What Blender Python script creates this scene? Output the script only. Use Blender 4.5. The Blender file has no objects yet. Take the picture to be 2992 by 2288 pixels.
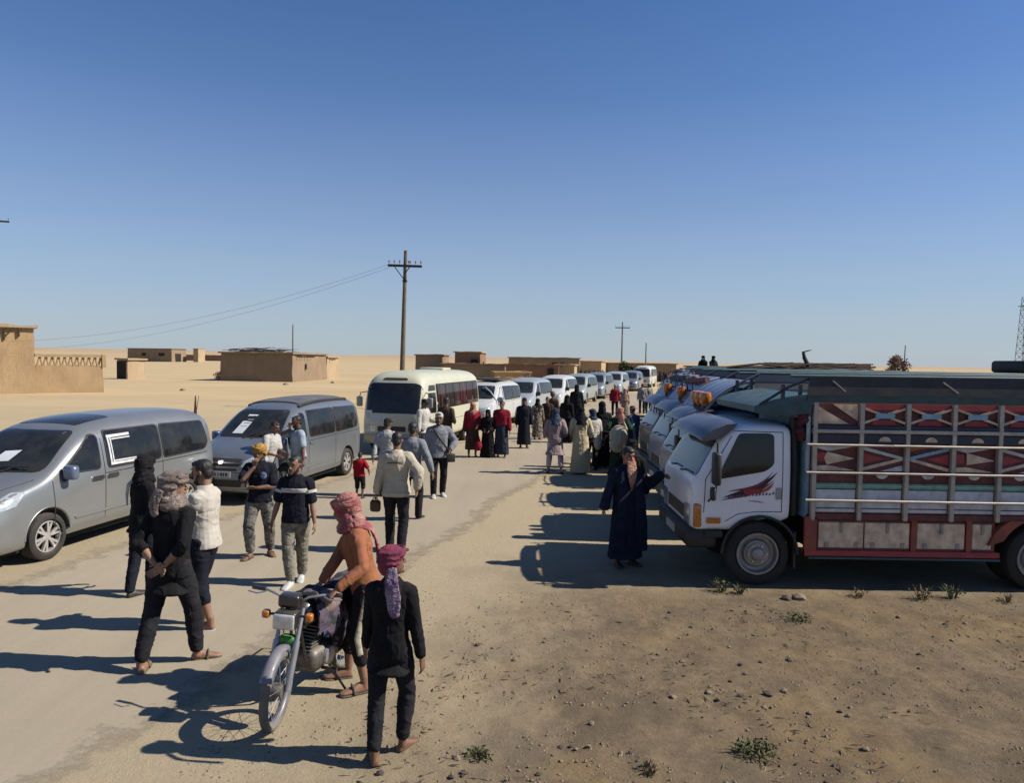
import bpy, bmesh, math, random, time
from mathutils import Vector, Matrix, Quaternion, noise
from mathutils.bvhtree import BVHTree
T0 = time.time()
random.seed(11)
R = math.radians
SC = bpy.context.scene
COL = SC.collection

# ------------------------------------------------------------ camera, sky, sun
cam_d = bpy.data.cameras.new('camera')
cam = bpy.data.objects.new('camera', cam_d)
COL.objects.link(cam)
cam.location = (0, 0, 3.0)
cam.rotation_mode = 'QUATERNION'
cam.rotation_quaternion = (Matrix.Rotation(R(90 - 2.42), 4, 'X') @ Matrix.Rotation(R(0.9), 4, 'Z')).to_quaternion()
cam_d.sensor_width = 36.0
cam_d.lens = 36.0 * 2150 / 2992
cam_d.clip_start = 0.05
cam_d.clip_end = 9000
SC.camera = cam

SUN_EL, SUN_AZ = R(41.0), R(92.0)      # azimuth measured from +Y towards +X
world = bpy.data.worlds.new('World')
SC.world = world
world.use_nodes = True
wn = world.node_tree
bg = wn.nodes['Background']
sky = wn.nodes.new('ShaderNodeTexSky')
sky.sky_type = 'NISHITA'
sky.sun_disc = False
sky.sun_elevation = SUN_EL
sky.sun_rotation = SUN_AZ
sky.altitude = 300
sky.air_density = 1.0
sky.dust_density = 0.2
sky.ozone_density = 2.0
tint = wn.nodes.new('ShaderNodeMix'); tint.data_type = 'RGBA'; tint.blend_type = 'MULTIPLY'; tint.inputs[0].default_value = 1.0
tint.inputs[7].default_value = (0.69, 0.95, 1.32, 1)          # clear, dry desert air
wn.links.new(sky.outputs[0], tint.inputs[6])
wn.links.new(tint.outputs[2], bg.inputs[0])
bg.inputs[1].default_value = 0.058
# pale dust haze low over the horizon, the same all the way round
geo = wn.nodes.new('ShaderNodeTexCoord'); sep = wn.nodes.new('ShaderNodeSeparateXYZ'); wn.links.new(geo.outputs['Generated'], sep.inputs[0])
hz = wn.nodes.new('ShaderNodeValToRGB'); wn.links.new(sep.outputs[2], hz.inputs[0])
hr = hz.color_ramp
hr.elements[0].position = 0.0; hr.elements[0].color = (.88, .88, .88, 1)
hr.elements[1].position = 1.0; hr.elements[1].color = (0, 0, 0, 1)
for p_, c_ in ((.07, .62), (.20, .27), (.33, .06), (.45, 0.0)):
    el = hr.elements.new(p_); el.color = (c_, c_, c_, 1)
bgh = wn.nodes.new('ShaderNodeBackground'); bgh.inputs[0].default_value = (0.445, 0.50, 0.56, 1); bgh.inputs[1].default_value = 0.68
mxh = wn.nodes.new('ShaderNodeMixShader')
wmap = wn.nodes.new('ShaderNodeMapping'); wmap.inputs['Scale'].default_value = (1.2, 1.2, 26); wn.links.new(geo.outputs['Generated'], wmap.inputs[0])
wns = wn.nodes.new('ShaderNodeTexNoise'); wns.inputs['Scale'].default_value = 2.2; wns.inputs['Detail'].default_value = 5; wn.links.new(wmap.outputs[0], wns.inputs['Vector'])
wmr = wn.nodes.new('ShaderNodeMapRange'); wmr.inputs['To Min'].default_value = .86; wmr.inputs['To Max'].default_value = 1.12; wn.links.new(wns.outputs[0], wmr.inputs['Value'])
wmm = wn.nodes.new('ShaderNodeMath'); wmm.operation = 'MULTIPLY'; wn.links.new(hz.outputs[0], wmm.inputs[0]); wn.links.new(wmr.outputs[0], wmm.inputs[1])      # faint streaks in the dust haze
wn.links.new(wmm.outputs[0], mxh.inputs[0]); wn.links.new(bg.outputs[0], mxh.inputs[1]); wn.links.new(bgh.outputs[0], mxh.inputs[2])
wn.links.new(mxh.outputs[0], wn.nodes['World Output'].inputs[0])

sun_d = bpy.data.lights.new('sun', 'SUN')
sun_d.energy = 5.0
sun_d.angle = R(0.55)
sun_d.color = (1.0, 0.93, 0.82)
sun = bpy.data.objects.new('sun', sun_d)
COL.objects.link(sun)
sv = Vector((math.sin(SUN_AZ) * math.cos(SUN_EL), math.cos(SUN_AZ) * math.cos(SUN_EL), math.sin(SUN_EL)))
sun.rotation_mode = 'QUATERNION'
sun.rotation_quaternion = sv.to_track_quat('Z', 'Y')
sun.location = sv * 60

SC.view_settings.view_transform = 'Standard'
SC.view_settings.look = 'None'
SC.view_settings.exposure = 0.55
SC.view_settings.gamma = 1.0
SC.view_settings.use_curve_mapping = False
SC.render.engine = 'CYCLES'
SC.cycles.use_denoising = True
SC.cycles.max_bounces = 6
SC.cycles.diffuse_bounces = 2
SC.cycles.glossy_bounces = 3
SC.cycles.transmission_bounces = 4
SC.cycles.transparent_max_bounces = 8
SC.cycles.caustics_reflective = False
SC.cycles.caustics_refractive = False

# ------------------------------------------------------------ materials
MATS = {}
def _mix(nt, fac, a, b, blend='MIX'):
    m = nt.nodes.new('ShaderNodeMix'); m.data_type = 'RGBA'; m.blend_type = blend
    for i, v in ((0, fac), (6, a), (7, b)):
        if isinstance(v, (int, float)): m.inputs[i].default_value = v
        elif isinstance(v, (tuple, list)): m.inputs[i].default_value = (*v[:3], 1)
        else: nt.links.new(v, m.inputs[i])
    return m.outputs[2]
def _noise(nt, vec, scale, detail=3, rough=0.55):
    n = nt.nodes.new('ShaderNodeTexNoise')
    n.inputs['Scale'].default_value = scale; n.inputs['Detail'].default_value = detail; n.inputs['Roughness'].default_value = rough
    nt.links.new(vec, n.inputs['Vector'])
    return n.outputs[0]
def _ramp(nt, fac, stops, interp='LINEAR'):
    r = nt.nodes.new('ShaderNodeValToRGB'); r.color_ramp.interpolation = interp
    e = r.color_ramp.elements
    while len(e) < len(stops): e.new(0.5)
    for el, (p, c) in zip(e, stops):
        el.position = p; el.color = (c, c, c, 1) if isinstance(c, (int, float)) else (*c[:3], 1)
    nt.links.new(fac, r.inputs[0])
    return r.outputs[0]
def _math(nt, op, a, b=None):
    m = nt.nodes.new('ShaderNodeMath'); m.operation = op
    for i, v in enumerate((a, b)):
        if v is None: continue
        if isinstance(v, (int, float)): m.inputs[i].default_value = v
        else: nt.links.new(v, m.inputs[i])
    return m.outputs[0]
def _map(nt, vec, scale=(1, 1, 1), rot=(0, 0, 0)):
    m = nt.nodes.new('ShaderNodeMapping'); m.inputs['Scale'].default_value = scale; m.inputs['Rotation'].default_value = rot
    nt.links.new(vec, m.inputs[0]); return m.outputs[0]
def _bump(nt, h, strength, dist, bsdf):
    b = nt.nodes.new('ShaderNodeBump'); b.inputs['Strength'].default_value = strength; b.inputs['Distance'].default_value = dist
    nt.links.new(h, b.inputs['Height']); nt.links.new(b.outputs[0], bsdf.inputs['Normal'])
def _new(name):
    m = bpy.data.materials.new(name); m.use_nodes = True
    nt = m.node_tree
    return m, nt, nt.nodes['Principled BSDF'], nt.nodes.new('ShaderNodeTexCoord')
DUST = (0.40, 0.32, 0.22)
def mat(name, col=(0.5, 0.5, 0.5), rough=0.6, metal=0.0, var=0.12, scale=6.0, bump=0.0, bscale=60.0, dust=0.0, coat=0.0, spec=0.5, col2=None, sheen=0.0, bdist=0.004):
    if name in MATS: return MATS[name]
    m, nt, b, tc = _new(name)
    vec = tc.outputs['Object']
    n = _noise(nt, vec, scale, 5)
    f = _ramp(nt, n, [(0.3, 0.0), (0.7, 1.0)])
    lo = tuple(c * (1 - var) for c in col); hi = col2 or tuple(min(1, c * (1 + var)) for c in col)
    c = _mix(nt, f, lo, hi)
    rgh = None
    if dust:
        g = nt.nodes.new('ShaderNodeNewGeometry')
        sx = nt.nodes.new('ShaderNodeSeparateXYZ'); nt.links.new(g.outputs['Normal'], sx.inputs[0])
        up = _ramp(nt, sx.outputs[2], [(0.2, 0.25), (0.95, 1.0)])
        d = _ramp(nt, _noise(nt, vec, 2.3, 6, 0.7), [(0.35, 0.15), (0.75, 1.0)])
        fac = _math(nt, 'MULTIPLY', _math(nt, 'MULTIPLY', up, d), dust)
        c = _mix(nt, fac, c, DUST)
        rgh = _math(nt, 'ADD', _math(nt, 'MULTIPLY', fac, 0.6), rough)
    nt.links.new(c, b.inputs['Base Color'])
    b.inputs['Roughness'].default_value = rough
    if rgh is not None: nt.links.new(rgh, b.inputs['Roughness'])
    b.inputs['Metallic'].default_value = metal
    b.inputs['Specular IOR Level'].default_value = spec
    if coat:
        b.inputs['Coat Weight'].default_value = coat; b.inputs['Coat Roughness'].default_value = 0.12
    if sheen:
        b.inputs['Sheen Weight'].default_value = sheen
    if bump:
        _bump(nt, _noise(nt, vec, bscale, 4), bump, bdist, b)
    MATS[name] = m
    return m
def cloth(name, col, var=0.18, col2=None):
    nm = 'cloth_' + name
    if nm in MATS: return MATS[nm]
    m = mat(nm, col, 0.92, 0, var, 9.0, 0, 160.0, 0.03, 0, 0.12, col2)
    nt = m.node_tree; b = nt.nodes['Principled BSDF']; v = nt.nodes['Texture Coordinate'].outputs['Object']
    weave = _noise(nt, v, 170, 2); w = _noise(nt, _map(nt, v, (1.0, 1.0, 1.9), (0.3, 0.5, 0.2)), 2.9, 2, 0.45)
    cr = _math(nt, 'ABSOLUTE', _math(nt, 'SUBTRACT', w, 0.5)); cr = _math(nt, 'MINIMUM', _math(nt, 'MULTIPLY', cr, 5.5), 1.0)          # ridged creases
    w2 = _noise(nt, _map(nt, v, (1.5, 1.5, 0.6), (0.1, 0.2, 0.7)), 4.6, 2, 0.45); cr2 = _math(nt, 'MINIMUM', _math(nt, 'MULTIPLY', _math(nt, 'ABSOLUTE', _math(nt, 'SUBTRACT', w2, 0.5)), 8.0), 1.0)
    h = _math(nt, 'ADD', _math(nt, 'ADD', _math(nt, 'MULTIPLY', cr, 1.0), _math(nt, 'MULTIPLY', cr2, 0.35)), _math(nt, 'MULTIPLY', weave, 0.08))
    _bump(nt, h, 0.6, 0.016, b)
    return m
def glass_dark(name='tinted_glass', col=(0.012, 0.014, 0.016), rough=0.06):
    if name in MATS: return MATS[name]
    m, nt, b, tc = _new(name)
    n = _ramp(nt, _noise(nt, tc.outputs['Object'], 3.0, 6, 0.7), [(0.4, 0.0), (0.8, 1.0)])
    c = _mix(nt, _math(nt, 'MULTIPLY', n, 0.10), col, DUST)
    nt.links.new(c, b.inputs['Base Color'])
    nt.links.new(_math(nt, 'ADD', _math(nt, 'MULTIPLY', n, 0.12), rough), b.inputs['Roughness'])
    b.inputs['Specular IOR Level'].default_value = 0.42
    MATS[name] = m
    return m
def glass_clear(name='clear_glass', tint=(0.72, 0.78, 0.76)):
    if name in MATS: return MATS[name]
    m, nt, b, tc = _new(name)
    out = nt.nodes['Material Output']
    tr = nt.nodes.new('ShaderNodeBsdfTransparent'); tr.inputs[0].default_value = (*tint, 1)
    gl = nt.nodes.new('ShaderNodeBsdfGlossy'); gl.inputs['Roughness'].default_value = 0.05
    fr = nt.nodes.new('ShaderNodeFresnel'); fr.inputs[0].default_value = 1.5
    mx = nt.nodes.new('ShaderNodeMixShader')
    nt.links.new(fr.outputs[0], mx.inputs[0]); nt.links.new(tr.outputs[0], mx.inputs[1]); nt.links.new(gl.outputs[0], mx.inputs[2])
    nt.links.new(mx.outputs[0], out.inputs[0])
    MATS[name] = m
    return m

# ------------------------------------------------------------ mesh helpers
def link(o, parent=None):
    COL.objects.link(o)
    if parent is not None: o.parent = parent
    return o
def obj(name, me, parent=None, m=None):
    o = bpy.data.objects.new(name, me)
    if m is not None and len(me.materials) == 0: me.materials.append(m)
    return link(o, parent)
def tag(o, label=None, cat=None, group=None, kind=None):
    if label: o['label'] = label
    if cat: o['category'] = cat
    if group: o['group'] = group
    if kind: o['kind'] = kind
    return o
def empty(name, loc=(0, 0, 0), rz=0.0, label=None, cat=None, group=None):
    o = bpy.data.objects.new(name, None)
    o.empty_display_size = 0.1
    o.location = loc; o.rotation_euler = (0, 0, R(rz))
    link(o)
    return tag(o, label, cat, group)
def copy_tree(o, parent=None):
    c = o.copy(); link(c, parent)
    for ch in o.children: copy_tree(ch, c)
    return c
def smooth_angle(me, ang=35):
    me.polygons.foreach_set('use_smooth', [True] * len(me.polygons))
    try: me.set_sharp_from_angle(angle=R(ang))
    except Exception: pass
class MB:
    """collects closed shapes; build() links them as one mesh object"""
    def __init__(s): s.v = []; s.f = []; s.x = Matrix.Identity(4)
    def at(s, loc=(0, 0, 0), rot=(0, 0, 0)):
        s.x = Matrix.Translation(loc) @ Matrix.Rotation(R(rot[2]), 4, 'Z') @ Matrix.Rotation(R(rot[1]), 4, 'Y') @ Matrix.Rotation(R(rot[0]), 4, 'X')
        return s
    def add(s, vs, fs):
        o = len(s.v); s.v += [s.x @ Vector(p) for p in vs]; s.f += [tuple(i + o for i in f) for f in fs]
        return s
    def box(s, x0, x1, y0, y1, z0, z1):
        v = [(x0, y0, z0), (x1, y0, z0), (x1, y1, z0), (x0, y1, z0), (x0, y0, z1), (x1, y0, z1), (x1, y1, z1), (x0, y1, z1)]
        return s.add(v, [(3, 2, 1, 0), (4, 5, 6, 7), (0, 1, 5, 4), (1, 2, 6, 5), (2, 3, 7, 6), (3, 0, 4, 7)])
    def rbox(s, x0, x1, y0, y1, z0, z1, r=0.02, n=2):
        bm = bmesh.new(); bmesh.ops.create_cube(bm, size=1)
        for v in bm.verts: v.co = Vector(((x0 + x1) / 2 + v.co.x * (x1 - x0), (y0 + y1) / 2 + v.co.y * (y1 - y0), (z0 + z1) / 2 + v.co.z * (z1 - z0)))
        bmesh.ops.bevel(bm, geom=bm.edges[:], offset=min(r, abs(x1 - x0) * .49, abs(y1 - y0) * .49, abs(z1 - z0) * .49), segments=n, profile=0.5, affect='EDGES')
        bm.verts.index_update()
        s.add([v.co.copy() for v in bm.verts], [tuple(v.index for v in f.verts) for f in bm.faces]); bm.free(); return s
    def bar(s, a, b, w, h=None, up=(0, 0, 1)):
        a, b = Vector(a), Vector(b); h = h or w
        d = (b - a).normalized(); u = Vector(up)
        if abs(d.dot(u)) > 0.98: u = Vector((0, 1, 0))
        r = d.cross(u).normalized(); u = r.cross(d)
        v = []
        for p in (a, b):
            for i, j in ((-1, -1), (1, -1), (1, 1), (-1, 1)): v.append(p + r * (w / 2 * i) + u * (h / 2 * j))
        return s.add(v, [(3, 2, 1, 0), (4, 5, 6, 7), (0, 1, 5, 4), (1, 2, 6, 5), (2, 3, 7, 6), (3, 0, 4, 7)])
    def tube(s, pts, rad, n=8, cap=True, flat=None, upv=None):
        """tapered tube along pts; rad per point; flat=(a,b) squashes the section"""
        pts = [Vector(p) for p in pts]; k = len(pts)
        if isinstance(rad, (int, float)): rad = [rad] * k
        t0 = (pts[1] - pts[0]).normalized()
        u = Vector(upv) if upv else (Vector((0, 0, 1)) if abs(t0.z) < 0.9 else Vector((0, 1, 0)))
        vs = []
        for i in range(k):
            a = pts[max(i - 1, 0)]; b = pts[min(i + 1, k - 1)]
            t = (b - a).normalized()
            r = t.cross(u)
            if r.length < 1e-4: r = t.cross(Vector((1, 0, 0)))
            r.normalize(); u2 = r.cross(t).normalized()
            if not upv: u = u2
            q = rad[i]; ra, rb = (q if not isinstance(q, (tuple, list)) else q[0]), (q if not isinstance(q, (tuple, list)) else q[1])
            if flat: ra *= flat[0]; rb *= flat[1]
            for j in range(n):
                an = 2 * math.pi * j / n
                vs.append(pts[i] + r * (ra * math.cos(an)) + u2 * (rb * math.sin(an)))
        fs = []
        for i in range(k - 1):
            for j in range(n):
                j2 = (j + 1) % n
                fs.append((i * n + j, i * n + j2, (i + 1) * n + j2, (i + 1) * n + j))
        if cap: fs.append(tuple(range(n - 1, -1, -1))); fs.append(tuple((k - 1) * n + j for j in range(n)))
        return s.add(vs, [f[::-1] for f in fs])
    def blob(s, c, r, n=10, m=7, rot=None):
        """ellipsoid"""
        r = (r, r, r) if isinstance(r, (int, float)) else r
        vs = [(0, 0, -1)]
        for i in range(1, m):
            a = -math.pi / 2 + math.pi * i / m
            for j in range(n):
                b = 2 * math.pi * j / n; vs.append((math.cos(a) * math.cos(b), math.cos(a) * math.sin(b), math.sin(a)))
        vs.append((0, 0, 1))
        fs = [(0, 1 + (j + 1) % n, 1 + j) for j in range(n)]
        for i in range(m - 2):
            for j in range(n):
                a = 1 + i * n; fs.append((a + j, a + (j + 1) % n, a + n + (j + 1) % n, a + n + j))
        e = len(vs) - 1; a = 1 + (m - 2) * n
        fs += [(a + j, a + (j + 1) % n, e) for j in range(n)]
        q = rot or Matrix.Identity(3)
        return s.add([Vector(c) + q @ Vector((p[0] * r[0], p[1] * r[1], p[2] * r[2])) for p in vs], fs)
    def lathe(s, prof, n=24, axis='X', c=(0, 0, 0), close=False):
        """prof: (along, radius)"""
        vs = []; k = len(prof)
        for (a, r) in prof:
            for j in range(n):
                t = 2 * math.pi * j / n; p, q = r * math.cos(t), r * math.sin(t)
                v = {'X': (a, p, q), 'Y': (q, a, p), 'Z': (p, q, a)}[axis]
                vs.append(Vector(c) + Vector(v))
        fs = []
        for i in range(k if close else k - 1):
            i2 = (i + 1) % k
            for j in range(n):
                j2 = (j + 1) % n; fs.append((i * n + j, i2 * n + j, i2 * n + j2, i * n + j2))
        if not close: fs.append(tuple(range(n))); fs.append(tuple((k - 1) * n + j for j in range(n - 1, -1, -1)))
        return s.add(vs, [f[::-1] for f in fs])
    def rings(s, rings, cap=True):
        """loft equal-length closed rings"""
        n = len(rings[0]); vs = [p for r in rings for p in r]; fs = []
        for i in range(len(rings) - 1):
            for j in range(n):
                j2 = (j + 1) % n; fs.append((i * n + j, i * n + j2, (i + 1) * n + j2, (i + 1) * n + j))
        if cap: fs.append(tuple(range(n - 1, -1, -1))); fs.append(tuple((len(rings) - 1) * n + j for j in range(n)))
        return s.add(vs, fs)
    def prism(s, poly, a, b, axis='Y'):
        """2-D polygon extruded from a to b along axis; poly in the two other axes"""
        n = len(poly)
        def p3(p, t): return {'X': (t, p[0], p[1]), 'Y': (p[0], t, p[1]), 'Z': (p[0], p[1], t)}[axis]
        vs = [p3(p, a) for p in poly] + [p3(p, b) for p in poly]
        fs = [tuple(range(n)), tuple(range(2 * n - 1, n - 1, -1))] + [(i, i + n, (i + 1) % n + n, (i + 1) % n) for i in range(n)]
        return s.add(vs, fs)
    def mesh(s, name='m'):
        me = bpy.data.meshes.new(name); me.from_pydata([tuple(p) for p in s.v], [], s.f); me.update(); return me
    def fixed(s, name='m'):
        me = s.mesh(name); bm = bmesh.new(); bm.from_mesh(me); bmesh.ops.recalc_face_normals(bm, faces=bm.faces[:]); bm.to_mesh(me); bm.free(); return me
    def build(s, name, m, parent=None, smooth=None, bevel=0):
        me = s.fixed(name)
        if bevel:
            bm = bmesh.new(); bm.from_mesh(me)
            bmesh.ops.bevel(bm, geom=[e for e in bm.edges if len(e.link_faces) == 2 and e.calc_face_angle(0) > 0.5], offset=bevel, segments=1, affect='EDGES', clamp_overlap=True)
            bm.to_mesh(me); bm.free()
        if smooth: smooth_angle(me, smooth)
        return obj(name, me, parent, m)
TMPS = bpy.data.scenes.new('tmp')          # a bare scene for evaluating modifiers quickly
TVL = TMPS.view_layers[0]
def tmp_eval(o):
    TVL.update()
    return bpy.data.meshes.new_from_object(o.evaluated_get(TVL.depsgraph))
def evaluated(me, mods):
    """apply modifiers given as [(type, {props})] to a mesh, return a new mesh"""
    o = bpy.data.objects.new('tmp_eval', me); TMPS.collection.objects.link(o)
    for t, pr in mods:
        md = o.modifiers.new('m', t)
        for k, v in pr.items(): setattr(md, k, v)
    r = tmp_eval(o)
    bpy.data.objects.remove(o); bpy.data.meshes.remove(me)
    return r
def remesh(mb, vox, it=2, fac=0.5):
    return evaluated(mb.fixed(), [('REMESH', dict(mode='VOXEL', voxel_size=vox, use_smooth_shade=True)), ('SMOOTH', dict(factor=fac, iterations=it))])
def joined(meshes, name):
    """join meshes (kept materials by slot order of first use)"""
    bm = bmesh.new(); mats = []
    for me in meshes:
        o = len(bm.faces); bm.from_mesh(me); bm.faces.ensure_lookup_table()
        ids = []
        for m_ in me.materials:
            if m_ not in mats: mats.append(m_)
            ids.append(mats.index(m_))
        if ids:
            for f in bm.faces[o:]: f.material_index = ids[min(f.material_index, len(ids) - 1)]
    r = bpy.data.meshes.new(name); bm.to_mesh(r); bm.free()
    for m_ in mats: r.materials.append(m_)
    for me in meshes: bpy.data.meshes.remove(me)
    return r
def spline(xs, ys, x):
    """smooth monotone-ish interpolation (Catmull-Rom on a table)"""
    if x <= xs[0]: return ys[0]
    if x >= xs[-1]: return ys[-1]
    for i in range(len(xs) - 1):
        if xs[i] <= x <= xs[i + 1]: break
    h = xs[i + 1] - xs[i]; t = (x - xs[i]) / h
    def slope(k):
        if k <= 0: return (ys[1] - ys[0]) / (xs[1] - xs[0])
        if k >= len(xs) - 1: return (ys[-1] - ys[-2]) / (xs[-1] - xs[-2])
        a = (ys[k] - ys[k - 1]) / (xs[k] - xs[k - 1]); b = (ys[k + 1] - ys[k]) / (xs[k + 1] - xs[k])
        return 0 if a * b <= 0 else 2 * a * b / (a + b)
    m0, m1 = slope(i), slope(i + 1)
    return (2 * t**3 - 3 * t**2 + 1) * ys[i] + (t**3 - 2 * t**2 + t) * h * m0 + (-2 * t**3 + 3 * t**2) * ys[i + 1] + (t**3 - t**2) * h * m1
def rpoly(pts, r=0.05, n=3):
    """round the corners of a 2-D polygon"""
    out = []
    k = len(pts)
    for i in range(k):
        p0, p1, p2 = Vector(pts[i - 1]), Vector(pts[i]), Vector(pts[(i + 1) % k])
        a = (p0 - p1); b = (p2 - p1); q = min(r, a.length * .45, b.length * .45)
        A = p1 + a.normalized() * q; B = p1 + b.normalized() * q
        for j in range(n + 1):
            t = j / n; out.append(tuple((1 - t)**2 * A + 2 * t * (1 - t) * p1 + t * t * B))
    return out
def panel(bvh, poly, view, off=0.006, depth=0.02, grid=0.12, far=6.0):
    """a plate with a 2-D outline laid on a curved body. view: 'L' (+X side), 'R' (-X side), 'F' (front, -Y), 'B' (back), 'T' (top).
    poly is in (y,z) for sides, (x,z) for front/back, (x,y) for the top"""
    o3 = {'L': lambda p: Vector((far, p[0], p[1])), 'R': lambda p: Vector((-far, p[0], p[1])), 'F': lambda p: Vector((p[0], -far, p[1])), 'B': lambda p: Vector((p[0], far, p[1])), 'T': lambda p: Vector((p[0], p[1], far))}[view]
    d = {'L': Vector((-1, 0, 0)), 'R': Vector((1, 0, 0)), 'F': Vector((0, 1, 0)), 'B': Vector((0, -1, 0)), 'T': Vector((0, 0, -1))}[view]
    bm = bmesh.new()
    bm.faces.new([bm.verts.new((p[0], p[1], 0)) for p in poly])
    xs = [p[0] for p in poly]; ys = [p[1] for p in poly]
    for lo, hi, ax in ((min(xs), max(xs), 0), (min(ys), max(ys), 1)):
        k = max(1, int((hi - lo) / grid))
        for i in range(1, k):
            c = [0, 0, 0]; c[ax] = lo + (hi - lo) * i / k; nn = [0, 0, 0]; nn[ax] = 1
            bmesh.ops.bisect_plane(bm, geom=bm.verts[:] + bm.edges[:] + bm.faces[:], plane_co=c, plane_no=nn)
    last = 0
    outer = {}
    hits = {}
    for v in bm.verts:
        h = bvh.ray_cast(o3(v.co), d, far * 2)
        hits[v] = h
    good = [h[3] for h in hits.values() if h[0] is not None]
    avg = sum(good) / max(1, len(good)) if good else far
    for v in bm.verts:
        h = hits[v]
        t = h[3] if h[0] is not None else avg
        v.co = o3(v.co) + d * (t - off)
    bedges = [e for e in bm.edges if len(e.link_faces) == 1]
    ret = bmesh.ops.extrude_edge_only(bm, edges=bedges)
    for g in ret['geom']:
        if isinstance(g, bmesh.types.BMVert): g.co += d * depth
    bmesh.ops.recalc_face_normals(bm, faces=bm.faces[:])
    f0 = max(bm.faces, key=lambda f: f.calc_area())
    if f0.normal.dot(d) > 0: bmesh.ops.reverse_faces(bm, faces=bm.faces[:])
    me = bpy.data.meshes.new('panel'); bm.to_mesh(me); bm.free()
    smooth_angle(me, 40)
    return me
def ribbon(pts, w):
    """2-D polyline -> list of thin quads (polygons)"""
    out = []
    for a, b in zip(pts[:-1], pts[1:]):
        a, b = Vector(a), Vector(b); t = (b - a).normalized(); n = Vector((-t.y, t.x)) * (w / 2); e = t * (w * .3)
        out.append([tuple(a - e - n), tuple(b + e - n), tuple(b + e + n), tuple(a - e + n)])
    return out
# ------------------------------------------------------------ ground and road
def ground_mat():
    m, nt, b, tc = _new('dry_dirt')
    v = tc.outputs['Object']
    sx = nt.nodes.new('ShaderNodeSeparateXYZ'); nt.links.new(v, sx.inputs[0])
    big = _noise(nt, v, 0.16, 4, 0.6); mid = _noise(nt, v, 0.9, 6, 0.65); fine = _noise(nt, v, 11, 8, 0.8); grit = _noise(nt, v, 48, 4, 0.85)
    c = _mix(nt, _ramp(nt, big, [(0.35, 0.0), (0.65, 1.0)]), (0.375, 0.290, 0.172), (0.455, 0.33, 0.185))
    c = _mix(nt, _math(nt, 'MULTIPLY', _ramp(nt, mid, [(0.40, 0.0), (0.68, 1.0)]), 0.6), c, (0.265, 0.205, 0.130))
    c = _mix(nt, _math(nt, 'MULTIPLY', _ramp(nt, fine, [(0.44, 0.0), (0.62, 1.0)]), 0.75), c, (0.195, 0.147, 0.093))
    c = _mix(nt, _math(nt, 'MULTIPLY', _ramp(nt, grit, [(0.52, 0.0), (0.68, 1.0)]), 0.55), c, (0.54, 0.43, 0.28))
    tn = _noise(nt, v, 0.55, 3, 0.5); tn2 = _noise(nt, _map(nt, v, (1, 1, 1), (0, 0, 1.1)), 1.7, 5, 0.7)
    c = _mix(nt, _math(nt, 'MULTIPLY', _ramp(nt, tn, [(0.52, 0.0), (0.64, 1.0)]), 0.6), c, (0.50, 0.335, 0.155))
    c = _mix(nt, _math(nt, 'MULTIPLY', _ramp(nt, tn2, [(0.47, 0.0), (0.60, 1.0)]), 0.65), c, (0.185, 0.142, 0.10))
    # scattered dry plant litter and a shadow patch painted dark into the dirt colour
    lit = _ramp(nt, _noise(nt, _map(nt, v, (1, 2.4, 1), (0, 0, 0.3)), 5.5, 7, 0.85), [(0.54, 0.0), (0.66, 1.0)])
    zone = _ramp(nt, _noise(nt, v, 0.35, 3), [(0.36, 0.15), (0.58, 1.0)])
    c = _mix(nt, _math(nt, 'MULTIPLY', _math(nt, 'MULTIPLY', lit, zone), 0.6), c, (0.085, 0.066, 0.042))
    shadow_d = nt.nodes.new('ShaderNodeVectorMath'); shadow_d.operation = 'DISTANCE'; nt.links.new(_map(nt, v, (0.75, 1.6, 1)), shadow_d.inputs[0]); shadow_d.inputs[1].default_value = (3.6 * .75, 5.55 * 1.6, 0)
    am = _ramp(nt, _math(nt, 'ADD', shadow_d.outputs['Value'], _math(nt, 'MULTIPLY', mid, 3.4)), [(1.5, 1.0), (3.1, 0.0)])
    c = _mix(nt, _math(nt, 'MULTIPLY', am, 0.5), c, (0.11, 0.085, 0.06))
    # packed pale dirt where vehicles turn, between the road and the trucks
    pm = nt.nodes.new('ShaderNodeMapRange'); pm.inputs['From Min'].default_value = 9.2; pm.inputs['From Max'].default_value = 11.4
    nt.links.new(_math(nt, 'ADD', sx.outputs[1], _math(nt, 'MULTIPLY', _math(nt, 'SUBTRACT', mid, 0.5), 3.0)), pm.inputs['Value'])
    ed = _math(nt, 'SUBTRACT', sx.outputs[0], _math(nt, 'ADD', _math(nt, 'MULTIPLY', sx.outputs[1], 0.28), -4.017))      # metres from the road edge
    em = nt.nodes.new('ShaderNodeMapRange'); em.inputs['From Min'].default_value = 3.0; em.inputs['From Max'].default_value = 0.3
    nt.links.new(_math(nt, 'ADD', ed, _math(nt, 'MULTIPLY', _math(nt, 'SUBTRACT', mid, 0.5), 2.4)), em.inputs['Value'])
    pf = _math(nt, 'MAXIMUM', pm.outputs[0], em.outputs[0])
    pale = _mix(nt, _math(nt, 'MULTIPLY', _ramp(nt, fine, [(0.45, 0.0), (0.7, 1.0)]), 0.4), (0.545, 0.452, 0.305), (0.43, 0.355, 0.24))
    c = _mix(nt, _math(nt, 'MULTIPLY', pf, 0.85), c, pale)
    # distance: the plain beyond the village is a paler, yellower sand
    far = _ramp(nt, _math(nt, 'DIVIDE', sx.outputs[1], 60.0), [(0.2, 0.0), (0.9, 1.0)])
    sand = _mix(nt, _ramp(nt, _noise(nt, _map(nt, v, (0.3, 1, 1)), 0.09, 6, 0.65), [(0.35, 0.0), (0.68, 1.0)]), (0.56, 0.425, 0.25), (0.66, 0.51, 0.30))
    sand = _mix(nt, _math(nt, 'MULTIPLY', _ramp(nt, _noise(nt, _map(nt, v, (0.25, 1, 1)), 0.5, 5, 0.7), [(0.52, 0.0), (0.7, 1.0)]), 0.55), sand, (0.40, 0.305, 0.19))
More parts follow.
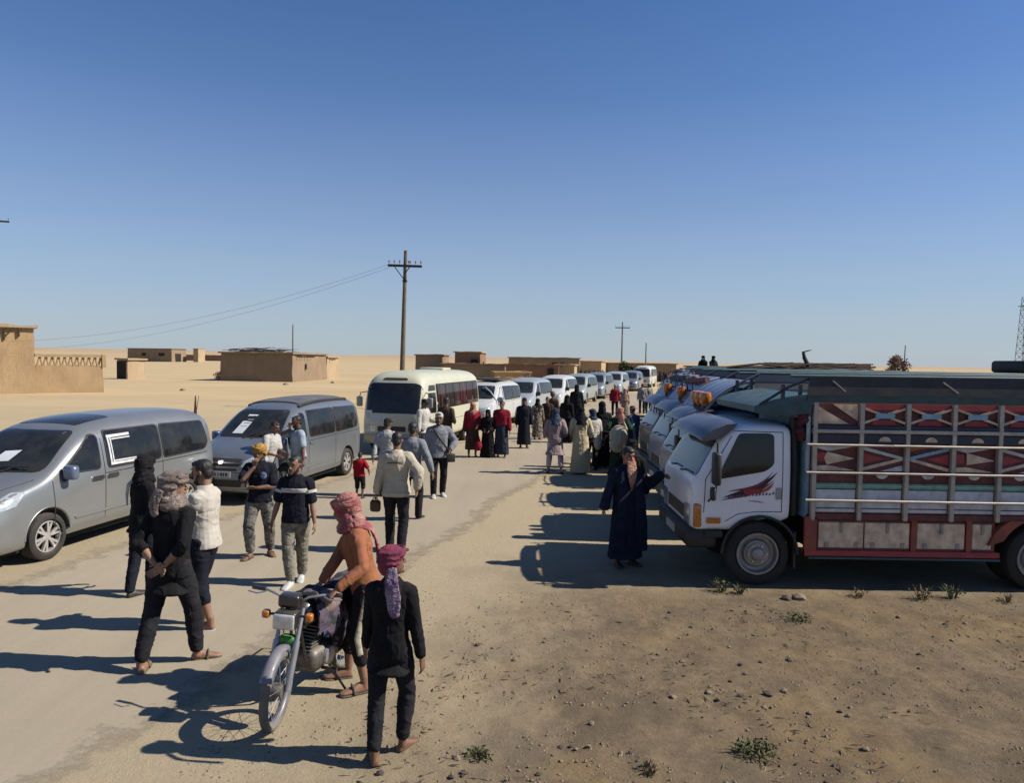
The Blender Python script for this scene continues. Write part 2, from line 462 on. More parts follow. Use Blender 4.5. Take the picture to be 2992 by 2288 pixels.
    hill = _ramp(nt, _math(nt, 'DIVIDE', sx.outputs[1], 3000.0), [(0.12, 0.0), (0.5, 1.0)]); sand = _mix(nt, _math(nt, 'MULTIPLY', hill, 0.7), sand, _mix(nt, _ramp(nt, _noise(nt, _map(nt, v, (0.4, 1, 1)), 0.006, 5, 0.6), [(0.4, 0.0), (0.62, 1.0)]), (0.42, 0.30, 0.185), (0.56, 0.42, 0.27)))
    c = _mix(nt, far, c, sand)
    nt.links.new(c, b.inputs['Base Color'])
    b.inputs['Roughness'].default_value = 0.97; b.inputs['Specular IOR Level'].default_value = 0.1
    h = _math(nt, 'ADD', _math(nt, 'MULTIPLY', fine, 1.0), _math(nt, 'MULTIPLY', grit, 0.45))
    _bump(nt, h, 0.75, 0.026, b)
    return m
def road_mat():
    m, nt, b, tc = _new('dusty_road')
    v = tc.outputs['Object']
    big = _noise(nt, v, 0.25, 5, 0.6); fine = _noise(nt, v, 22, 5, 0.75); grit = _noise(nt, v, 150, 2, 0.6)
    c = _mix(nt, _ramp(nt, big, [(0.35, 0.0), (0.68, 1.0)]), (0.405, 0.347, 0.256), (0.475, 0.405, 0.295))
    tr = _ramp(nt, _noise(nt, _map(nt, v, (1.6, 0.12, 1), (0, 0, R(-15.6))), 1.5, 4, 0.6), [(0.42, 0.0), (0.66, 1.0)])
    c = _mix(nt, _math(nt, 'MULTIPLY', tr, 0.35), c, (0.335, 0.288, 0.217))
    c = _mix(nt, _math(nt, 'MULTIPLY', _ramp(nt, fine, [(0.5, 0.0), (0.72, 1.0)]), 0.30), c, (0.30, 0.24, 0.165))
    c = _mix(nt, _math(nt, 'MULTIPLY', _ramp(nt, grit, [(0.5, 0.0), (0.7, 1.0)]), 0.25), c, (0.46, 0.38, 0.27))
    nt.links.new(c, b.inputs['Base Color'])
    b.inputs['Roughness'].default_value = 0.93; b.inputs['Specular IOR Level'].default_value = 0.15
    _bump(nt, _math(nt, 'ADD', fine, _math(nt, 'MULTIPLY', grit, 0.5)), 0.35, 0.008, b)
    at = nt.nodes.new('ShaderNodeAttribute'); at.attribute_name = 'edge'
    al = _ramp(nt, _math(nt, 'ADD', at.outputs['Fac'], _math(nt, 'MULTIPLY', _math(nt, 'SUBTRACT', _noise(nt, v, 3.5, 7, 0.75), 0.5), 1.1)), [(0.30, 0.0), (0.62, 1.0)])
    tr = nt.nodes.new('ShaderNodeBsdfTransparent'); mx = nt.nodes.new('ShaderNodeMixShader')      # blown dirt thins out the edge
    nt.links.new(al, mx.inputs[0]); nt.links.new(tr.outputs[0], mx.inputs[1]); nt.links.new(b.outputs[0], mx.inputs[2]); nt.links.new(mx.outputs[0], nt.nodes['Material Output'].inputs[0])
    return m
def road_right(y): return -2.6 + 0.28 * (y - 5.06) + 0.30 * noise.noise((y * 0.35, 3.1, 0)) + 0.10 * noise.noise((y * 1.7, 9.1, 0))
def road_left(y): return -8.3 + 0.28 * (y - 5.06) + 0.35 * noise.noise((y * 0.3, 7.7, 0)) + 0.10 * noise.noise((y * 1.9, 1.1, 0))
def smoothstep(a, b, x):
    t = min(1, max(0, (x - a) / (b - a))); return t * t * (3 - 2 * t)
def ground_z(x, y):
    z = 0.0
    if y < 40:
        e = x - road_right(y)
        w = smoothstep(0.1, 2.5, e) * (1 - smoothstep(9, 16, y)) * (1 - 0.75 * smoothstep(8.2, 9.2, y))
        if w > 0:
            z += w * (0.035 * noise.noise((x * 0.7, y * 0.7, 0)) + 0.032 * noise.noise((x * 2.1, y * 2.1, 4)) + 0.026 * noise.noise((x * 5.3, y * 5.3, 7)) + 0.020 * noise.noise((x * 9.5, y * 9.5, 2)) + 0.012 * noise.noise((x * 4.1, y * 17, 3)))
    if -0.25 < road_right(y) - x and x - road_left(y) > -0.25 and y < 130: z -= 0.002
    r = math.hypot(x, y)
    if r > 45:
        z += smoothstep(45, 200, r) * 0.35 * noise.noise((x * 0.02, y * 0.02, 5))
        k = smoothstep(500, 2600, r)
        az = math.atan2(x, y)
        z += k * (10.0 - 16.0 * az + 5.0 * noise.noise((az * 5, 1.3, 0)) + 2.0 * noise.noise((az * 17, r * .001, 4)))
    return z
def axis_pts(core0, core1, step, lo, hi, g=1.12):
    p = [core0 + i * step for i in range(int((core1 - core0) / step) + 1)]
    s = step; x = p[-1]
    while x < hi: s *= g; x += s; p.append(x)
    s = step; x = p[0]; q = []
    while x > lo: s *= g; x -= s; q.append(x)
    return q[::-1] + p
def build_ground():
    xs = axis_pts(-3.0, 7.5, 0.085, -5000, 5000); ys = axis_pts(3.6, 9.6, 0.075, -60, 6000)
    vs = [(x, y, ground_z(x, y)) for y in ys for x in xs]
    n = len(xs)
    fs = [(j * n + i, j * n + i + 1, (j + 1) * n + i + 1, (j + 1) * n + i) for j in range(len(ys) - 1) for i in range(n - 1)]
    me = bpy.data.meshes.new('ground'); me.from_pydata(vs, [], fs); me.polygons.foreach_set('use_smooth', [True] * len(fs))
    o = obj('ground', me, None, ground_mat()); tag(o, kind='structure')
    o['label'] = 'dry tan dirt plain with litter and low sandy rises'
    ys = [-20 + 0.25 * i for i in range(200)] + [30 + 2 * i for i in range(50)]
    cols = [0, .25, .55, .9, 1.5, 2.6]; vs = []; ed = []
    for y in ys:
        a, b_ = road_left(y), road_right(y)
        row = [(a + c, min(1, c / 1.2)) for c in cols] + [(b_ - c, min(1, c / 1.2)) for c in cols[::-1]]
        for x, e in row: vs.append((x, y, 0.005)); ed.append(e)
    k = len(cols) * 2
    fs = [(j * k + i, j * k + i + 1, (j + 1) * k + i + 1, (j + 1) * k + i) for j in range(len(ys) - 1) for i in range(k - 1)]
    me = bpy.data.meshes.new('road'); me.from_pydata(vs, [], fs); me.polygons.foreach_set('use_smooth', [True] * len(fs))
    at = me.attributes.new('edge', 'FLOAT', 'POINT'); at.data.foreach_set('value', ed)
    o = obj('road', me, None, road_mat()); tag(o, kind='structure'); o['label'] = 'smooth dusty village road between the vans and trucks'
build_ground()

# ------------------------------------------------------------ mud houses
def mud(name, col, streak=0.35):
    if name in MATS: return MATS[name]
    m, nt, b, tc = _new(name)
    v = tc.outputs['Object']
    n1 = _noise(nt, v, 0.5, 5, 0.6); n2 = _noise(nt, _map(nt, v, (3, 3, 0.35)), 1.3, 5, 0.65); n3 = _noise(nt, v, 9, 5, 0.75)
    c = _mix(nt, _ramp(nt, n1, [(0.3, 0.0), (0.7, 1.0)]), tuple(q * .86 for q in col), tuple(q * 1.1 for q in col))
    c = _mix(nt, _math(nt, 'MULTIPLY', _ramp(nt, n2, [(0.5, 0.0), (0.72, 1.0)]), streak), c, tuple(q * .6 for q in col))
    c = _mix(nt, _math(nt, 'MULTIPLY', _ramp(nt, n3, [(0.5, 0.0), (0.7, 1.0)]), 0.25), c, tuple(q * .7 for q in col))
    nt.links.new(c, b.inputs['Base Color']); b.inputs['Roughness'].default_value = 0.97; b.inputs['Specular IOR Level'].default_value = 0.1
    _bump(nt, _math(nt, 'ADD', n3, _noise(nt, v, 30, 3)), 0.8, 0.05, b)
    MATS[name] = m; return m
MUD = mud('mud_plaster', (0.57, 0.395, 0.22)); MUD2 = mud('mud_plaster_grey', (0.36, 0.265, 0.175)); MUD3 = mud('mud_plaster_pale', (0.55, 0.41, 0.26)); BRICKM = mud('mud_reddish', (0.33, 0.20, 0.135))
DARKW = mat('weathered_wood', (0.07, 0.05, 0.035), 0.9, 0, 0.4, 12, 0.6, 40)
HOLE = mat('dark_opening', (0.02, 0.015, 0.012), 0.9)
def rough_wall(mb, x0, x1, y0, y1, z0, z1, amp=0.05, step=0.5, seed=0, lean=0.02):
    """a wall block with uneven faces, a wobbly top and a slight batter"""
    bm = bmesh.new(); bmesh.ops.create_cube(bm, size=1)
    for v in bm.verts: v.co = Vector(((x0 + x1) / 2 + v.co.x * (x1 - x0), (y0 + y1) / 2 + v.co.y * (y1 - y0), (z0 + z1) / 2 + v.co.z * (z1 - z0)))
    for ax, lo, hi in ((0, x0, x1), (1, y0, y1), (2, z0, z1)):
        k = min(26, max(1, int((hi - lo) / step)))
        for i in range(1, k):
            c = [0, 0, 0]; c[ax] = lo + (hi - lo) * i / k; nn = [0, 0, 0]; nn[ax] = 1
            bmesh.ops.bisect_plane(bm, geom=bm.verts[:] + bm.edges[:] + bm.faces[:], plane_co=c, plane_no=nn)
    cx, cy = (x0 + x1) / 2, (y0 + y1) / 2
    for v in bm.verts:
        p = v.co.copy() + Vector((seed * 7.3, seed * 3.1, 0)); t = (v.co.z - z0) / (z1 - z0)
        q = noise.noise_vector(p * 0.8) * amp + noise.noise_vector(p * 2.7) * amp * 0.4
        v.co += Vector((q.x, q.y, q.z * (1.4 if t > 0.95 else 0.0)))
        v.co.x += (cx - v.co.x) * lean * t; v.co.y += (cy - v.co.y) * lean * t
    bm.verts.index_update()
    mb.add([v.co.copy() for v in bm.verts], [tuple(v.index for v in f.verts) for f in bm.faces]); bm.free()
def house(name, loc, rz, wa, wb, h, m, label, cat='house', group=None, seed=0, doors=(), windows=(), beams=(), debris=False, amp=0.08, parapet=True, roofm=None, hatch=()):
    """origin = the corner nearest the viewer; the shaded face runs along -x, the sunlit one along +y"""
    root = empty(name, loc, rz, label, cat, group)
    w = MB(); rough_wall(w, -wa, 0, 0, wb, -0.3, h, amp, 0.55, seed); w.build('wall', m, root, 50)
    r = MB()
    rough_wall(r, -wa - 0.18, 0.18, -0.18, wb + 0.18, h - 0.02, h + 0.16, amp * .9, 0.6, seed + 3, 0)
    r.build('roof', roofm or m, root, 40)
    for (face, u, v0, wd, ht) in doors:
        d = MB()
        if face == 'a': d.box(-u - wd, -u, -0.10, 0.03, v0, v0 + ht)
        else: d.box(-0.03, 0.10, u, u + wd, v0, v0 + ht)
        d.build('door', HOLE, root)
        f = MB()
        if face == 'a':
            for a, b_ in ((-u - wd - .07, -u - wd), (-u, -u + .07)): f.box(a, b_, -0.15, 0.04, v0, v0 + ht + .08)
            f.box(-u - wd, -u, -0.15, 0.04, v0 + ht, v0 + ht + .08)
        else:
            for a, b_ in ((u - .07, u), (u + wd, u + wd + .07)): f.box(-.04, .15, a, b_, v0, v0 + ht + .08)
            f.box(-.04, .15, u, u + wd, v0 + ht, v0 + ht + .08)
        f.build('door_frame', DARKW, root)
    for (face, u, v0, wd, ht) in windows:
        d = MB()
        if face == 'a': d.box(-u - wd, -u, -0.09, 0.03, v0, v0 + ht)
        else: d.box(-0.03, 0.09, u, u + wd, v0, v0 + ht)
        w_ = d.build('window', HOLE, root)
        f = MB()
        if face == 'a': f.box(-u - wd / 2 - .03, -u - wd / 2 + .03, -0.13, -0.095, v0, v0 + ht); f.box(-u - wd - .05, -u + .05, -0.16, 0.02, v0 - .08, v0)
        else: f.box(.095, .13, u + wd / 2 - .03, u + wd / 2 + .03, v0, v0 + ht); f.box(-.02, .16, u - .05, u + wd + .05, v0 - .08, v0)
        f.build('window_frame', DARKW, w_)
    for (face, us, zz) in beams:
        for u in us:
            b_ = MB()
            if face == 'a': b_.tube([(-u, 0.4, zz), (-u + .02, -0.45, zz - .02)], [0.07, 0.06], 7)
            else: b_.tube([(-0.4, u, zz), (0.42, u + .03, zz - .03)], [0.07, 0.06], 7)
            b_.build('roof_beam', DARKW, root)
    if debris:
        rr = random.Random(seed); mb = MB()
        for i in range(110):
            x = -wa * rr.uniform(0.35, 1.0); y = rr.uniform(0, wb * .6); a = rr.uniform(-0.5, 0.5); L = rr.uniform(0.8, 2.6); z = h + 0.15 + abs(rr.gauss(0, .25))
            mb.tube([(x, y, z), (x + L * .5 * math.cos(a), y + L * .5 * math.sin(a), z + rr.uniform(0, .15)), (x + L * math.cos(a), y + L * math.sin(a), z + rr.uniform(-.1, .2))], [.03, .022, .012], 5)
        o = mb.build('brushwood', DARKW, root, 30); o['kind'] = 'stuff'
    return root

def left_compound():
    root = empty('mud_house', (-33.1, 55.8, 0), 38, 'tall ochre mud house with a pierced parapet wall at the left edge', 'house')
    root.scale = (.80, 1, .91)
    # local x runs along the street face, which looks at the viewer (-y)
    w = MB(); rough_wall(w, -14, -3.2, 0, 8, -0.3, 5.35, 0.10, 0.5, 2); w.build('wall', MUD, root, 50)
    w = MB(); rough_wall(w, -3.2, 2.45, 0.5, 6, -0.3, 2.25, 0.07, 0.45, 5); w.build('courtyard_wall', MUD, root, 50)
    r = MB(); rough_wall(r, -14.2, -3.0, -0.2, 8.2, 5.3, 5.5, 0.10, 0.6, 9, 0); r.build('roof', MUD3, root, 40)
    # pierced parapet: zig-zag mud bars between two rails
    t = MB(); rough_wall(t, -3.2, 2.5, 0.48, 0.95, 2.98, 3.22, 0.05, 0.35, 4, 0); t.build('parapet_rail', MUD, root, 50)
    n = 11
    for i in range(n):
        x = -3.05 + i * 0.505
        b = MB(); b.bar((x, 0.72, 2.18), (x + .24, 0.72, 3.05), 0.13, 0.24, up=(0, 1, 0)); b.build('parapet_bar', MUD, root, 40, 0.02)
        b = MB(); b.bar((x + .24, 0.72, 3.05), (x + .48, 0.72, 2.18), 0.13, 0.24, up=(0, 1, 0)); b.build('parapet_bar', MUD, root, 40, 0.02)
    e = MB(); rough_wall(e, 2.3, 2.62, .45, 1.0, 2.15, 3.25, .04, .3, 8, 0); e.build('parapet_post', MUD, root, 50)
    for i, x in enumerate((-13, -12, -11.1, -10.2, -9.0, -8.1, -7.4, -6.2, -5.1)):
        b = MB(); b.tube([(x, 0.5, 5.05), (x + .03, -0.32, 5.0)], [.09, .07], 7); b.build('roof_beam', DARKW, root, 40)
    for i, (x, z0, z1) in enumerate(((-9.4, 4.2, 5.2), (-7.3, 4.45, 5.1), (-5.6, 4.3, 5.15), (-4.5, 4.6, 5.2))):
        b = MB(); b.rbox(x, x + .10, -0.14, 0.1, z0, z1, .02); b.build('rain_spout', DARKW, root)
    return root
left_compound()
house('mud_hut', (-46.0, 88, 0), -20, 1.7, 2.6, 2.35, MUD3, 'small square mud hut with dark shaded front between the mud houses', 'hut', seed=3, doors=(('a', 0.15, 0, 1.35, 2.1),))
house('mud_house', (-155, 335, 0), -14, 24, 10, 5.8, MUD2, 'long low far mud house with two pale corner piers', 'house', seed=4, windows=(('a', 4, 2.6, 3.0, 1.2), ('a', 14, 2.6, 2.0, 1.2)), doors=(('b', 2.5, 0, 3.5, 3.6),))
house('mud_house', (-146, 342, 0), -14, 2.6, 5, 6.1, MUD3, 'pale plastered end block right of the long far mud house', 'house', seed=14)
house('boundary_wall', (-166, 430, 0), -5, 38, 1.5, 3.2, BRICKM, 'far low reddish boundary wall out on the plain', 'wall', seed=5)
house('mud_house', (-26.0, 87, 0), -5, 8.9, 12.0, 3.35, MUD2, 'long mud house with brushwood heaped on its flat roof', 'house', seed=6, windows=(('b', 4.1, 1.6, 0.35, 0.55),), beams=(('b', (1.6, 2.4, 3.2, 4.1, 5.0, 6.2), 3.05),), debris=True, doors=())
house('mud_hut', (-25.1, 99.6, 0), -5, 2.0, 5.0, 3.0, MUD3, 'small pale mud hut adjoining the brushwood-roofed house', 'hut', seed=16, beams=(('b', (1.2, 2.2), 2.75),))
house('mud_house', (-4.9, 112, 0), -6, 4.0, 6.5, 4.1, BRICKM, 'reddish mud room with tall doorway and sunlit pale side behind the bus', 'house', seed=7, doors=(('a', 0.35, 0, 1.0, 3.0),), windows=(('b', 2.9, 2.0, .5, .7),), roofm=MUD3)
house('mud_house', (-11.0, 116, 0), -5, 4.4, 6, 3.6, MUD2, 'dark low mud room just above the bus roof', 'house', seed=8)
house('mud_wall', (-1.0, 108, 0), -4, 9.5, 1.0, 2.3, MUD2, 'low mud wall running behind the bus roof', 'wall', seed=18)
house('mud_house', (14.5, 158, 0), -3, 15.5, 9, 3.6, MUD2, 'long brown mud house with broken windows beyond the vans', 'house', seed=9, windows=(('a', 4.8, 1.8, 1.2, .8), ('a', 3.2, 1.8, .9, .8)))
house('mud_house', (19.6, 162, 0), -14, 4.8, 8, 3.0, MUD3, 'pale yellow mud house left of the green tree', 'house', seed=10)
house('mud_wall', (7.6, 120, 0), -4, 9.0, 5.0, 2.3, BRICKM, 'low brown mud yard wall behind the middle vans', 'wall', seed=11, doors=(('a', .9, 0, .9, 1.7),))
house('mud_house', (10.6, 126, 0), -12, 2.2, 4, 2.3, MUD3, 'small sunlit mud shed beside the brown yard wall', 'shed', seed=12)
house('mud_wall', (2.6, 104, 0), 14, 5.2, 2, 1.3, MUD, 'knee-high broken mud wall with a dead shrub', 'wall', seed=13)
house('mud_house', (62.5, 128, 0), -4, 16.0, 9, 3.2, MUD2, 'long mud house standing behind the parked trucks', 'house', seed=15, windows=(('a', 5, 1.6, 1, .8), ('a', 10, 1.6, 1, .8)))
house('mud_house', (38, 170, 0), -2, 16, 9, 2.7, MUD2, 'far brown mud house behind the far white bus', 'house', seed=17)

# ------------------------------------------------------------ poles, wires, mast
POLEM = mat('pole_steel', (0.16, 0.13, 0.09), 0.75, 0.1, 0.25, 4); POLEG = mat('pole_grey', (0.22, 0.22, 0.22), 0.7, 0.2, 0.2, 4); IRON = mat('dark_iron', (0.035, 0.033, 0.035), 0.7, 0.2, 0.3, 8); PORC = mat('porcelain', (0.30, 0.20, 0.16), 0.3)
def power_pole(loc, h, arm, label, lean=(0, 0), rz=0, full=True, m=None, group='wooden power poles along the road'):
    root = empty('power_pole', loc, rz, label, 'power pole', group)
    root.rotation_euler = (R(lean[1]), R(lean[0]), R(rz))
    m = m or POLEM
    MB().tube([(0, 0, -0.5), (0, 0, h * .45), (0, 0, h)], [0.17, 0.135, 0.10], 10).build('post', m, root, 40)
    if arm:
        MB().box(-arm, arm, -0.20, -0.10, h - .98, h - .84).build('crossarm', IRON, root, None, 0.01)
        k = 7 if full else 5
        for i in range(k):
            x = -arm + .07 + i * (2 * arm - .14) / (k - 1)
            if abs(x) < .15: x = .22
            MB().lathe([(0, .012), (.10, .012), (.10, .035), (.14, .055), (.17, .03), (.20, .045), (.24, .03), (.25, .01)], 8, 'Z', (x, -.15, h - .84)).build('insulator', PORC, root, 30)
        if full:
            MB().bar((-.62, -.15, h - .95), (0, -.11, h - 1.75), .05).build('brace', IRON, root)
            MB().bar((.30, -.15, h - .95), (0, -.11, h - 1.35), .05).build('brace', IRON, root)
            MB().lathe([(-.05, .15), (.05, .15)], 10, 'Z', (0, 0, h - 1.78)).build('clamp', IRON, root)
    return root
power_pole((-6.55, 43.5, 0), 9.35, 1.0, 'tall brown power pole with crossarm right behind the cream bus', lean=(1.1, 0))
power_pole((17.5, 118, 0), 9.4, 1.15, 'grey power pole with crossarm beside the green tree', m=POLEG, full=False)
power_pole((25.7, 142, 0), 6.8, 0, 'thin bare pole beyond the far white bus', m=POLEG)
power_pole((-35.5, 119, 0), 8.2, 0, 'bare thin pole rising behind the brushwood-roofed mud house', m=POLEG)
power_pole((85, 160, 0), 7.6, 0, 'bare dark pole far right above the trucks', m=POLEG, lean=(1.5, 0))
power_pole((-44.2, 60.5, 0), 14.7, 2.6, 'power pole cut off by the left edge of the picture', rz=20)
def wire(a, b, sag, label):
    a, b = Vector(a), Vector(b); n = 24
    pts = [a.lerp(b, i / n) + Vector((0, 0, -sag * 4 * (i / n) * (1 - i / n))) for i in range(n + 1)]
    o = MB().tube(pts, 0.006, 4).build('power_line', IRON, None); tag(o, label, 'wire', 'power lines')
wire((-7.3, 43.4, 8.52), (-62, 62, 6.0), 3.4, 'upper sagging power line running left from the brown pole')
wire((-7.0, 43.4, 8.45), (-66, 74, 4.8), 3.2, 'lower sagging power line running left from the brown pole')
def lattice_mast():
    root = empty('radio_mast', (176, 254, 0), 15, 'grey lattice radio mast at the far right edge', 'mast')
    H = 27.5; legs = [(-1, -1), (1, -1), (1, 1), (-1, 1)]
    w = lambda z: 1.9 - 1.15 * z / H
    for sx, sy in legs: MB().tube([(sx * w(0), sy * w(0), 0), (sx * w(H), sy * w(H), H)], .10, 6).build('leg', POLEG, root)
    zs = [i * 2.75 for i in range(11)]
    mb = MB()
    for z0, z1 in zip(zs[:-1], zs[1:]):
        for i in range(4):
            a, b = legs[i], legs[(i + 1) % 4]
            mb.tube([(a[0] * w(z0), a[1] * w(z0), z0), (b[0] * w(z1), b[1] * w(z1), z1)], .05, 4)
            mb.tube([(b[0] * w(z0), b[1] * w(z0), z0), (a[0] * w(z1), a[1] * w(z1), z1)], .05, 4)
            mb.tube([(a[0] * w(z1), a[1] * w(z1), z1), (b[0] * w(z1), b[1] * w(z1), z1)], .05, 4)
    mb.build('bracing', POLEG, root)
    MB().box(-1.5, 1.5, -1.5, 1.5, H - 3.2, H - 3.0).build('platform', POLEG, root)
    for i, (x, z) in enumerate(((-3.6, 24.4), (-3.2, 22.8), (-3.4, 21.4))):
        MB().tube([(x, -.5, z), (0, -.5, z)], .06, 5).build('antenna_arm', POLEG, root)
    MB().tube([(0, 0, H), (0, 0, H + 1.8)], [.22, .12], 6).build('aerial', POLEG, root)
lattice_mast()

# ------------------------------------------------------------ plants
def leaf_mat(name, c1, c2):
    if name in MATS: return MATS[name]
    m, nt, b, tc = _new(name)
    oi = nt.nodes.new('ShaderNodeNewGeometry')
    c = _mix(nt, oi.outputs['Random Per Island'], c1, c2)
    nt.links.new(c, b.inputs['Base Color']); b.inputs['Roughness'].default_value = 0.75; b.inputs['Specular IOR Level'].default_value = 0.2
    MATS[name] = m; return m
def foliage(mb, c, r, n, size, rr, up=0.0):
    for i in range(n):
        a = rr.uniform(0, 6.283); z = rr.uniform(-1, 1); q = rr.random() ** 0.45; s = math.sqrt(1 - z * z)
        p = Vector((c[0] + r[0] * q * s * math.cos(a), c[1] + r[1] * q * s * math.sin(a), c[2] + r[2] * q * z))
        t = Vector((rr.gauss(0, 1), rr.gauss(0, 1), rr.gauss(up, .7))).normalized(); w = t.cross(Vector((rr.gauss(0, 1), rr.gauss(0, 1), rr.gauss(0, 1)))).normalized()
        L = size * rr.uniform(.6, 1.4); mb.add([p - w * L * .28, p + t * L, p + w * L * .28], [(0, 1, 2)])
def build_raw(mb, name, m, parent):
    return obj(name, mb.mesh(name), parent, m)
def tree(name, loc, r, h, label, m, n=2600, size=.28, seed=1, lobes=7, stem=(.12, .06), cat='tree', low=.5):
    rr = random.Random(seed); root = empty(name, loc, 0, label, cat)
    t = MB(); t.tube([(0, 0, -.2), (.05, 0, h * .25), (.02, .05, h * .55)], [stem[0], stem[0] * .8, stem[1]], 8)
    for i in range(6):
        a = i * 1.05 + rr.uniform(-.3, .3); t.tube([(0, 0, h * .3), (r * .3 * math.cos(a), r * .3 * math.sin(a), h * .5), (r * .7 * math.cos(a), r * .7 * math.sin(a), h * .72)], [stem[1], stem[1] * .6, .015], 5)
    t.build('trunk', DARKW, root, 40)
    c = MB()
    for i in range(lobes):
        a = rr.uniform(0, 6.28); q = rr.uniform(.2, .62) * r
        foliage(c, (q * math.cos(a), q * math.sin(a), h * rr.uniform(low, .78)), (r * .5, r * .5, h * .22), n // lobes, size, rr, .3)
    build_raw(c, 'crown', m, root); return root
LEAF = leaf_mat('tree_leaves', (0.035, 0.055, 0.02), (0.075, 0.095, 0.035)); LEAFB = leaf_mat('dry_leaves', (0.17, 0.10, 0.065), (0.30, 0.19, 0.13)); WEED = leaf_mat('weed_green', (0.07, 0.09, 0.035), (0.17, 0.16, 0.075)); STRAW = leaf_mat('dry_straw', (0.16, 0.12, 0.06), (0.34, 0.26, 0.14))
tree('green_tree', (17.6, 114, 0), 1.7, 3.2, 'dark green round tree beside the grey power pole', LEAF, 2600, .34, 3, low=.3)
tree('dead_shrub', (63.5, 121, 0), 2.1, 4.9, 'reddish dry leafless shrub above the near truck bed', LEAFB, 1500, .42, 6, 9, cat='shrub', low=.15)
tree('thorn_shrub', (-35.0, 88.5, 0), 1.2, 1.3, 'small grey thorn shrub against the shaded mud house wall', LEAFB, 900, .14, 7, 6, (.05, .03), 'shrub', .2)
tree('dead_shrub', (2.0, 90, 0), 1.1, 1.9, 'small leafless shrub by the knee-high mud wall', LEAFB, 500, .14, 9, 5, (.05, .03), 'shrub', .2)
def weed(loc, r, h, n, label, m, seed, leafy=60):
    rr = random.Random(seed); root = empty('weed', loc, 0, label, 'weed', 'weeds on the bare dirt')
    b = MB()
    for i in range(n):
        a = rr.uniform(0, 6.28); L = h * rr.uniform(.5, 1.1); o = r * rr.uniform(0.3, 1.2); w = .004 + .004 * rr.random(); s = Vector((.25 * r * math.cos(a), .25 * r * math.sin(a), -.01))
        p1 = s + Vector((o * .4 * math.cos(a), o * .4 * math.sin(a), L * .6)); p2 = s + Vector((o * math.cos(a), o * math.sin(a), L)); n_ = Vector((-math.sin(a), math.cos(a), 0)) * w
        b.add([s - n_, s + n_, p1 + n_ * .8, p1 - n_ * .8, p2], [(0, 1, 2, 3), (3, 2, 4)])
    build_raw(b, 'stems', m, root)
    if leafy:
        c = MB(); foliage(c, (0, 0, h * .45), (r, r, h * .45), leafy, .035, rr, .4); build_raw(c, 'leaves', m, root)
for i, (x, y, r, h, n, lf, ms, lab) in enumerate((
    (2.78, 9.55, .16, .26, 26, 80, 0, 'green weed in front of the near truck front tyre'),
    (3.02, 9.50, .12, .20, 22, 60, 0, 'small green weed beside the near truck front tyre'),
    (4.55, 9.45, .12, .16, 24, 40, 1, 'dry straw tuft at the shadow edge under the truck side'),
    (5.35, 9.40, .20, .24, 34, 60, 1, 'larger dry grass tuft under the truck bed boxes'),
    (5.75, 9.42, .18, .26, 30, 70, 0, 'green grass tuft near the truck rear wheel'),
    (6.4, 9.35, .14, .16, 26, 40, 1, 'dry grass tuft at the right end of the truck shadow'),
    (3.42, 8.5, .22, .10, 34, 130, 0, 'low spreading green weed in the middle of the dirt'),
    (1.92, 5.55, .20, .13, 40, 240, 0, 'bushy green weed in the lower right dirt'),
    (-.2, 5.45, .12, .09, 24, 90, 0, 'low weed right of the barefoot boy in black'),
    (2.35, 4.95, .14, .10, 26, 70, 1, 'dry weed at the bottom right of the dirt'),
    (1.05, 5.25, .10, .08, 20, 60, 1, 'dry weed in the bottom middle of the dirt'))):
    weed((x, y, ground_z(x, y)), r * .85, h * .72, n, lab, (WEED, STRAW)[ms], i + 40, lf)

# ------------------------------------------------------------ stones
STONE = mat('field_stone', (0.27, 0.205, 0.14), 0.95, 0, 0.35, 5, 0.7, 25); STONE2 = mat('dark_stone', (0.10, 0.08, 0.06), 0.95, 0, 0.4, 6, 0.7, 25)
def stone_mesh(seed):
    rr = random.Random(seed); bm = bmesh.new(); bmesh.ops.create_icosphere(bm, subdivisions=1, radius=1)
    for v in bm.verts:
        v.co *= 1 + .45 * noise.noise(v.co * 1.1 + Vector((seed * 3.7, 0, 0))); v.co.z *= .62; v.co.x *= rr.uniform(.85, 1.25)
    me = bpy.data.meshes.new('stone'); bm.to_mesh(me); bm.free(); me.materials.append((STONE, STONE, STONE2)[seed % 3]); return me
STM = [stone_mesh(i) for i in range(9)]
rs = random.Random(5)
def put_stone(x, y, s, label, group):
    o = bpy.data.objects.new('stone', rs.choice(STM)); o.location = (x, y, ground_z(x, y) + s * .18); o.scale = (s, s, s); o.rotation_euler = (rs.uniform(-.3, .3), rs.uniform(-.3, .3), rs.uniform(0, 6.28))
    link(o); tag(o, label, 'stone', group)
for i in range(95):
    y = rs.uniform(4.75, 7.2); x = rs.uniform(road_right(y) + 1.5, 0.66 * y)
    if i % 3: cx_, cy_ = ((.35, 5.35), (1.15, 5.15), (2.6, 5.15), (-.25, 5.3), (1.9, 6.4))[i % 5]; x, y = cx_ + rs.gauss(0, .28), max(4.7, cy_ + rs.gauss(0, .16))
    put_stone(x, y, rs.choice((.012, .015, .018, .02, .026, .034)), 'brown stone lying loose on the near dirt', 'stones strewn over the near dirt')
for i in range(55):
    y = 7.2 + rs.random() ** 1.5 * 2.0; x = rs.uniform(road_right(y) + 1.2, 0.66 * y)
    put_stone(x, y, rs.choice((.014, .018, .022, .03)), 'brown stone lying on the dirt before the truck', 'stones on the dirt before the truck')
put_stone(2.95, 4.75, .075, 'large pale stone at the bottom right of the dirt', None)
put_stone(2.36, 6.55, .05, 'dark flat stone alone in the middle of the dirt', None)
put_stone(3.72, 9.32, .09, 'broken stone at the edge of the truck shadow', None)
put_stone(3.55, 9.30, .07, 'second broken stone at the edge of the truck shadow, left of the first', None)
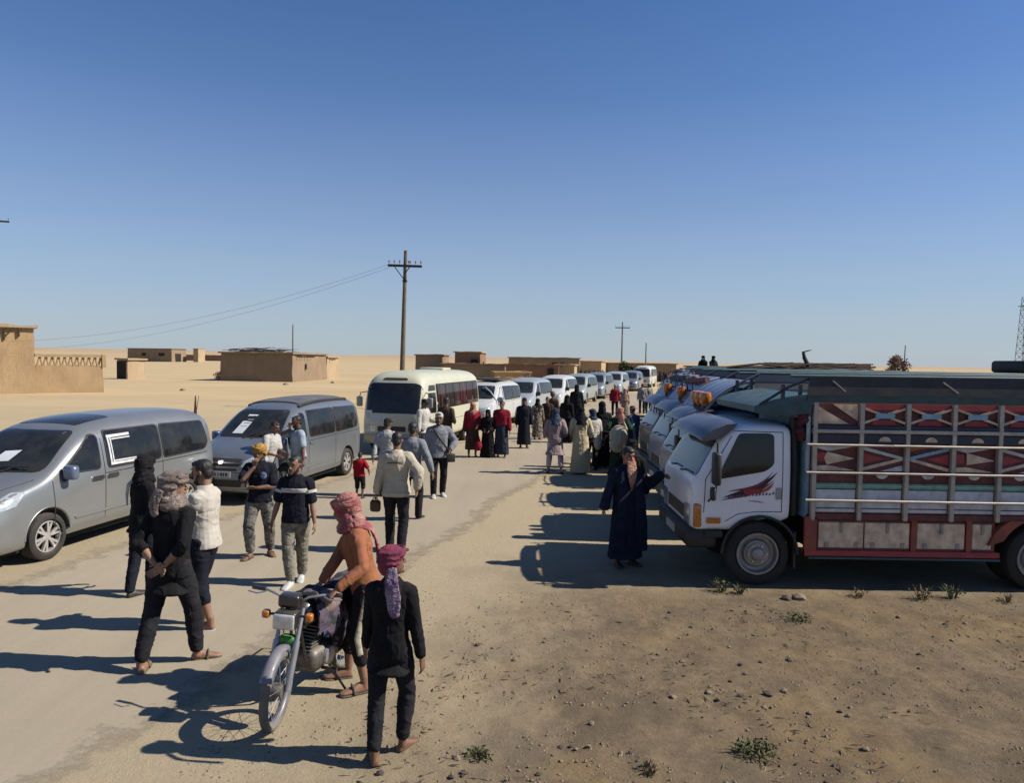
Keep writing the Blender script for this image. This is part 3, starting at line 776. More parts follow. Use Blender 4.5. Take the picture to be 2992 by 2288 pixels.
for i, (x, y, s) in enumerate(((-27.8, 62, .28), (-24.0, 78, .32), (-21, 86, .25), (-12.6, 71.5, .3), (-11.8, 71, .25))):
    put_stone(x, y, s, 'dark stone lying on the sand by the far mud houses', 'stones by the far mud houses')
def pebbles():
    rr = random.Random(8); mb = MB()
    base = [(0, 0, 1), (1, 0, 0), (0, 1, 0), (-1, 0, 0), (0, -1, 0)]
    for i in range(8200):
        y = 4.5 + rr.random() ** 1.4 * 4.9; x = rr.uniform(road_right(y) + .2, 0.72 * y + .2); s = rr.choice((.004, .005, .006, .008, .011, .016)); z = ground_z(x, y); a = rr.uniform(0, 1.5)
        if noise.noise((x * 1.1, y * 1.1, 9)) < -.15: continue
        ca, sa = math.cos(a) * s, math.sin(a) * s
        mb.add([(x, y, z + s * .8), (x + ca, y + sa, z), (x - sa, y + ca, z), (x - ca * 1.3, y - sa, z), (x + sa, y - ca * 1.2, z)], [(0, 1, 2), (0, 2, 3), (0, 3, 4), (0, 4, 1)])
    o = build_raw(mb, 'gravel', STONE, None); tag(o, 'fine gravel and clods scattered over the bare dirt', 'gravel', kind='stuff')
pebbles()
def litter():
    rr = random.Random(21); mb = MB()
    for i in range(1700):
        y = 4.6 + rr.random() ** 1.3 * 4.4; x = rr.uniform(road_right(y) + 1.0, 0.72 * y + .2)
        if noise.noise((x * .8, y * .8, 31)) < .02 + .25 * rr.random(): continue
        z = ground_z(x, y) + .006; a = rr.uniform(-.6, .6) + (1.57 if rr.random() < .3 else 0); L = rr.choice((.02, .03, .04, .06)); w = rr.choice((.002, .003, .005, .008)); dx, dy = math.cos(a) * L, math.sin(a) * L; px, py = -math.sin(a) * w, math.cos(a) * w
        mb.add([(x - dx, y - dy, z - .004), (x + px, y + py, z + .003), (x + dx, y + dy, z + .006), (x - px, y - py, z), (x, y, z + w + .004)], [(0, 4, 1), (1, 4, 2), (2, 4, 3), (3, 4, 0)])
    o = build_raw(mb, 'dry_litter', leaf_mat('litter', (.06, .045, .032), (.30, .23, .14)), None); tag(o, 'dry twigs and chaff littering the bare dirt', 'litter', kind='stuff')
litter()
# ------------------------------------------------------------ vehicle helpers
def carpaint(name, col, metal=0.0, rough=0.32, dust=0.35, var=0.05):
    return mat('paint_' + name, col, rough, metal, var, 2.0, 0.0, 60, dust, 0.5 if metal else 0.35)
RUBBER = mat('tyre_rubber', (0.022, 0.021, 0.020), 0.85, 0, 0.25, 8, 0.3, 50, 0.28)
RUBBER_D = mat('dusty_rubber', (0.035, 0.033, 0.030), 0.9, 0, 0.25, 8, 0.3, 50, 0.75)
CHROME = mat('chrome', (0.62, 0.62, 0.63), 0.22, 1.0, 0.1, 5, 0, 60, 0.2)
ALLOY = mat('alloy_wheel', (0.60, 0.59, 0.57), 0.38, 0.6, 0.15, 9, 0, 60, 0.35)
STEELG = mat('grey_steel', (0.33, 0.32, 0.31), 0.5, 0.5, 0.2, 7, 0, 60, 0.35)
BLACKP = mat('black_plastic', (0.018, 0.018, 0.019), 0.55, 0, 0.2, 6, 0.1, 80, 0.22)
DARKU = mat('dark_underbody', (0.012, 0.012, 0.012), 0.9)
LAMP = mat('lamp_glass', (0.55, 0.58, 0.60), 0.10, 0.35, 0.25, 14, 0, 60, 0.12, 1.0)
AMBER = mat('amber_lens', (0.62, 0.19, 0.02), 0.2, 0, 0.2, 20, 0, 60, 0.1, 0.8)
REDL = mat('red_lens', (0.42, 0.02, 0.015), 0.2, 0, 0.2, 20, 0, 60, 0.1, 0.8)
PAPER = mat('white_paper', (0.72, 0.76, 0.78), 0.8, 0, 0.06)
PAPERT = mat('paper_print', (0.25, 0.33, 0.40), 0.8, 0, 0.3, 30)
PLATE = mat('number_plate', (0.62, 0.62, 0.60), 0.5, 0, 0.08)
INKD = mat('dark_ink', (0.03, 0.03, 0.05), 0.7)
GLASS = glass_dark(); GLASS2 = glass_dark('windscreen_glass', (0.018, 0.022, 0.025), 0.05)
WHITEM = mat('white_tape', (0.66, 0.67, 0.68), 0.7, 0, 0.25, 14, 0, 40, 0.3)
def add_wheel(parent, c, r, w, side, spokes=5, rim=None, tyre=None, dish=0.0, style='alloy'):
    """wheel part (tyre) with rim and hub sub-parts; side = +1/-1 outer face along x"""
    x = c[0]; s = side
    t = MB(); p = [(-w / 2 * .55, r * .66), (-w / 2, r * .74), (-w / 2, r * .90), (-w / 2 * .82, r * .98), (-w / 4, r), (w / 4, r), (w / 2 * .82, r * .98), (w / 2, r * .90), (w / 2, r * .74), (w / 2 * .55, r * .66)]
    t.lathe(p, 36, 'X', c, True)
    wh = t.build('wheel', tyre or RUBBER, parent, 40)
    m = MB(); o = w / 2 * s
    if style == 'alloy':
        m.lathe([(x + o * .55, r * .67), (x + o * .80, r * .67), (x + o * .82, r * .62), (x + o * .30, r * .60), (x + o * .25, r * .67)], 36, 'X', (0, c[1], c[2]), True)
        for i in range(spokes):
            a = 2 * math.pi * i / spokes + .3
            for da in (-.17, .17):
                p0 = Vector((x + o * .62, c[1] + r * .14 * math.cos(a), c[2] + r * .14 * math.sin(a))); p1 = Vector((x + o * .60, c[1] + r * .63 * math.cos(a + da), c[2] + r * .63 * math.sin(a + da)))
                m.bar(p0, p1, r * .10, w * .14, up=(1, 0, 0))
        m.lathe([(x + o * .2, r * .20), (x + o * .66, r * .20), (x + o * .72, r * .13)], 20, 'X', (0, c[1], c[2]))
        m.build('rim', rim or ALLOY, wh, 40)
        d = MB(); d.lathe([(x + o * .0, r * .6), (x + o * .12, r * .6)], 24, 'X', (0, c[1], c[2])); d.build('brake_drum', DARKU, wh)
    else:
        # dished truck rim with a domed hub
        m.lathe([(x + o * .70, r * .68), (x + o * .95, r * .66), (x + o * .95, r * .60), (x + o * .35, r * .56), (x + o * .30, r * .46), (x + o * .62, r * .40), (x + o * .66, r * .20), (x + o * .2, r * .20), (x + o * .1, r * .68)], 40, 'X', (0, c[1], c[2]), True)
        m.build('rim', rim or STEELG, wh, 30)
        h = MB(); h.lathe([(x + o * .55, r * .34), (x + o * .78, r * .33), (x + o * .80, r * .22), (x + o * 1.12, r * .17), (x + o * 1.22, r * .10)], 24, 'X', (0, c[1], c[2])); h.build('hub', rim or STEELG, wh, 35)
        n = MB()
        for i in range(6):
            a = i * math.pi / 3; n.lathe([(x + o * .75, r * .035), (x + o * .92, r * .035)], 6, 'X', (0, c[1] + r * .28 * math.cos(a), c[2] + r * .28 * math.sin(a)))
        n.build('wheel_nuts', CHROME, wh)
    return wh
SECT = [(0, 0), (.55, 0), (.86, 0), (.955, .03), (.985, .10), (1, .20), (1, .32), (1, .44), (.992, .53), (.972, .62), (.945, .72), (.912, .83), (.875, .91), (.80, .965), (.66, .99), (.36, 1.004), (0, 1.008)]
def loft_body(stations, nsub=1, sect=SECT):
    """stations: (y, halfwidth, zbot, ztop, tumble) -> closed mesh with mirrored sections"""
    rings = []
    for (y, w, z0, z1, tb) in stations:
        half = []
        for fx, fz in sect:
            k = fx if fz < .5 else (1 - (1 - fx) * tb) if fx > .85 else (fx * (1 - .12 * (tb)))
            half.append((w * k, y, z0 + (z1 - z0) * fz))
        ring = half + [(-p[0], p[1], p[2]) for p in half[-2:0:-1]]
        rings.append(ring)
    mb = MB(); mb.rings(rings)
    me = mb.fixed()
    if nsub: me = evaluated(me, [('SUBSURF', dict(levels=nsub, render_levels=nsub))])
    return me
def cut_wheels(me, spots, r, w=0.34, xo=0.99):
    """boolean wheel wells"""
    body = bpy.data.objects.new('tmp_body', me); TMPS.collection.objects.link(body)
    cutters = []
    for (sx, y, z) in spots:
        c = MB(); c.lathe([(sx * (xo - w), r), (sx * (xo + .3), r)], 32, 'X', (0, y, z))
        o = bpy.data.objects.new('tmp_cut', c.fixed()); TMPS.collection.objects.link(o); cutters.append(o)
        md = body.modifiers.new('b', 'BOOLEAN'); md.operation = 'DIFFERENCE'; md.object = o; md.solver = 'EXACT'
    r_ = tmp_eval(body)
    for o in cutters + [body]:
        q = o.data; bpy.data.objects.remove(o); bpy.data.meshes.remove(q)
    return r_
def put(me, name, m, parent):
    return obj(name, me, parent, m)
def multi(meshes, name, m, parent):
    return obj(name, joined(meshes, name), parent, m)

# ------------------------------------------------------------ minivan
VAN_CACHE = {}
def van_shape():
    if 'b' in VAN_CACHE: return VAN_CACHE['b']
    ys = [-2.57, -2.50, -2.36, -2.10, -1.75, -1.60, -1.15, -.78, -.40, .5, 1.6, 2.2, 2.42, 2.54]
    zt = [.62, .86, .99, 1.10, 1.19, 1.24, 1.56, 1.79, 1.885, 1.945, 1.94, 1.905, 1.84, 1.62]
    W = [.70, .83, .905, .945, .955, .957, .96, .96, .96, .96, .958, .945, .915, .84]
    zb = [.33, .24, .22, .22, .23, .24, .25, .25, .25, .25, .25, .26, .30, .38]
    st = []
    yy = [-2.57, -2.53, -2.47, -2.38, -2.25, -2.05, -1.85, -1.70, -1.60, -1.45, -1.25, -1.05, -.88, -.74, -.55, -.2, .4, 1.0, 1.6, 2.0, 2.25, 2.40, 2.49, 2.54]
    for y in yy:
        t = spline(ys, zt, y); tb = .55 if y < -1.65 else min(1.25, .55 + (y + 1.65) * .8)
        st.append((y, spline(ys, W, y), spline(ys, zb, y), t, tb))
    me = loft_body(st, 1)
    bvh = BVHTree.FromPolygons([v.co.copy() for v in me.vertices], [tuple(p.vertices) for p in me.polygons])
    me = cut_wheels(me, [(s, y, .36) for s in (1, -1) for y in (-1.62, 1.58)], .40)
    smooth_angle(me, 35)
    VAN_CACHE['b'] = (me, bvh); return VAN_CACHE['b']
def make_van(loc, rz, label, paint, scale=1.05, detail=2, open_door=False, extras=None, group='vans parked in a line on the left of the road', dusty_dark=None):
    body, bvh = van_shape()
    root = empty('minivan', loc, rz, label, 'van', group); root.scale = (scale,) * 3
    key = ('parts', paint.name, detail, open_door)
    b = obj('body', body.copy() if True else body, root); b.data.materials.clear(); b.data.materials.append(paint)
    P = lambda poly, view, **k: panel(bvh, poly, view, **k)
    # glass
    ws = rpoly([(-.76, 1.235), (.76, 1.235), (.63, 1.765), (-.63, 1.765)], .10)
    wsc = put(P(ws, 'F', off=.010, grid=.06), 'windscreen', GLASS2, root)
    if detail > 1:
        for s in (-1, 1):
            w_ = MB(); w_.tube([(s * .1 + .05, -1.70, 1.215), (s * .1 + .25, -1.58, 1.30), (s * .1 + .50, -1.56, 1.31)], .012, 5); w_.build('wiper', BLACKP, wsc)
    win = {'front': [(-1.36, 1.185), (-.60, 1.165), (-.57, 1.69), (-.68, 1.695), (-.95, 1.50)], 'mid': [(-.44, 1.16), (.83, 1.15), (.83, 1.735), (-.43, 1.735)], 'rear': [(.90, 1.15), (2.12, 1.17), (2.26, 1.30), (2.16, 1.70), (.90, 1.735)]}
    for v in (('L', 'R') if detail > 1 else ('L',)):
        for k_, pl in win.items():
            if k_ == 'front' and open_door and v == 'L': continue
            put(P(rpoly(pl, .07), v, off=.011, grid=.07), 'window', GLASS, root)
    put(P(rpoly([(-.62, 1.22), (.62, 1.22), (.56, 1.72), (-.56, 1.72)], .08), 'B', grid=.2), 'rear_window', GLASS, root)
    # doors seams, handles, mirrors
    if detail > 1:
        for v in ('L', 'R'):
            gs = []
            for pl in win.values():
                q_ = rpoly(pl, .07); gs += [P(q, v, off=.013, depth=.010, grid=.1) for q in ribbon(q_ + q_[:1], .018)]
            multi(gs, 'window_gasket', BLACKP, root)
            put(P(rpoly([(-1.15, .50), (1.12, .50), (1.12, .545), (-1.15, .545)], .02), v, off=.016, grid=.2), 'side_moulding', paint, root)
        seams = [[(-1.52, .50), (-1.50, 1.18)], [(-.525, .36), (-.505, 1.78)], [(.865, .36), (.865, 1.80)], [(-1.48, .40), (-.53, .355)], [(-.50, .36), (.86, .36)], [(-.50, 1.08), (2.2, 1.10)]]
        for v in ('L', 'R'):
            put_ = []
            for s_ in seams:
                for q in ribbon(s_, .013): put_.append(P(q, v, off=.0015, depth=.004, grid=.08))
            multi(put_, 'door_seams', DARKU, root)
            put(P(rpoly([(-1.5, .30), (1.2, .30), (1.2, .40), (-1.2, .40)], .03), v, off=.018, grid=.25), 'side_sill', paint, root)
            for (y, z) in ((-.68, 1.03), (-.36, 1.03)):
                put(P(rpoly([(y - .12, z - .03), (y + .12, z - .03), (y + .12, z + .035), (y - .12, z + .035)], .03), v, off=.022, grid=.1), 'door_handle', CHROME if extras == 'first' else paint, root)
    for s in (1, -1):
        m_ = MB(); m_.rbox(s * 1.00 - .085, s * 1.00 + .125 * (1 if s > 0 else 1), -1.36, -1.22, 1.10, 1.31, .05, 3); mr = m_.build('mirror', BLACKP if detail < 2 else mat('mirror_shell', (.16, .20, .30), .25, .4, .1, 5, 0, 60, .1, .6), root, 60)
        a_ = MB(); a_.bar((s * .90, -1.29, 1.08), (s * 1.0, -1.29, 1.14), .06, .05); a_.build('mirror_arm', BLACKP, mr)
    # front: grille, lamps, bumper, plate
    for i, (z0, z1, hw) in enumerate(((.845, .905, .46), (.755, .81, .42), (.67, .72, .38))):
        put(P(rpoly([(-hw, z0), (hw, z0), (hw + .03, z1), (-hw - .03, z1)], .02), 'F', off=.006, grid=.1), 'grille_slot', BLACKP, root)
    put(P(rpoly([(-.5, .815), (.5, .815), (.51, .838), (-.51, .838)], .008), 'F', off=.016, grid=.1), 'grille_bar', CHROME, root)
    em = P(rpoly([(-.05, .80), (.05, .80), (.065, .865), (-.065, .865)], .02), 'F', off=.026, grid=.05); put(em, 'emblem', CHROME, root)
    for s in (1, -1):
        hl = [(s * .47, .745), (s * .80, .80), (s * .885, .985), (s * .78, .99), (s * .53, .87)]
        h_ = put(P(rpoly(hl, .03), 'F', off=.010, grid=.06), 'headlight', LAMP, root)
        put(P(rpoly([(-2.47, .80), (-2.14, .86), (-1.96, 1.03), (-2.10, 1.04), (-2.40, .93)], .025), 'L' if s > 0 else 'R', off=.010, grid=.05), 'headlight_wing', LAMP, h_)
        ai = [(s * .845, .80), (s * .90, .84), (s * .90, .95), (s * .85, .93)]
        fog = [(s * .60, .36), (s * .79, .37), (s * .80, .47), (s * .60, .46)]
        f_ = put(P(rpoly(fog, .03), 'F', off=.008, grid=.08), 'fog_light', BLACKP, root)
        put(P(rpoly([(s * .64, .375), (s * .74, .38), (s * .74, .455), (s * .64, .45)], .03), 'F', off=.014, grid=.05), 'lens', LAMP, f_)
    put(P(rpoly([(-.5, .36), (.5, .36), (.52, .50), (-.52, .50)], .03), 'F', off=.005, grid=.1), 'lower_grille', BLACKP, root)
    if detail > 1:
        put(P(rpoly([(-.86, .285), (.86, .285), (.86, .315), (-.86, .315)], .01), 'F', off=.012, grid=.1), 'bumper_lip', STEELG, root)
        pl = put(P([(-.26, .545), (.26, .545), (.26, .655), (-.26, .655)], 'F', off=.020, grid=.15), 'number_plate', PLATE, root)
        for i, (a, w_) in enumerate(((-.21, .03), (-.16, .03), (-.11, .03), (-.03, .02), (.03, .04), (.09, .03), (.15, .04))):
            put(P([(a, .57), (a + w_, .57), (a + w_, .63), (a, .63)], 'F', off=.024, depth=.003), 'plate_mark', INKD, pl)
        put(P(ribbon([(-.70, .64), (.70, .64)], .008)[0], 'F', off=.002, depth=.004, grid=.07), 'bumper_seam', DARKU, root)
        sm = []
        for s in (1, -1):
            for q in ribbon([(s * .60, -2.30), (s * .72, -1.95), (s * .78, -1.70)], .008): sm.append(P(q, 'T', off=.002, depth=.004, grid=.06))
        multi(sm, 'bonnet_seams', DARKU, root)
        for s in (1, -1):
            put(P(rpoly([(s * .70, .75), (s * .86, .75), (s * .86, 1.10), (s * .74, 1.10)], .03), 'B', grid=.12), 'tail_light', REDL, root)
    for s in (1, -1):
        for y in (-1.62, 1.58): add_wheel(root, (s * .835, y, .335), .335, .235, s, 6)
        ar = MB()
        for y in (-1.62, 1.58):
            n = 18; pts = []
            pts = [(s * .937, y + .405 * math.cos(math.pi * (i / n) ), .355 + .405 * math.sin(math.pi * (i / n))) for i in range(n + 1)]
            ar.tube(pts, .016, 6)
        ar.build('arch_lip', paint, root, 50)
    und = MB(); und.box(-.78, .78, -2.2, 2.3, .18, .28); und.build('underbody', DARKU, root)
    return root, bvh
def open_front_door(root, paint, ang=58):
    """driver's door hinged at the front and swung out"""
    h = empty('door', (0.955, -1.47, 0)); h.parent = root; h.rotation_euler = (0, 0, R(ang))
    # frame outline in (y along door, z), hinge at y=0
    mb = MB(); mb.prism(rpoly([(0, .42), (.90, .36), (.95, .55), (.95, 1.12), (0, 1.17)], .06), -.05, .02, 'X'); mb.build('panel', paint, h, 30)
    mb = MB(); fr = [(0.02, 1.16), (.42, 1.52), (.78, 1.70), (.90, 1.69), (.94, 1.12)]
    mb.tube([(-.05, p[0], p[1]) for p in fr], .032, 6); mb.build('window_frame', paint, h, 40)
    mb = MB(); mb.prism([(0.06, 1.17), (.42, 1.50), (.78, 1.68), (.89, 1.67), (.92, 1.14)], -.055, -.045, 'X'); mb.build('pane', glass_clear(), h)
SILVER = carpaint('silver', (0.34, 0.355, 0.36), 0.65, 0.32, 0.22)
SILVERD = carpaint('grey_silver', (0.27, 0.295, 0.325), 0.65, 0.33, 0.10)
WHITEP = carpaint('white', (0.62, 0.63, 0.62), 0.0, 0.35, 0.18)
GREYG = carpaint('greenish_grey', (0.32, 0.37, 0.36), 0.3, 0.35, 0.2)
PALEB = carpaint('pale_blue', (0.45, 0.49, 0.52), 0.2, 0.35, 0.2)

# van at the left edge
v1, bv = make_van((-7.32, 12.36, 0), -10.5, 'silver minivan at left edge with white tape bracket on its side window', SILVER, 1.02, extras='first')
sr = put(panel(bv, rpoly([(-.52, -.62), (.52, -.62), (.52, .10), (-.52, .10)], .06), 'T', off=.008), 'sunroof', GLASS, v1)
tp = []
for q in ([(-.38, 1.20), (-.345, 1.20), (-.345, 1.66), (-.38, 1.66)], [(-.325, 1.20), (-.30, 1.20), (-.30, 1.62), (-.325, 1.62)], [(-.385, 1.615), (.12, 1.625), (.12, 1.665), (-.385, 1.66)], [(-.29, 1.58), (.12, 1.585), (.12, 1.605), (-.29, 1.60)], [(-.385, 1.19), (.20, 1.185), (.20, 1.225), (-.385, 1.23)], [(-.30, 1.24), (.20, 1.235), (.20, 1.255), (-.30, 1.26)]):
    tp.append(panel(bv, q, 'L', off=.016, depth=.004))
multi(tp, 'tape_bracket', WHITEM, v1)
pp = put(panel(bv, [(-.18, 1.34), (.10, 1.36), (.16, 1.50), (-.10, 1.48)], 'F', off=.012, depth=.004), 'paper_sheet', PAPER, v1)
MB().prism([(-.02, 0), (.07, 0), (.03, .42)], .62, .64, 'X').build('flag', mat('dark_red_cloth', (.08, .015, .012), .9), v1).location = (0.0, 2.26, 1.74)
MB().tube([(.66, 2.24, 1.72), (.68, 2.32, 2.16)], [.008, .005], 5).build('aerial', BLACKP, v1)
# second van
v2, bv = make_van((-5.35, 17.3, 0), -11, 'grey silver minivan with flat roof rack and paper sheet on its windscreen', SILVERD, 1.03); v2.scale.x = .93
put(panel(bv, rpoly([(-.60, -.35), (.60, -.35), (.60, 1.85), (-.60, 1.85)], .06), 'T', off=.03, depth=.05, grid=.2), 'roof_panel', mat('rack_panel', (.13, .14, .15), .4, .2, .35, 5, .3, 20, .35), v2)
for s in (-1, 1): put(panel(bv, [(s * .66 - .025, -.5), (s * .66 + .025, -.5), (s * .66 + .025, 2.0), (s * .66 - .025, 2.0)], 'T', off=.05, depth=.05, grid=.2), 'roof_rail', BLACKP, v2)
sh = put(panel(bv, [(-.42, 1.30), (-.16, 1.30), (-.06, 1.66), (-.30, 1.66)], 'F', off=.012, depth=.004), 'paper_sheet', PAPER, v2)
for i in range(4): put(panel(bv, [(-.36 + .035 * i, 1.36 + .065 * i), (-.20 + .035 * i, 1.36 + .065 * i), (-.195 + .035 * i, 1.375 + .065 * i), (-.355 + .035 * i, 1.375 + .065 * i)], 'F', off=.016, depth=.003), 'print_line', PAPERT, sh)
# the rest of the line (wheel-track points along the road)
v3, _ = make_van((-1.15, 33.9, 0), -16, 'white minivan with its driver door swung open behind the bus', WHITEP, 1.05, open_door=True)
open_front_door(v3, WHITEP)
MB().rbox(-.62, .62, -.3, 1.7, 2.0, 2.05, .02).build('roof_rack_deck', BLACKP, v3)
make_van((0.75, 40.4, 0), -16, 'pale blue-grey minivan right behind the van with the open door', PALEB, 1.05, 1)
make_van((2.75, 47.0, 0), -16, 'bright white minivan third in line behind the bus', WHITEP, 1.08, 1)
make_van((4.85, 54.0, 0), -17, 'greenish grey minivan half hidden by women in black', GREYG, 1.08, 1)
make_van((7.1, 61.5, 0), -17, 'silver minivan beyond the greenish grey one', SILVER, 1.08, 1)
make_van((9.7, 69.5, 0), -17, 'far white minivan above the man in the red waistcoat', PALEB, 1.08, 1)
make_van((12.6, 78.0, 0), -17, 'farthest dark grey minivan just before the far white bus', SILVERD, 1.08, 1)
# ------------------------------------------------------------ coaster-like bus
CREAM = carpaint('cream', (0.66, 0.65, 0.48), 0.0, 0.38, 0.15); BUSW = carpaint('bus_white', (0.68, 0.67, 0.63), 0.0, 0.38, 0.15)
CURT = [mat('curtain_red', (.24, .03, .05), .95, 0, .3, 12), mat('curtain_green', (.05, .11, .09), .95, 0, .3, 12), mat('curtain_rose', (.30, .14, .17), .95, 0, .3, 12), mat('curtain_dark', (.03, .02, .025), .95)]
BUS_C = {}
def bus_shape():
    if 'b' in BUS_C: return BUS_C['b']
    ys = [-3.52, -3.46, -3.36, -3.22, -3.05, -2.8, -2.4, 0, 2.8, 3.2, 3.42, 3.50]; zt = [1.18, 1.45, 1.95, 2.32, 2.49, 2.575, 2.61, 2.62, 2.59, 2.54, 2.42, 2.10]
    W = [.86, .94, .985, 1.01, 1.02, 1.025, 1.03, 1.03, 1.03, 1.02, .98, .90]; zb = [.42, .36, .33, .33, .34, .35, .35, .35, .35, .36, .40, .46]
    st = [(y, spline(ys, W, y), spline(ys, zb, y), spline(ys, zt, y), .9) for y in (-3.52, -3.50, -3.46, -3.41, -3.36, -3.29, -3.22, -3.13, -3.02, -2.85, -2.6, -2.2, -1.2, 0, 1.4, 2.6, 3.0, 3.25, 3.40, 3.47, 3.50)]
    me = loft_body(st, 1)
    bvh = BVHTree.FromPolygons([v.co.copy() for v in me.vertices], [tuple(p.vertices) for p in me.polygons])
    me = cut_wheels(me, [(s, y, .42) for s in (1, -1) for y in (-2.45, 1.45)], .47, .36, 1.05)
    smooth_angle(me, 35); BUS_C['b'] = (me, bvh); return BUS_C['b']
def make_bus(loc, rz, label, paint, full=True):
    body, bvh = bus_shape(); root = empty('coach_bus', loc, rz, label, 'bus', 'small buses parked in the line')
    b = obj('body', body.copy(), root); b.data.materials.clear(); b.data.materials.append(paint)
    P = lambda poly, view, **k: panel(bvh, poly, view, **k)
    wsc = put(P(rpoly([(-.95, 1.30), (.95, 1.30), (.91, 2.13), (.72, 2.24), (-.72, 2.24), (-.91, 2.13)], .10), 'F', off=.006, grid=.09), 'windscreen', GLASS2, root)
    put(P(rpoly([(-.42, 2.335), (.42, 2.335), (.36, 2.40), (-.36, 2.40)], .03), 'F', off=.012, grid=.08), 'roof_vent', BLACKP, root)
    # side windows: dark surround, curtains, clear panes
    wins = [(-2.05, -1.25), (-1.20, -.38), (-.33, .49), (.54, 1.36), (1.41, 2.23), (2.28, 3.05)]
    rr = random.Random(4)
    for v, s in (('L', 1), ('R', -1)):
        put(P(rpoly([(-2.12, 1.36), (3.12, 1.36), (3.12, 2.20), (-2.12, 2.20)], .06), v, off=.004, grid=.3), 'window_band', BLACKP, root)
        put(P(rpoly([(-2.98, 1.30), (-2.22, 1.27), (-2.22, 1.93), (-2.93, 1.93)], .06), v, off=.006, grid=.2), 'cab_window', GLASS, root)
        put(P(rpoly([(-2.90, 1.99), (-2.22, 1.99), (-2.22, 2.17), (-2.80, 2.17)], .05), v, off=.006, grid=.2), 'quarter_light', GLASS, root)
        for (a, c) in wins:
            w = put(P(rpoly([(a, 1.40), (c, 1.40), (c, 2.16), (a, 2.16)], .05), v, off=.040, depth=.004, grid=.3), 'window', glass_clear('bus_glass', (.55, .58, .57)), root)
            if not full: continue
            y = a + .03
            while y < c - .05:
                wd = rr.choice((.05, .07, .10)); k_ = rr.choice((.012, .020, .028))
                put(P([(y, 1.41), (min(c, y + wd), 1.41), (min(c, y + wd), 2.15), (y, 2.15)], v, off=k_, depth=.008, grid=.2), 'curtain', rr.choice((CURT[0], CURT[0], CURT[2], CURT[1], CURT[3], CURT[2])), w)
                y += wd
        sm = [P(q, v, off=.002, depth=.004, grid=.15) for q in ribbon([(-2.16, .55), (-2.16, 2.22)], .012) + ribbon([(-2.16, .95), (3.2, .95)], .012) + ribbon([(-3.05, .50), (-3.03, 1.25)], .012)]
        multi(sm, 'body_seams', DARKU, root)
        put(P(rpoly([(-2.6, 1.05), (-2.45, 1.05), (-2.45, 1.10), (-2.6, 1.10)], .01), v, off=.015), 'door_handle', BLACKP, root)
        m_ = MB(); m_.rbox(s * 1.16 - .10, s * 1.16 + .10, -3.34, -3.25, 1.48, 1.80, .05, 3); mr = m_.build('mirror', STEELG, root, 60)
        MB().tube([(s * .96, -3.1, 1.95), (s * 1.12, -3.3, 1.92), (s * 1.16, -3.3, 1.78)], .015, 6).build('mirror_arm', BLACKP, mr)
        # headlamps, indicator, bumper
        put(P(rpoly([(s * .52, .72), (s * .84, .72), (s * .86, .90), (s * .52, .90)], .04), 'F', off=.008, grid=.08), 'headlight', LAMP, root)
        put(P(rpoly([(s * .86, .74), (s * .93, .76), (s * .93, .88), (s * .87, .89)], .01), 'F', off=.012, grid=.05), 'indicator', AMBER, root)
        put(P(rpoly([(s * .62, .95), (s * .80, .95), (s * .80, 1.45), (s * .62, 1.45)], .03), 'B', grid=.2), 'tail_light', REDL, root)
        for y in (-2.45, 1.45): add_wheel(root, (s * .90, y, .40), .40, .24, s, rim=mat('white_wheel', (.60, .60, .56), .5, .1, .2, 8, 0, 60, .4), style='truck')
    put(P(rpoly([(-.46, .74), (.46, .74), (.46, .90), (-.46, .90)], .03), 'F', off=.006, grid=.08), 'grille', BLACKP, root)
    put(P(rpoly([(-.97, .36), (.97, .36), (.97, .64), (-.97, .64)], .05), 'F', off=.05, depth=.08, grid=.1), 'bumper', mat('bumper_grey', (.40, .40, .36), .5, 0, .2, 5, 0, 60, .4) if full else paint, root)
    pl = put(P([(-.26, .44), (.26, .44), (.26, .55), (-.26, .55)], 'F', off=.058, depth=.004), 'number_plate', PLATE, root)
    for a in (-.02, .02, .08, .13): put(P([(a, .465), (a + .03, .465), (a + .03, .525), (a, .525)], 'F', off=.062, depth=.003), 'plate_mark', INKD, pl)
    if full:
        for (x, z, w, h) in ((-.86, 1.10, .20, .28), (-.62, .98, .20, .24), (-.40, 1.00, .16, .20), (-.90, .72, .17, .22)):
            q = put(P([(x, z), (x + w, z), (x + w, z + h), (x, z + h)], 'F', off=.022, depth=.004), 'paper_sheet', PAPER, root)
            for i in range(3): put(P([(x + .03, z + .05 + .06 * i), (x + w - .03, z + .05 + .06 * i), (x + w - .03, z + .065 + .06 * i), (x + .03, z + .065 + .06 * i)], 'F', off=.026, depth=.003), 'print_line', PAPERT, q)
        for s in (-1, 1): MB().tube([(s * .15 + .1, -3.44, 1.30), (s * .15 + .35, -3.40, 1.36), (s * .15 + .62, -3.40, 1.38)], .012, 5).build('wiper', BLACKP, wsc)
        MB().rbox(-.45, .45, .3, 1.3, 2.60, 2.70, .05).build('roof_hatch', paint, root, 40)
    MB().box(-.85, .85, -3.1, 3.2, .26, .40).build('underbody', DARKU, root)
    return root
make_bus((-2.98, 26.15, 0), -12, 'cream bus with red curtains and paper notices on its front', CREAM)
make_bus((16.4, 90.5, 0), -17, 'far white bus at the end of the parked line', BUSW, False)
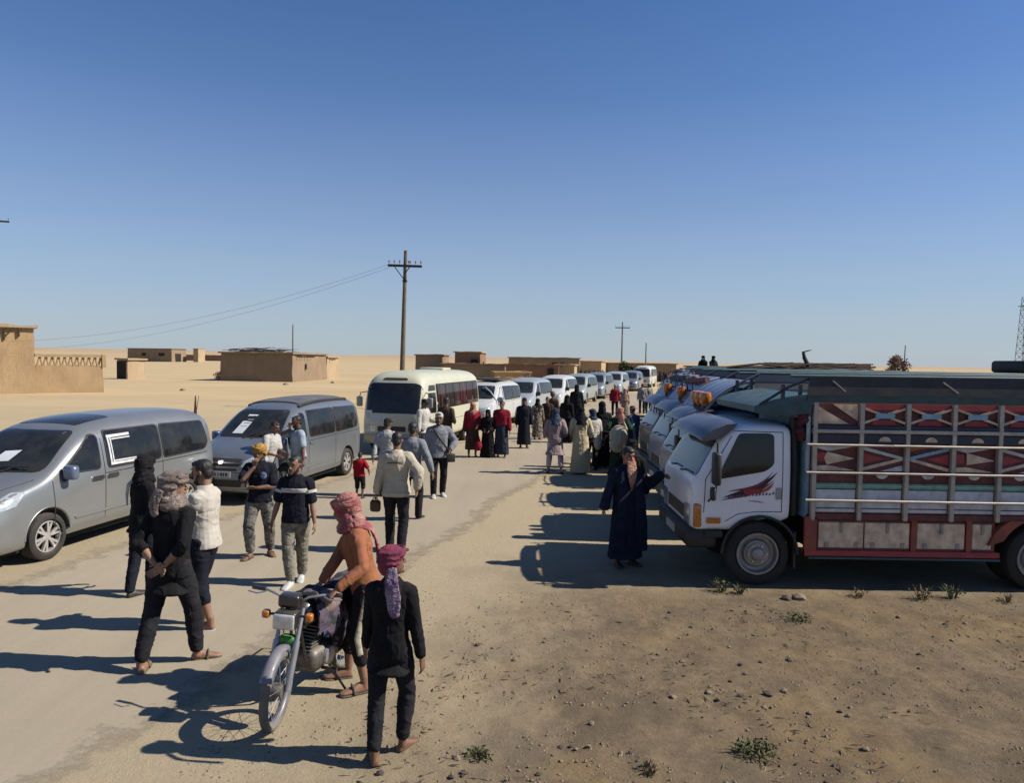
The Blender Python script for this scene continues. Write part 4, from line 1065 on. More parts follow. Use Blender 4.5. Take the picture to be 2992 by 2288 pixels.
# ------------------------------------------------------------ stake-bed trucks (local: front = -y, front axle at y = 0)
TR_C = {}
def cab_shape():
    if 'b' in TR_C: return TR_C['b']
    st = [(-.915, .86, .81, 1.30, .5), (-.908, .90, .785, 1.37, .6), (-.89, .935, .765, 1.43, .7), (-.86, .952, .75, 1.48, .7), (-.82, .962, .74, 1.53, .7), (-.75, .965, .74, 1.66, .7), (-.66, .97, .74, 1.83, .75), (-.57, .972, .74, 1.98, .8), (-.49, .975, .74, 2.10, .8), (-.38, .975, .74, 2.18, .8), (-.2, .975, .76, 2.215, .8), (.1, .975, .80, 2.225, .8), (.33, .97, .88, 2.21, .8), (.40, .95, .90, 2.18, .8), (.435, .90, .94, 2.10, .8)]
    box_sect = [(0, 0), (.6, 0), (.90, 0), (.975, .025), (.992, .09), (1, .2), (1, .32), (1, .44), (.997, .53), (.988, .62), (.975, .72), (.958, .83), (.942, .925), (.905, .972), (.82, .992), (.4, 1.0), (0, 1.003)]
    me = loft_body(st, 1, box_sect)
    bvh = BVHTree.FromPolygons([v.co.copy() for v in me.vertices], [tuple(p.vertices) for p in me.polygons])
    me = cut_wheels(me, [(1, 0, .44), (-1, 0, .44)], .525, .42, .98)
    smooth_angle(me, 35); TR_C['b'] = (me, bvh); return TR_C['b']
def crescent(p0, p1, bow, w, n=8):
    a, b = Vector(p0), Vector(p1); d = b - a; nn = Vector((-d.y, d.x)).normalized()
    up = [a.lerp(b, i / n) + nn * (bow * math.sin(math.pi * (i / n) ** 1.3) * -1 + w * math.sin(math.pi * i / n) / 2) for i in range(n + 1)]
    dn = [a.lerp(b, i / n) + nn * (bow * math.sin(math.pi * (i / n) ** 1.3) * -1 - w * math.sin(math.pi * i / n) / 2) for i in range(n - 1, 0, -1)]
    return [tuple(p) for p in up + dn]
TRW = carpaint('truck_white', (0.76, 0.765, 0.77), 0.0, 0.36, 0.16)
MAROON = mat('maroon_board', (0.105, 0.02, 0.022), 0.6, 0, 0.5, 9, 0.3, 40, 0.35); CREAMB = mat('cream_board', (0.60, 0.45, 0.31), 0.6, 0, 0.35, 7, 0.3, 40, 0.4); WHITEB = mat('white_board', (0.54, 0.54, 0.54), 0.5, 0, 0.25, 6, 0.2, 40, 0.35)
GREENB = mat('green_strip', (0.13, 0.33, 0.22), 0.5, 0, 0.3, 9, 0, 40, 0.15); NAVYB = mat('navy_board', (0.018, 0.032, 0.062), 0.5, 0, 0.35, 4, 0.2, 30, 0.12); TEALB = mat('teal_board', (0.035, 0.10, 0.12), 0.5, 0, 0.3, 5, 0.2, 30, 0.15)
REDB = mat('red_frame', (0.25, 0.055, 0.032), 0.55, 0, 0.3, 5, 0.2, 40, 0.2); REDS = mat('bright_red', (0.30, 0.035, 0.04), 0.55, 0, 0.25, 6, 0, 40, 0.12); TUBE = mat('pale_tube', (0.40, 0.36, 0.31), 0.45, 0.2, 0.2, 6, 0, 40, 0.15); WORN = mat('worn_band', (0.21, 0.20, 0.17), 0.7, 0, 0.5, 5, 0.3, 25, 0.15, col2=(.05, .06, .08)); SKYB = mat('sky_blue_paint', (0.22, 0.36, 0.45), 0.5, 0, 0.25, 8, 0, 40, 0.12)
VISOR = mat('visor_blue_grey', (0.07, 0.085, 0.13), 0.35, 0, 0.2, 5, 0, 40, 0.15, 0.3); ORANGEP = mat('orange_paint', (.55, .16, .03), .5, 0, .2, 6, 0, 40, .2)
SKYTONEG = mat('dusty_skytone_windscreen', (0.03, 0.05, 0.062), 0.10, 0, 0.4, 3, 0, 40, 0.06, 0.15, 0.5)  # sky reflection put into the blue-grey base colour, under faint dust
GOODS = [mat('goods_blue', (.07, .10, .17), .9, 0, .4, 8, .5, 30, .3), mat('goods_grey', (.20, .19, .18), .9, 0, .4, 8, .5, 30, .3), mat('goods_brown', (.12, .08, .055), .9, 0, .4, 8, .5, 30, .3), mat('goods_rose', (.26, .11, .11), .9, 0, .4, 8, .5, 30, .3)]
def truck_side(root, s, L, full):
    """painted stake side on x = s*1.05"""
    X = lambda a, b: (min(s * a, s * b), max(s * a, s * b))
    def bx(name, a, b, y0, y1, z0, z1, m, bev=0, par=None):
        x0, x1 = X(a, b); return MB().box(x0, x1, y0, y1, z0, z1).build(name, m, par or root, None, bev)
    bx('side_board', .97, 1.0, .64, L, .98, 2.50, MAROON)
    ys = [.67 + .615 * i for i in range(int((L - .67) / .615) + 1)]
    for y in ys: bx('stake', 1.0, 1.075, y - .028, y + .028, .94, 2.51, TUBE, .008)
    for z, r in ((1.95, .017), (1.58, .017), (1.21, .019)): MB().tube([(s * 1.095, .55, z), (s * 1.095, L * .5, z - .008), (s * 1.095, L, z)], r, 8).build('side_rail', TUBE, root, 50)
    bx('top_rail', 1.0, 1.085, .64, L, 2.105, 2.155, TUBE, .008); bx('dark_rail', 1.0, 1.06, .64, L, 2.165, 2.20, NAVYB); bx('dark_rail', 1.0, 1.055, .64, L, 1.98, 2.09, NAVYB)
    if not full: return
    for i, y in enumerate(ys[:-1]):
        a, b = y + .04, y + .575; m_ = (a + b) / 2
        bx('white_panel', 1.0, 1.022, a, b, 1.04, 1.345, WHITEB, .006); bx('panel_lip', 1.022, 1.03, a + .01, b - .01, 1.09, 1.10, DARKU)
        bx('green_panel', 1.0, 1.024, a, b, 1.36, 1.43, GREENB); bx('trim_line', 1.024, 1.03, a, b, 1.395, 1.402, WHITEB)
        bx('lower_trim', 1.0, 1.03, a - .06, b + .06, .94, 1.02, MAROON)
        # lozenge panel between the rails
        def pr(name, poly, m, d=.018): MB().prism(poly, s * 1.0, s * (1.0 + d), 'X').build(name, m, root)
        if i % 3 == 0:
            pr('painted_wedge', [(a + .16, 1.70), (b, 1.76), (a + .16, 1.86)] if i else [(a + .14, 1.68), (b - .03, 1.765), (a + .14, 1.85), (a + .10, 1.77)], CREAMB, .022)
            pr('painted_band', [(a, 1.90), (a + .16, 1.86), (b, 1.93), (a, 1.945)], WHITEB); pr('painted_band', [(a, 1.60), (b, 1.60), (a + .16, 1.67), (a, 1.66)], CREAMB)
            pr('painted_patch', [(a, 1.72), (a + .12, 1.72), (a + .12, 1.84), (a, 1.84)], REDS, .02)
        elif i % 3 == 1:
            pr('painted_band', [(a, 1.60), (b, 1.745), (b, 1.785), (a, 1.645)], CREAMB, .02); pr('painted_band', [(a, 1.93), (b, 1.79), (b, 1.75), (a, 1.885)], WHITEB, .024); pr('painted_patch', [(a, 1.69), (a + .3, 1.765), (a, 1.84)], REDS, .015); pr('painted_patch', [(a + .25, 1.60), (b, 1.60), (b, 1.68)], WHITEB, .015)
        else:
            pr('painted_band', [(a, 1.745), (b, 1.60), (b, 1.645), (a, 1.785)], CREAMB, .02); pr('painted_band', [(a, 1.75), (b, 1.885), (b, 1.93), (a, 1.79)], SKYB, .024); pr('painted_patch', [(b, 1.69), (b - .3, 1.765), (b, 1.84)], REDS, .015); pr('painted_patch', [(a, 1.93), (a + .3, 1.93), (a, 1.86)], ORANGEP, .015)
        # half-moon badges
        if i >= 1:
            hm = [(m_ + .08 * math.cos(t * math.pi / 8), 2.0 + .065 * math.sin(t * math.pi / 8)) for t in range(9)]; MB().prism(hm, s * 1.055, s * 1.066, 'X').build('half_moon', CREAMB, root)
            hm = [(m_ + .08 * math.cos(t * math.pi / 8), 1.555 - .06 * math.sin(t * math.pi / 8)) for t in range(9)]; MB().prism(hm, s * 1.0, s * 1.02, 'X').build('half_moon', WHITEB, root)
        # crossed upper panel
        z0, z1 = 2.215, 2.495
        if i == 0:
            pr('painted_wedge', [(a, z0 + .01), (b - .12, z0 + .01), (a, z1 - .04)], CREAMB, .02); pr('painted_wedge', [(a + .20, z1 - .01), (b, z1 - .01), (b, z0 + .05)], CREAMB, .02)
        else:
            pr('painted_patch', [(a, z1 - .075), (b, z1 - .075), (b, z1 - .005), (a, z1 - .005)], REDS, .014); pr('painted_patch', [(a + .1, z0), (b - .1, z0), (b - .14, z0 + .07), (a + .14, z0 + .07)], REDS, .014)
            MB().bar((s * 1.02, a, z0 + .03), (s * 1.02, b, z1 - .06), .028, .035, (1, 0, 0)).build('cross_brace', CREAMB, root); MB().bar((s * 1.031, a, z1 - .06), (s * 1.031, b, z0 + .03), .028, .035, (1, 0, 0)).build('cross_brace', CREAMB, root)
            MB().prism(rpoly([(m_ - .13, (z0 + z1) / 2 - .05), (m_ + .13, (z0 + z1) / 2 - .05), (m_ + .13, (z0 + z1) / 2 + .02), (m_ - .13, (z0 + z1) / 2 + .02)], .03), s * 1.04, s * 1.05, 'X').build('painted_patch', SKYB, root)
    # lower lockers
    bx('locker_frame', .93, .97, .60, 3.16, .50, .95, REDB)
    bx('front_post', .97, 1.03, .585, .745, .44, .98, REDB, .01)
    for (y0, y1) in ((.78, 1.38), (1.40, 2.0), (2.10, 2.74), (2.84, 3.10)):
        lk = bx('locker_door', .97, 1.0, y0, y1, .555, .90, CREAMB, .006)
        bx('latch', 1.0, 1.02, (y0 + y1) / 2 - .018, (y0 + y1) / 2 + .018, .76, .90, STEELG, 0, lk)
        if y1 - y0 > .4:
            for yy in (y0 + .08, y1 - .12): bx('hinge', 1.0, 1.014, yy, yy + .05, .565, .63, STEELG, 0, lk)
    for y in (2.05, 2.79): bx('locker_post', .97, 1.015, y - .035, y + .035, .50, .95, REDB)
    bx('red_sill', .93, 1.035, .585, 3.2, .445, .525, REDS, .008); bx('teal_strip', .93, 1.045, .64, 3.2, .41, .437, TEALB)
    ar = MB(); n = 12; ca = 3.76
    inn = [(ca + .60 * math.cos(math.pi * (.16 + .68 * i / n)), .40 + .60 * math.sin(math.pi * (.16 + .68 * i / n))) for i in range(n + 1)]
    out = [(ca + .76 * math.cos(math.pi * (.10 + .80 * i / n)), min(.96, .40 + .72 * math.sin(math.pi * (.10 + .80 * i / n)))) for i in range(n + 1)]
    vs = [(s * .95, p[0], p[1]) for p in inn] + [(s * .95, p[0], p[1]) for p in out] + [(s * 1.05, p[0], p[1]) for p in inn] + [(s * 1.05, p[0], p[1]) for p in out]; k = n + 1; fs = []
    for i in range(n): fs += [(i, i + 1, k + i + 1, k + i), (2 * k + i, 3 * k + i, 3 * k + i + 1, 2 * k + i + 1), (i, 2 * k + i, 2 * k + i + 1, i + 1), (k + i, k + i + 1, 3 * k + i + 1, 3 * k + i)]
    ar.add(vs, fs); ar.build('wheel_arch', REDB, root)
def make_truck(front, label, paint, full=True, L=5.9, visor=None, deflector=None, lamps=(), crown=None, crown_hi=2.87, door_art=False, width=.90, yaw=0.0, clutter=0):
    body, bvh = cab_shape(); root = empty('stake_truck', (front[0] + .97, front[1], 0), -90 + yaw, label, 'truck', 'trucks parked side by side'); root.scale.x = width
    P = lambda poly, view, **k: panel(bvh, poly, view, **k)
    b = obj('cab', body.copy(), root); b.data.materials.clear(); b.data.materials.append(paint)
    wsc = put(P(rpoly([(-.86, 1.47), (.86, 1.47), (.80, 2.06), (-.80, 2.06)], .08), 'F', off=.010, grid=.07), 'windscreen', SKYTONEG, root)
    for s, v in ((1, 'L'), (-1, 'R')):
        if s < 0 and not full: continue
        dr = put(P(rpoly([(-.60, 1.445), (-.30, 1.50), (.05, 1.565), (.17, 1.66), (.165, 2.05), (.10, 2.075), (-.30, 2.07)], .05), v, off=.009, grid=.06), 'door_window', GLASS, root)
        sm = [P(q, v, off=.002, depth=.004, grid=.08) for q in ribbon([(.285, 1.02), (.29, 2.09), (-.36, 2.10), (-.74, 1.44), (-.76, 1.0)], .010) + ribbon([(.285, 1.02), (-.05, 1.02), (-.30, .985), (-.47, .88), (-.54, .76)], .009)]
        multi(sm, 'door_seams', DARKU, root)
        put(P(rpoly([(.20, 1.19), (.275, 1.19), (.275, 1.345), (.20, 1.345)], .015), v, off=.016), 'door_handle', STEELG, root)
        put(P(rpoly([(-.72, .85), (-.535, .85), (-.535, .93), (-.72, .93)], .012), v, off=.020), 'side_marker', AMBER, root)
        # mirrors
        mr = MB().rbox(s * 1.14 - .09, s * 1.14 + .09, -.70, -.60, 1.40, 1.83, .03, 2).build('mirror', BLACKP, root, 50)
        MB().tube([(s * .95, -.62, 1.98), (s * 1.13, -.64, 1.95), (s * 1.14, -.65, 1.30), (s * .97, -.70, 1.15)], .013, 6).build('mirror_arm', BLACKP, mr)
        MB().rbox(s * 1.13 - .06, s * 1.13 + .06, -.72, -.65, 1.19, 1.37, .03, 2).build('lower_mirror', BLACKP, mr, 50)
    for s in (1, -1):
        put(P(rpoly([(s * .54, .80), (s * .83, .80), (s * .84, 1.08), (s * .54, 1.06)], .03), 'F', off=.012, grid=.06), 'headlight', LAMP, root)
        MB().rbox(min(s * .865, s * .972), max(s * .865, s * .972), -.892, -.775, .79, 1.12, .035, 3).build('indicator', AMBER, root, 60)
        MB().box(s * .60, s * .99, -.74, -.50, .66, .75).build('step_panel', BLACKP, root, None, .01)
        MB().tube([(s * .985, .51 * math.cos(math.pi * t / 12), .45 + .51 * math.sin(math.pi * t / 12)) for t in range(13)], .02, 6).build('arch_lip', BLACKP, root, 50)
    MB().rbox(-.96, .96, -.98, -.56, .50, .755, .07, 3).build('bumper', BLACKP, root, 50)
    put(P(rpoly([(-.50, .84), (.50, .84), (.50, 1.02), (-.50, 1.02)], .02), 'F', off=.006, grid=.1), 'grille', BLACKP, root)
    pl = MB().box(-.26, .26, -.998, -.982, .57, .68).build('number_plate', PLATE, root)
    for s in (-1, 1): MB().tube([(s * .30 - .2, -.885, 1.455), (s * .30 + .1, -.865, 1.50), (s * .30 + .40, -.86, 1.50)], .012, 5).build('wiper', BLACKP, wsc)
    if visor:
        rg = []
        for i in range(9):
            x = -.97 + 1.94 * i / 8; e = abs(x) / .97; dp = .05 * e ** 3
            rg.append([(x, y + dp, z - .045 * e ** 4) for y, z in ((-.60, 2.05), (-.80, 2.00), (-.86, 2.01), (-.85, 2.05), (-.72, 2.155), (-.52, 2.235), (-.38, 2.245), (-.45, 2.17))])
        MB().rings(rg).build('sun_visor', visor, root, 50)
    if deflector:
        # striped wind deflector: each stripe a curved slat
        n = len(deflector)
        for i, dm in enumerate(deflector):
            x0 = -.88 + 1.76 * i / n; x1 = x0 + 1.76 / n - .006; rg = []
            for k in range(8):
                t = k / 7; y = -.50 + .92 * t; z = 2.22 + .50 * math.sin(t * math.pi * .55) ** .8
                ny, nz = -.05, .03
                rg.append([(x0, y, z), (x1, y, z), (x1, y + .03, z - .035), (x0, y + .03, z - .035)])
            MB().rings(rg).build('deflector_stripe', dm, root, 40)
    for i, x in enumerate(lamps):
        lp = MB().lathe([(0, .06), (.03, .075), (.06, .095), (.16, .105), (.22, .09), (.235, .04)], 14, 'Z', (x, -.47, 2.28)).build('marker_lamp', AMBER, root, 40)
        MB().lathe([(-.05, .055), (.01, .055)], 12, 'Z', (x, -.47, 2.27)).build('lamp_base', BLACKP, lp)
    if clutter:
        rr = random.Random(clutter)
        for k in range(4):
            x = -.78 + .52 * k; MB().tube([(x, -.30, 2.22), (x + .02, -.34, 2.62 + .06 * rr.random())], .016, 6).build('rack_post', IRON, root)
        for z in (2.42, 2.60): MB().tube([(-.84, -.32, z + rr.uniform(-.02, .02)), (0, -.36, z + .02), (.84, -.32, z + rr.uniform(-.02, .02))], .014, 6).build('rack_rail', IRON, root, 50)
        mb = MB()
        for k in range(5): mb.blob((-.6 + .3 * k + rr.uniform(-.08, .08), .02 + rr.uniform(-.12, .12), 2.33 + rr.uniform(0, .10)), (.20, .17, .13 + .06 * rr.random()))
        put(remesh(mb, .035, 2), 'roof_bundle', (GOODS[clutter % 4]), root)
        mb = MB(); mb.tube([(-.7, -.12, 2.60), (-.2, -.05, 2.66), (.3, -.10, 2.62), (.75, -.02, 2.67)], [.07, .09, .085, .06], 9); mb.build('rolled_mat', GOODS[(clutter + 2) % 4], root, 50)
        for k in range(6):
            x = -.82 + .33 * k + rr.uniform(-.05, .05); MB().tube([(x, -.875, 2.03), (x + rr.uniform(-.02, .02), -.89, 1.92), (x + rr.uniform(-.03, .03), -.895, 1.83 + .08 * rr.random())], [.012, .016, .006], 5).build('tassel', GOODS[(k + clutter) % 4], root, 40)
    # chassis, wheels
    for s in (1, -1):
        MB().box(s * .36, s * .46, -.7, L, .52, .70).build('chassis_rail', DARKU, root)
        add_wheel(root, (s * .80, 0, .43), .43, .25, s, style='truck'); add_wheel(root, (s * .86, 3.76, .43), .43, .25, s, style='truck')
        add_wheel(root, (s * .57, 3.76, .43), .43, .25, s, style='truck')
        MB().box(s * .70, s * .95, .47, .50, .25, .75).build('mudflap', BLACKP, root)
    MB().tube([(-.8, 0, .42), (.8, 0, .42)], .07, 8).build('front_axle', DARKU, root); MB().tube([(-.8, 3.76, .42), (.8, 3.76, .42)], .10, 8).build('rear_axle', DARKU, root)
    MB().rbox(-.9, -.5, .9, 2.2, .35, .75, .06).build('fuel_tank', DARKU, root); MB().rbox(.42, .93, .7, 3.1, .50, .93, .02).build('locker_body', DARKU, root)
    MB().box(-.5, .5, -.5, .5, .45, 1.0).build('engine_cover', DARKU, root)
    # bed
    MB().box(-.97, .97, .62, L, .92, 1.0).build('bed_floor', DARKW, root)
    for s in (1, -1): truck_side(root, s, L, full and s > 0)
    MB().box(-.97, .97, .60, .64, .95, 2.50).build('headboard', SKYB if full else NAVYB, root); MB().box(-.97, .97, L, L + .04, .95, 2.50).build('tailboard', MAROON, root)
    cm = crown or NAVYB; H = crown_hi
    for s in (1, -1):
        def band(name, z0, z1, x0, x1, m, th=.03):
            vs = []; 
            for y in (.55, L + .05):
                for (x, z) in ((x0, z0), (x1, z1), (x1 - th, z1), (x0 - th, z0)): vs.append((s * x, y, z))
            MB().add(vs, [(0, 1, 2, 3), (7, 6, 5, 4), (0, 4, 5, 1), (1, 5, 6, 2), (2, 6, 7, 3), (3, 7, 4, 0)]).build(name, m, root)
        band('crown_board', 2.51, 2.60, 1.06, 1.08, TEALB if full else cm); band('crown_board', 2.60, 2.72, 1.075, 1.095, WORN if full else cm); band('crown_board', 2.72, H - .03, 1.09, 1.11, cm)
        MB().tube([(s * 1.10, .3, H - .015), (s * 1.10, L + .05, H)], .022, 8).build('crown_rail', TEALB, root, 50)
    MB().box(-1.12, 1.12, L + .02, L + .06, 2.5, H).build('crown_board', cm, root)
    # nose of the crown reaching over the cab roof
    rg = []
    for (y, z0, z1, w) in ((.62, 2.36, 2.62, 1.04), (.35, 2.33, 2.58, 1.02), (.12, 2.32, 2.53, .99), (-.02, 2.33, 2.48, .95), (-.10, 2.36, 2.44, .90)):
        rg.append([(-w, y, z0), (w, y, z0), (w + .02, y, (z0 + z1) / 2), (w, y, z1), (-w, y, z1), (-w - .02, y, (z0 + z1) / 2)])
    MB().rings(rg).build('crown_nose', TEALB if full else cm, root, 30)
    for s in (1, -1):
        MB().tube([(s * .96, -.05, 2.46), (s * 1.02, .30, 2.70), (s * 1.08, .62, H - .02)], .02, 6).build('nose_rail', cm, root, 50)
        for y in (.22, .45): MB().box(s * 1.0 - .02, s * 1.0 + .02, y, y + .045, 2.55, 2.74).build('nose_post', cm, root)
    if full:
        for q, (y0, y1) in enumerate(((.85, 1.02), (2.3, 2.5))): MB().bar((1.115, y0, 2.80), (1.12, y1, 2.66), .012, .03, (1, 0, 0)).build('strap', WHITEM, root)
        MB().tube([(.80, .50, .95), (.82, .50, 1.6), (.80, .47, 2.28)], .055, 10).build('air_intake', BLACKP, root, 40)
        MB().tube([(1.0, .60, 1.55), (1.0, .60, 2.32)], .03, 8).build('corner_pipe', mat('pale_pipe', (.42, .50, .54), .5, 0, .2), root, 40)
        rm = MB(); rr = random.Random(3)
        for i in range(7): rm.blob((.90 + rr.uniform(-.06, .06), .56 + rr.uniform(-.05, .03), 2.02 + i * .05), (.10, .07, .06))
        put(remesh(rm, .02, 3), 'tarpaulin_bundle', mat('maroon_tarp', (.10, .018, .028), .8, 0, .3, 8, .5, 30), root)
    if door_art:
        ar = put(P(crescent((-.52, 1.20), (.22, 1.56), .075, .075), 'L', off=.004, depth=.003, grid=.05), 'door_stripe', mat('art_black', (.03, .012, .014), .5), root)
        put(P(crescent((-.46, 1.28), (.16, 1.565), .085, .036), 'L', off=.0045, depth=.003, grid=.05), 'door_stripe', mat('art_crimson', (.24, .025, .045), .5), root)
        put(P(crescent((-.54, 1.165), (.18, 1.45), .055, .045), 'L', off=.004, depth=.003, grid=.05), 'door_stripe', mat('art_maroon', (.15, .02, .03), .5), root)
        put(P([(-.22, 1.255), (.0, 1.26), (.03, 1.33), (-.24, 1.315)], 'L', off=.005, depth=.003), 'door_stripe', mat('art_red', (.42, .02, .045), .5), root)
        put(P(crescent((-.02, 1.27), (.17, 1.42), .02, .045), 'L', off=.0055, depth=.003, grid=.05), 'door_stripe', mat('art_orange', (.50, .10, .05), .5), root)
        rr = random.Random(9)
        for i in range(15):
            y = -.44 + i * .045; z = 1.20 + .004 * i + rr.uniform(-.006, .006)
            put(P([(y, z), (y + .028, z + .004), (y + .034, z + rr.uniform(.025, .045)), (y + .014, z + .032)], 'L', off=.005, depth=.003), 'door_lettering', mat('art_grey', (.12, .12, .16), .5), root)
        put(P(crescent((-.18, 1.165), (.06, 1.135), -.01, .022), 'L', off=.004, depth=.003), 'door_stripe', mat('art_pink', (.60, .30, .45), .5), root)
    return root
C_ = lambda n, c: mat('stripe_paint_' + n, c, .4, 0, .15, 6, 0, 40, .12, .3)
STR = [C_('grey', (.32, .33, .33)), C_('blue', (.10, .18, .38)), C_('rose', (.38, .22, .28)), C_('aqua', (.20, .36, .42)), C_('violet', (.14, .12, .34)), C_('sand', (.36, .33, .25)), C_('steel', (.22, .28, .36))]
TRB = carpaint('truck_blue', (.10, .17, .30), 0, .35, .25); TRD = carpaint('truck_dark', (.055, .075, .10), 0, .4, .3); TRG = carpaint('truck_grey_blue', (.26, .31, .38), 0, .38, .25)
make_truck((2.39, 10.78), 'nearest white truck with swoosh on its door and painted stake bed', TRW, True, visor=VISOR, door_art=True, width=1.0)
make_truck((2.80, 13.25), 'second truck, with striped roof deflector and orange marker lamps', TRG, True, visor=VISOR, deflector=[STR[i] for i in (5, 4, 1, 3, 6, 1, 2, 3, 1, 0, 4, 6)], lamps=(.80, .42, .12), crown_hi=2.89)
make_truck((3.05, 15.75), 'third truck in the row, with orange lamps on its blue cab', TRB, False, visor=VISOR, deflector=[STR[i] for i in (1, 4, 1, 6, 1, 4, 0, 6)], lamps=(.35,), clutter=5)
make_truck((3.25, 18.25), 'fourth truck in the row, dark cab with grey sun visor', TRD, False, visor=VISOR, deflector=[STR[i] for i in (6, 1, 6, 4, 6, 1)], lamps=(.55,), clutter=2)
ROWL = ['fifth', 'sixth', 'seventh', 'eighth', 'ninth', 'tenth', 'eleventh', 'twelfth', 'thirteenth']
for i in range(9):
    make_truck((3.42 + .56 * (i + 1) + (.12, -.1, .2, 0, .25, -.15, .1, .3, 0)[i], 18.25 + 2.5 * (i + 1)), ROWL[i] + ' truck from the front in the row of parked trucks', (TRD, TRB, TRG, TRD, TRB, TRD, TRW, TRB, TRD)[i], False, visor=(VISOR, None, VISOR)[i % 3], deflector=[STR[(i + j) % 7] for j in range(6)] if i % 2 else None, lamps=((.2,), (), (), (-.4,), (), (.6,), (), (), ())[i], crown_hi=2.82 + .02 * (i % 3), yaw=(1.5, -1, 2, -1.5, 1, -2, .5, -1, 1)[i], clutter=(3, 0, 4, 7, 0, 6, 9, 0, 8)[i])
# loads on the far trucks and the tank on the second one
tk = empty('water_tank', (9.55, 13.2, 2.90), 0, 'black water tank on a truck at the right edge', 'tank')
MB().rbox(-.70, .60, -.45, .45, 0.012, .235, .06, 3).build('shell', BLACKP, tk, 50); MB().lathe([(.22, .11), (.25, .11), (.25, .09)], 14, 'Z', (.2, 0, 0)).build('lid', BLACKP, tk, 40)
MB().box(-.75, .65, -.5, .5, -.035, .0).build('skid', TUBE, tk)
def pole_load(loc, rz, L, n, seed, label):
    rr = random.Random(seed); root = empty('pole_load', loc, rz, label, 'load', 'poles and brushwood loaded on the far trucks')
    mb = MB()
    for i in range(n):
        y = rr.uniform(-.8, .8); z = abs(rr.gauss(0, .14)); x = rr.uniform(-L / 2, 0); l = rr.uniform(.5, 1) * L
        mb.tube([(x, y, z), (x + l * .5, y + rr.uniform(-.1, .1), z + rr.uniform(0, .12)), (x + l, y + rr.uniform(-.2, .2), z + rr.uniform(-.05, .22))], [.035, .03, .015], 5)
    o = mb.build('poles', DARKW, root, 40); o['kind'] = 'stuff'
    return root
pole_load((7.6, 20.75, 2.62), 4, 3.6, 30, 1, 'heap of dark poles lying across the fifth truck bed')
pole_load((10.6, 28.25, 2.62), -3, 4.0, 40, 2, 'heap of dark poles lying across the eighth truck bed')
pole_load((12.4, 33.25, 2.66), 6, 4.2, 44, 3, 'heap of dark poles lying across the tenth truck bed')
bm_ = empty('leaning_beam', (10.3, 25.75, 2.85), 0, 'stout wooden beam sticking up slantwise above the truck beds', 'beam')
MB().tube([(-.15, 0, .62), (-.10, 0, .40), (.08, 0, .05), (.3, .05, -.25)], [.05, .07, .09, .10], 8).build('beam', DARKW, bm_, 40); MB().tube([(-.15, 0, .60), (.05, 0, .66), (.14, 0, .68)], [.03, .02, .012], 6).build('branch', DARKW, bm_, 40)
# ------------------------------------------------------------ people
# local frame: facing -y, own left hand at +x, feet on z = 0; sizes for a 1.75 m adult
def skin_mat(name, col):
    if name in MATS: return MATS[name]
    m = mat(name, col, 0.55, 0, 0.14, 9, 0.15, 120, 0.0, 0, 0.4)
    b = m.node_tree.nodes['Principled BSDF']; b.inputs['Subsurface Weight'].default_value = 0.08; b.inputs['Subsurface Radius'].default_value = (.01, .004, .002)
    return m
SKIN = skin_mat('skin_tan', (0.30, 0.165, 0.105)); SKIN2 = skin_mat('skin_brown', (0.20, 0.105, 0.065)); HAIR = mat('black_hair', (0.012, 0.010, 0.009), 0.6, 0, 0.3, 30, 0.8, 90); EYEW = mat('eye_dark', (0.02, 0.015, 0.012), 0.2)
def shemagh(name, c1, c2, scale=75):
    nm = 'shemagh_' + name
    if nm in MATS: return MATS[nm]
    m, nt, b, tc = _new(nm); v = tc.outputs['Object']
    ck = nt.nodes.new('ShaderNodeTexVoronoi'); ck.inputs['Scale'].default_value = scale; nt.links.new(v, ck.inputs['Vector'])
    f = _ramp(nt, ck.outputs['Distance'], [(0.30, 0.0), (0.48, 1.0)])
    big = _ramp(nt, _noise(nt, v, 7, 4), [(0.38, 0.1), (0.62, 0.9)])
    c = _mix(nt, _math(nt, 'MULTIPLY', f, big), c1, c2)
    nt.links.new(c, b.inputs['Base Color']); b.inputs['Roughness'].default_value = 0.95; b.inputs['Specular IOR Level'].default_value = 0.1
    cr = _math(nt, 'MINIMUM', _math(nt, 'MULTIPLY', _math(nt, 'ABSOLUTE', _math(nt, 'SUBTRACT', _noise(nt, _map(nt, v, (1, 1, 2.2), (.4, .3, .2)), 6.5, 2), 0.5)), 7.0), 1.0)
    _bump(nt, _math(nt, 'ADD', cr, _math(nt, 'MULTIPLY', _noise(nt, v, 90, 4), .25)), 0.6, 0.012, b); MATS[nm] = m; return m
def camo(name, cols, scale=7):
    nm = 'camo_' + name
    if nm in MATS: return MATS[nm]
    m, nt, b, tc = _new(nm); v = tc.outputs['Object']
    n = _noise(nt, v, scale, 4, 0.6)
    c = _ramp(nt, n, [(0.0, cols[0]), (0.40, cols[1]), (0.50, cols[2]), (0.60, cols[3])], 'CONSTANT')
    c = _mix(nt, _math(nt, 'MULTIPLY', _noise(nt, v, 40, 3), 0.35), c, (0.05, 0.05, 0.045))
    nt.links.new(c, b.inputs['Base Color']); b.inputs['Roughness'].default_value = 0.92; b.inputs['Specular IOR Level'].default_value = 0.15
    cr = _math(nt, 'MINIMUM', _math(nt, 'MULTIPLY', _math(nt, 'ABSOLUTE', _math(nt, 'SUBTRACT', _noise(nt, _map(nt, v, (1, 1, 1.9), (.3, .5, .2)), 3.2, 2), 0.5)), 7.0), 1.0)
    _bump(nt, _math(nt, 'ADD', cr, _math(nt, 'MULTIPLY', _noise(nt, v, 120, 3), .15)), 0.6, 0.016, b); MATS[nm] = m; return m
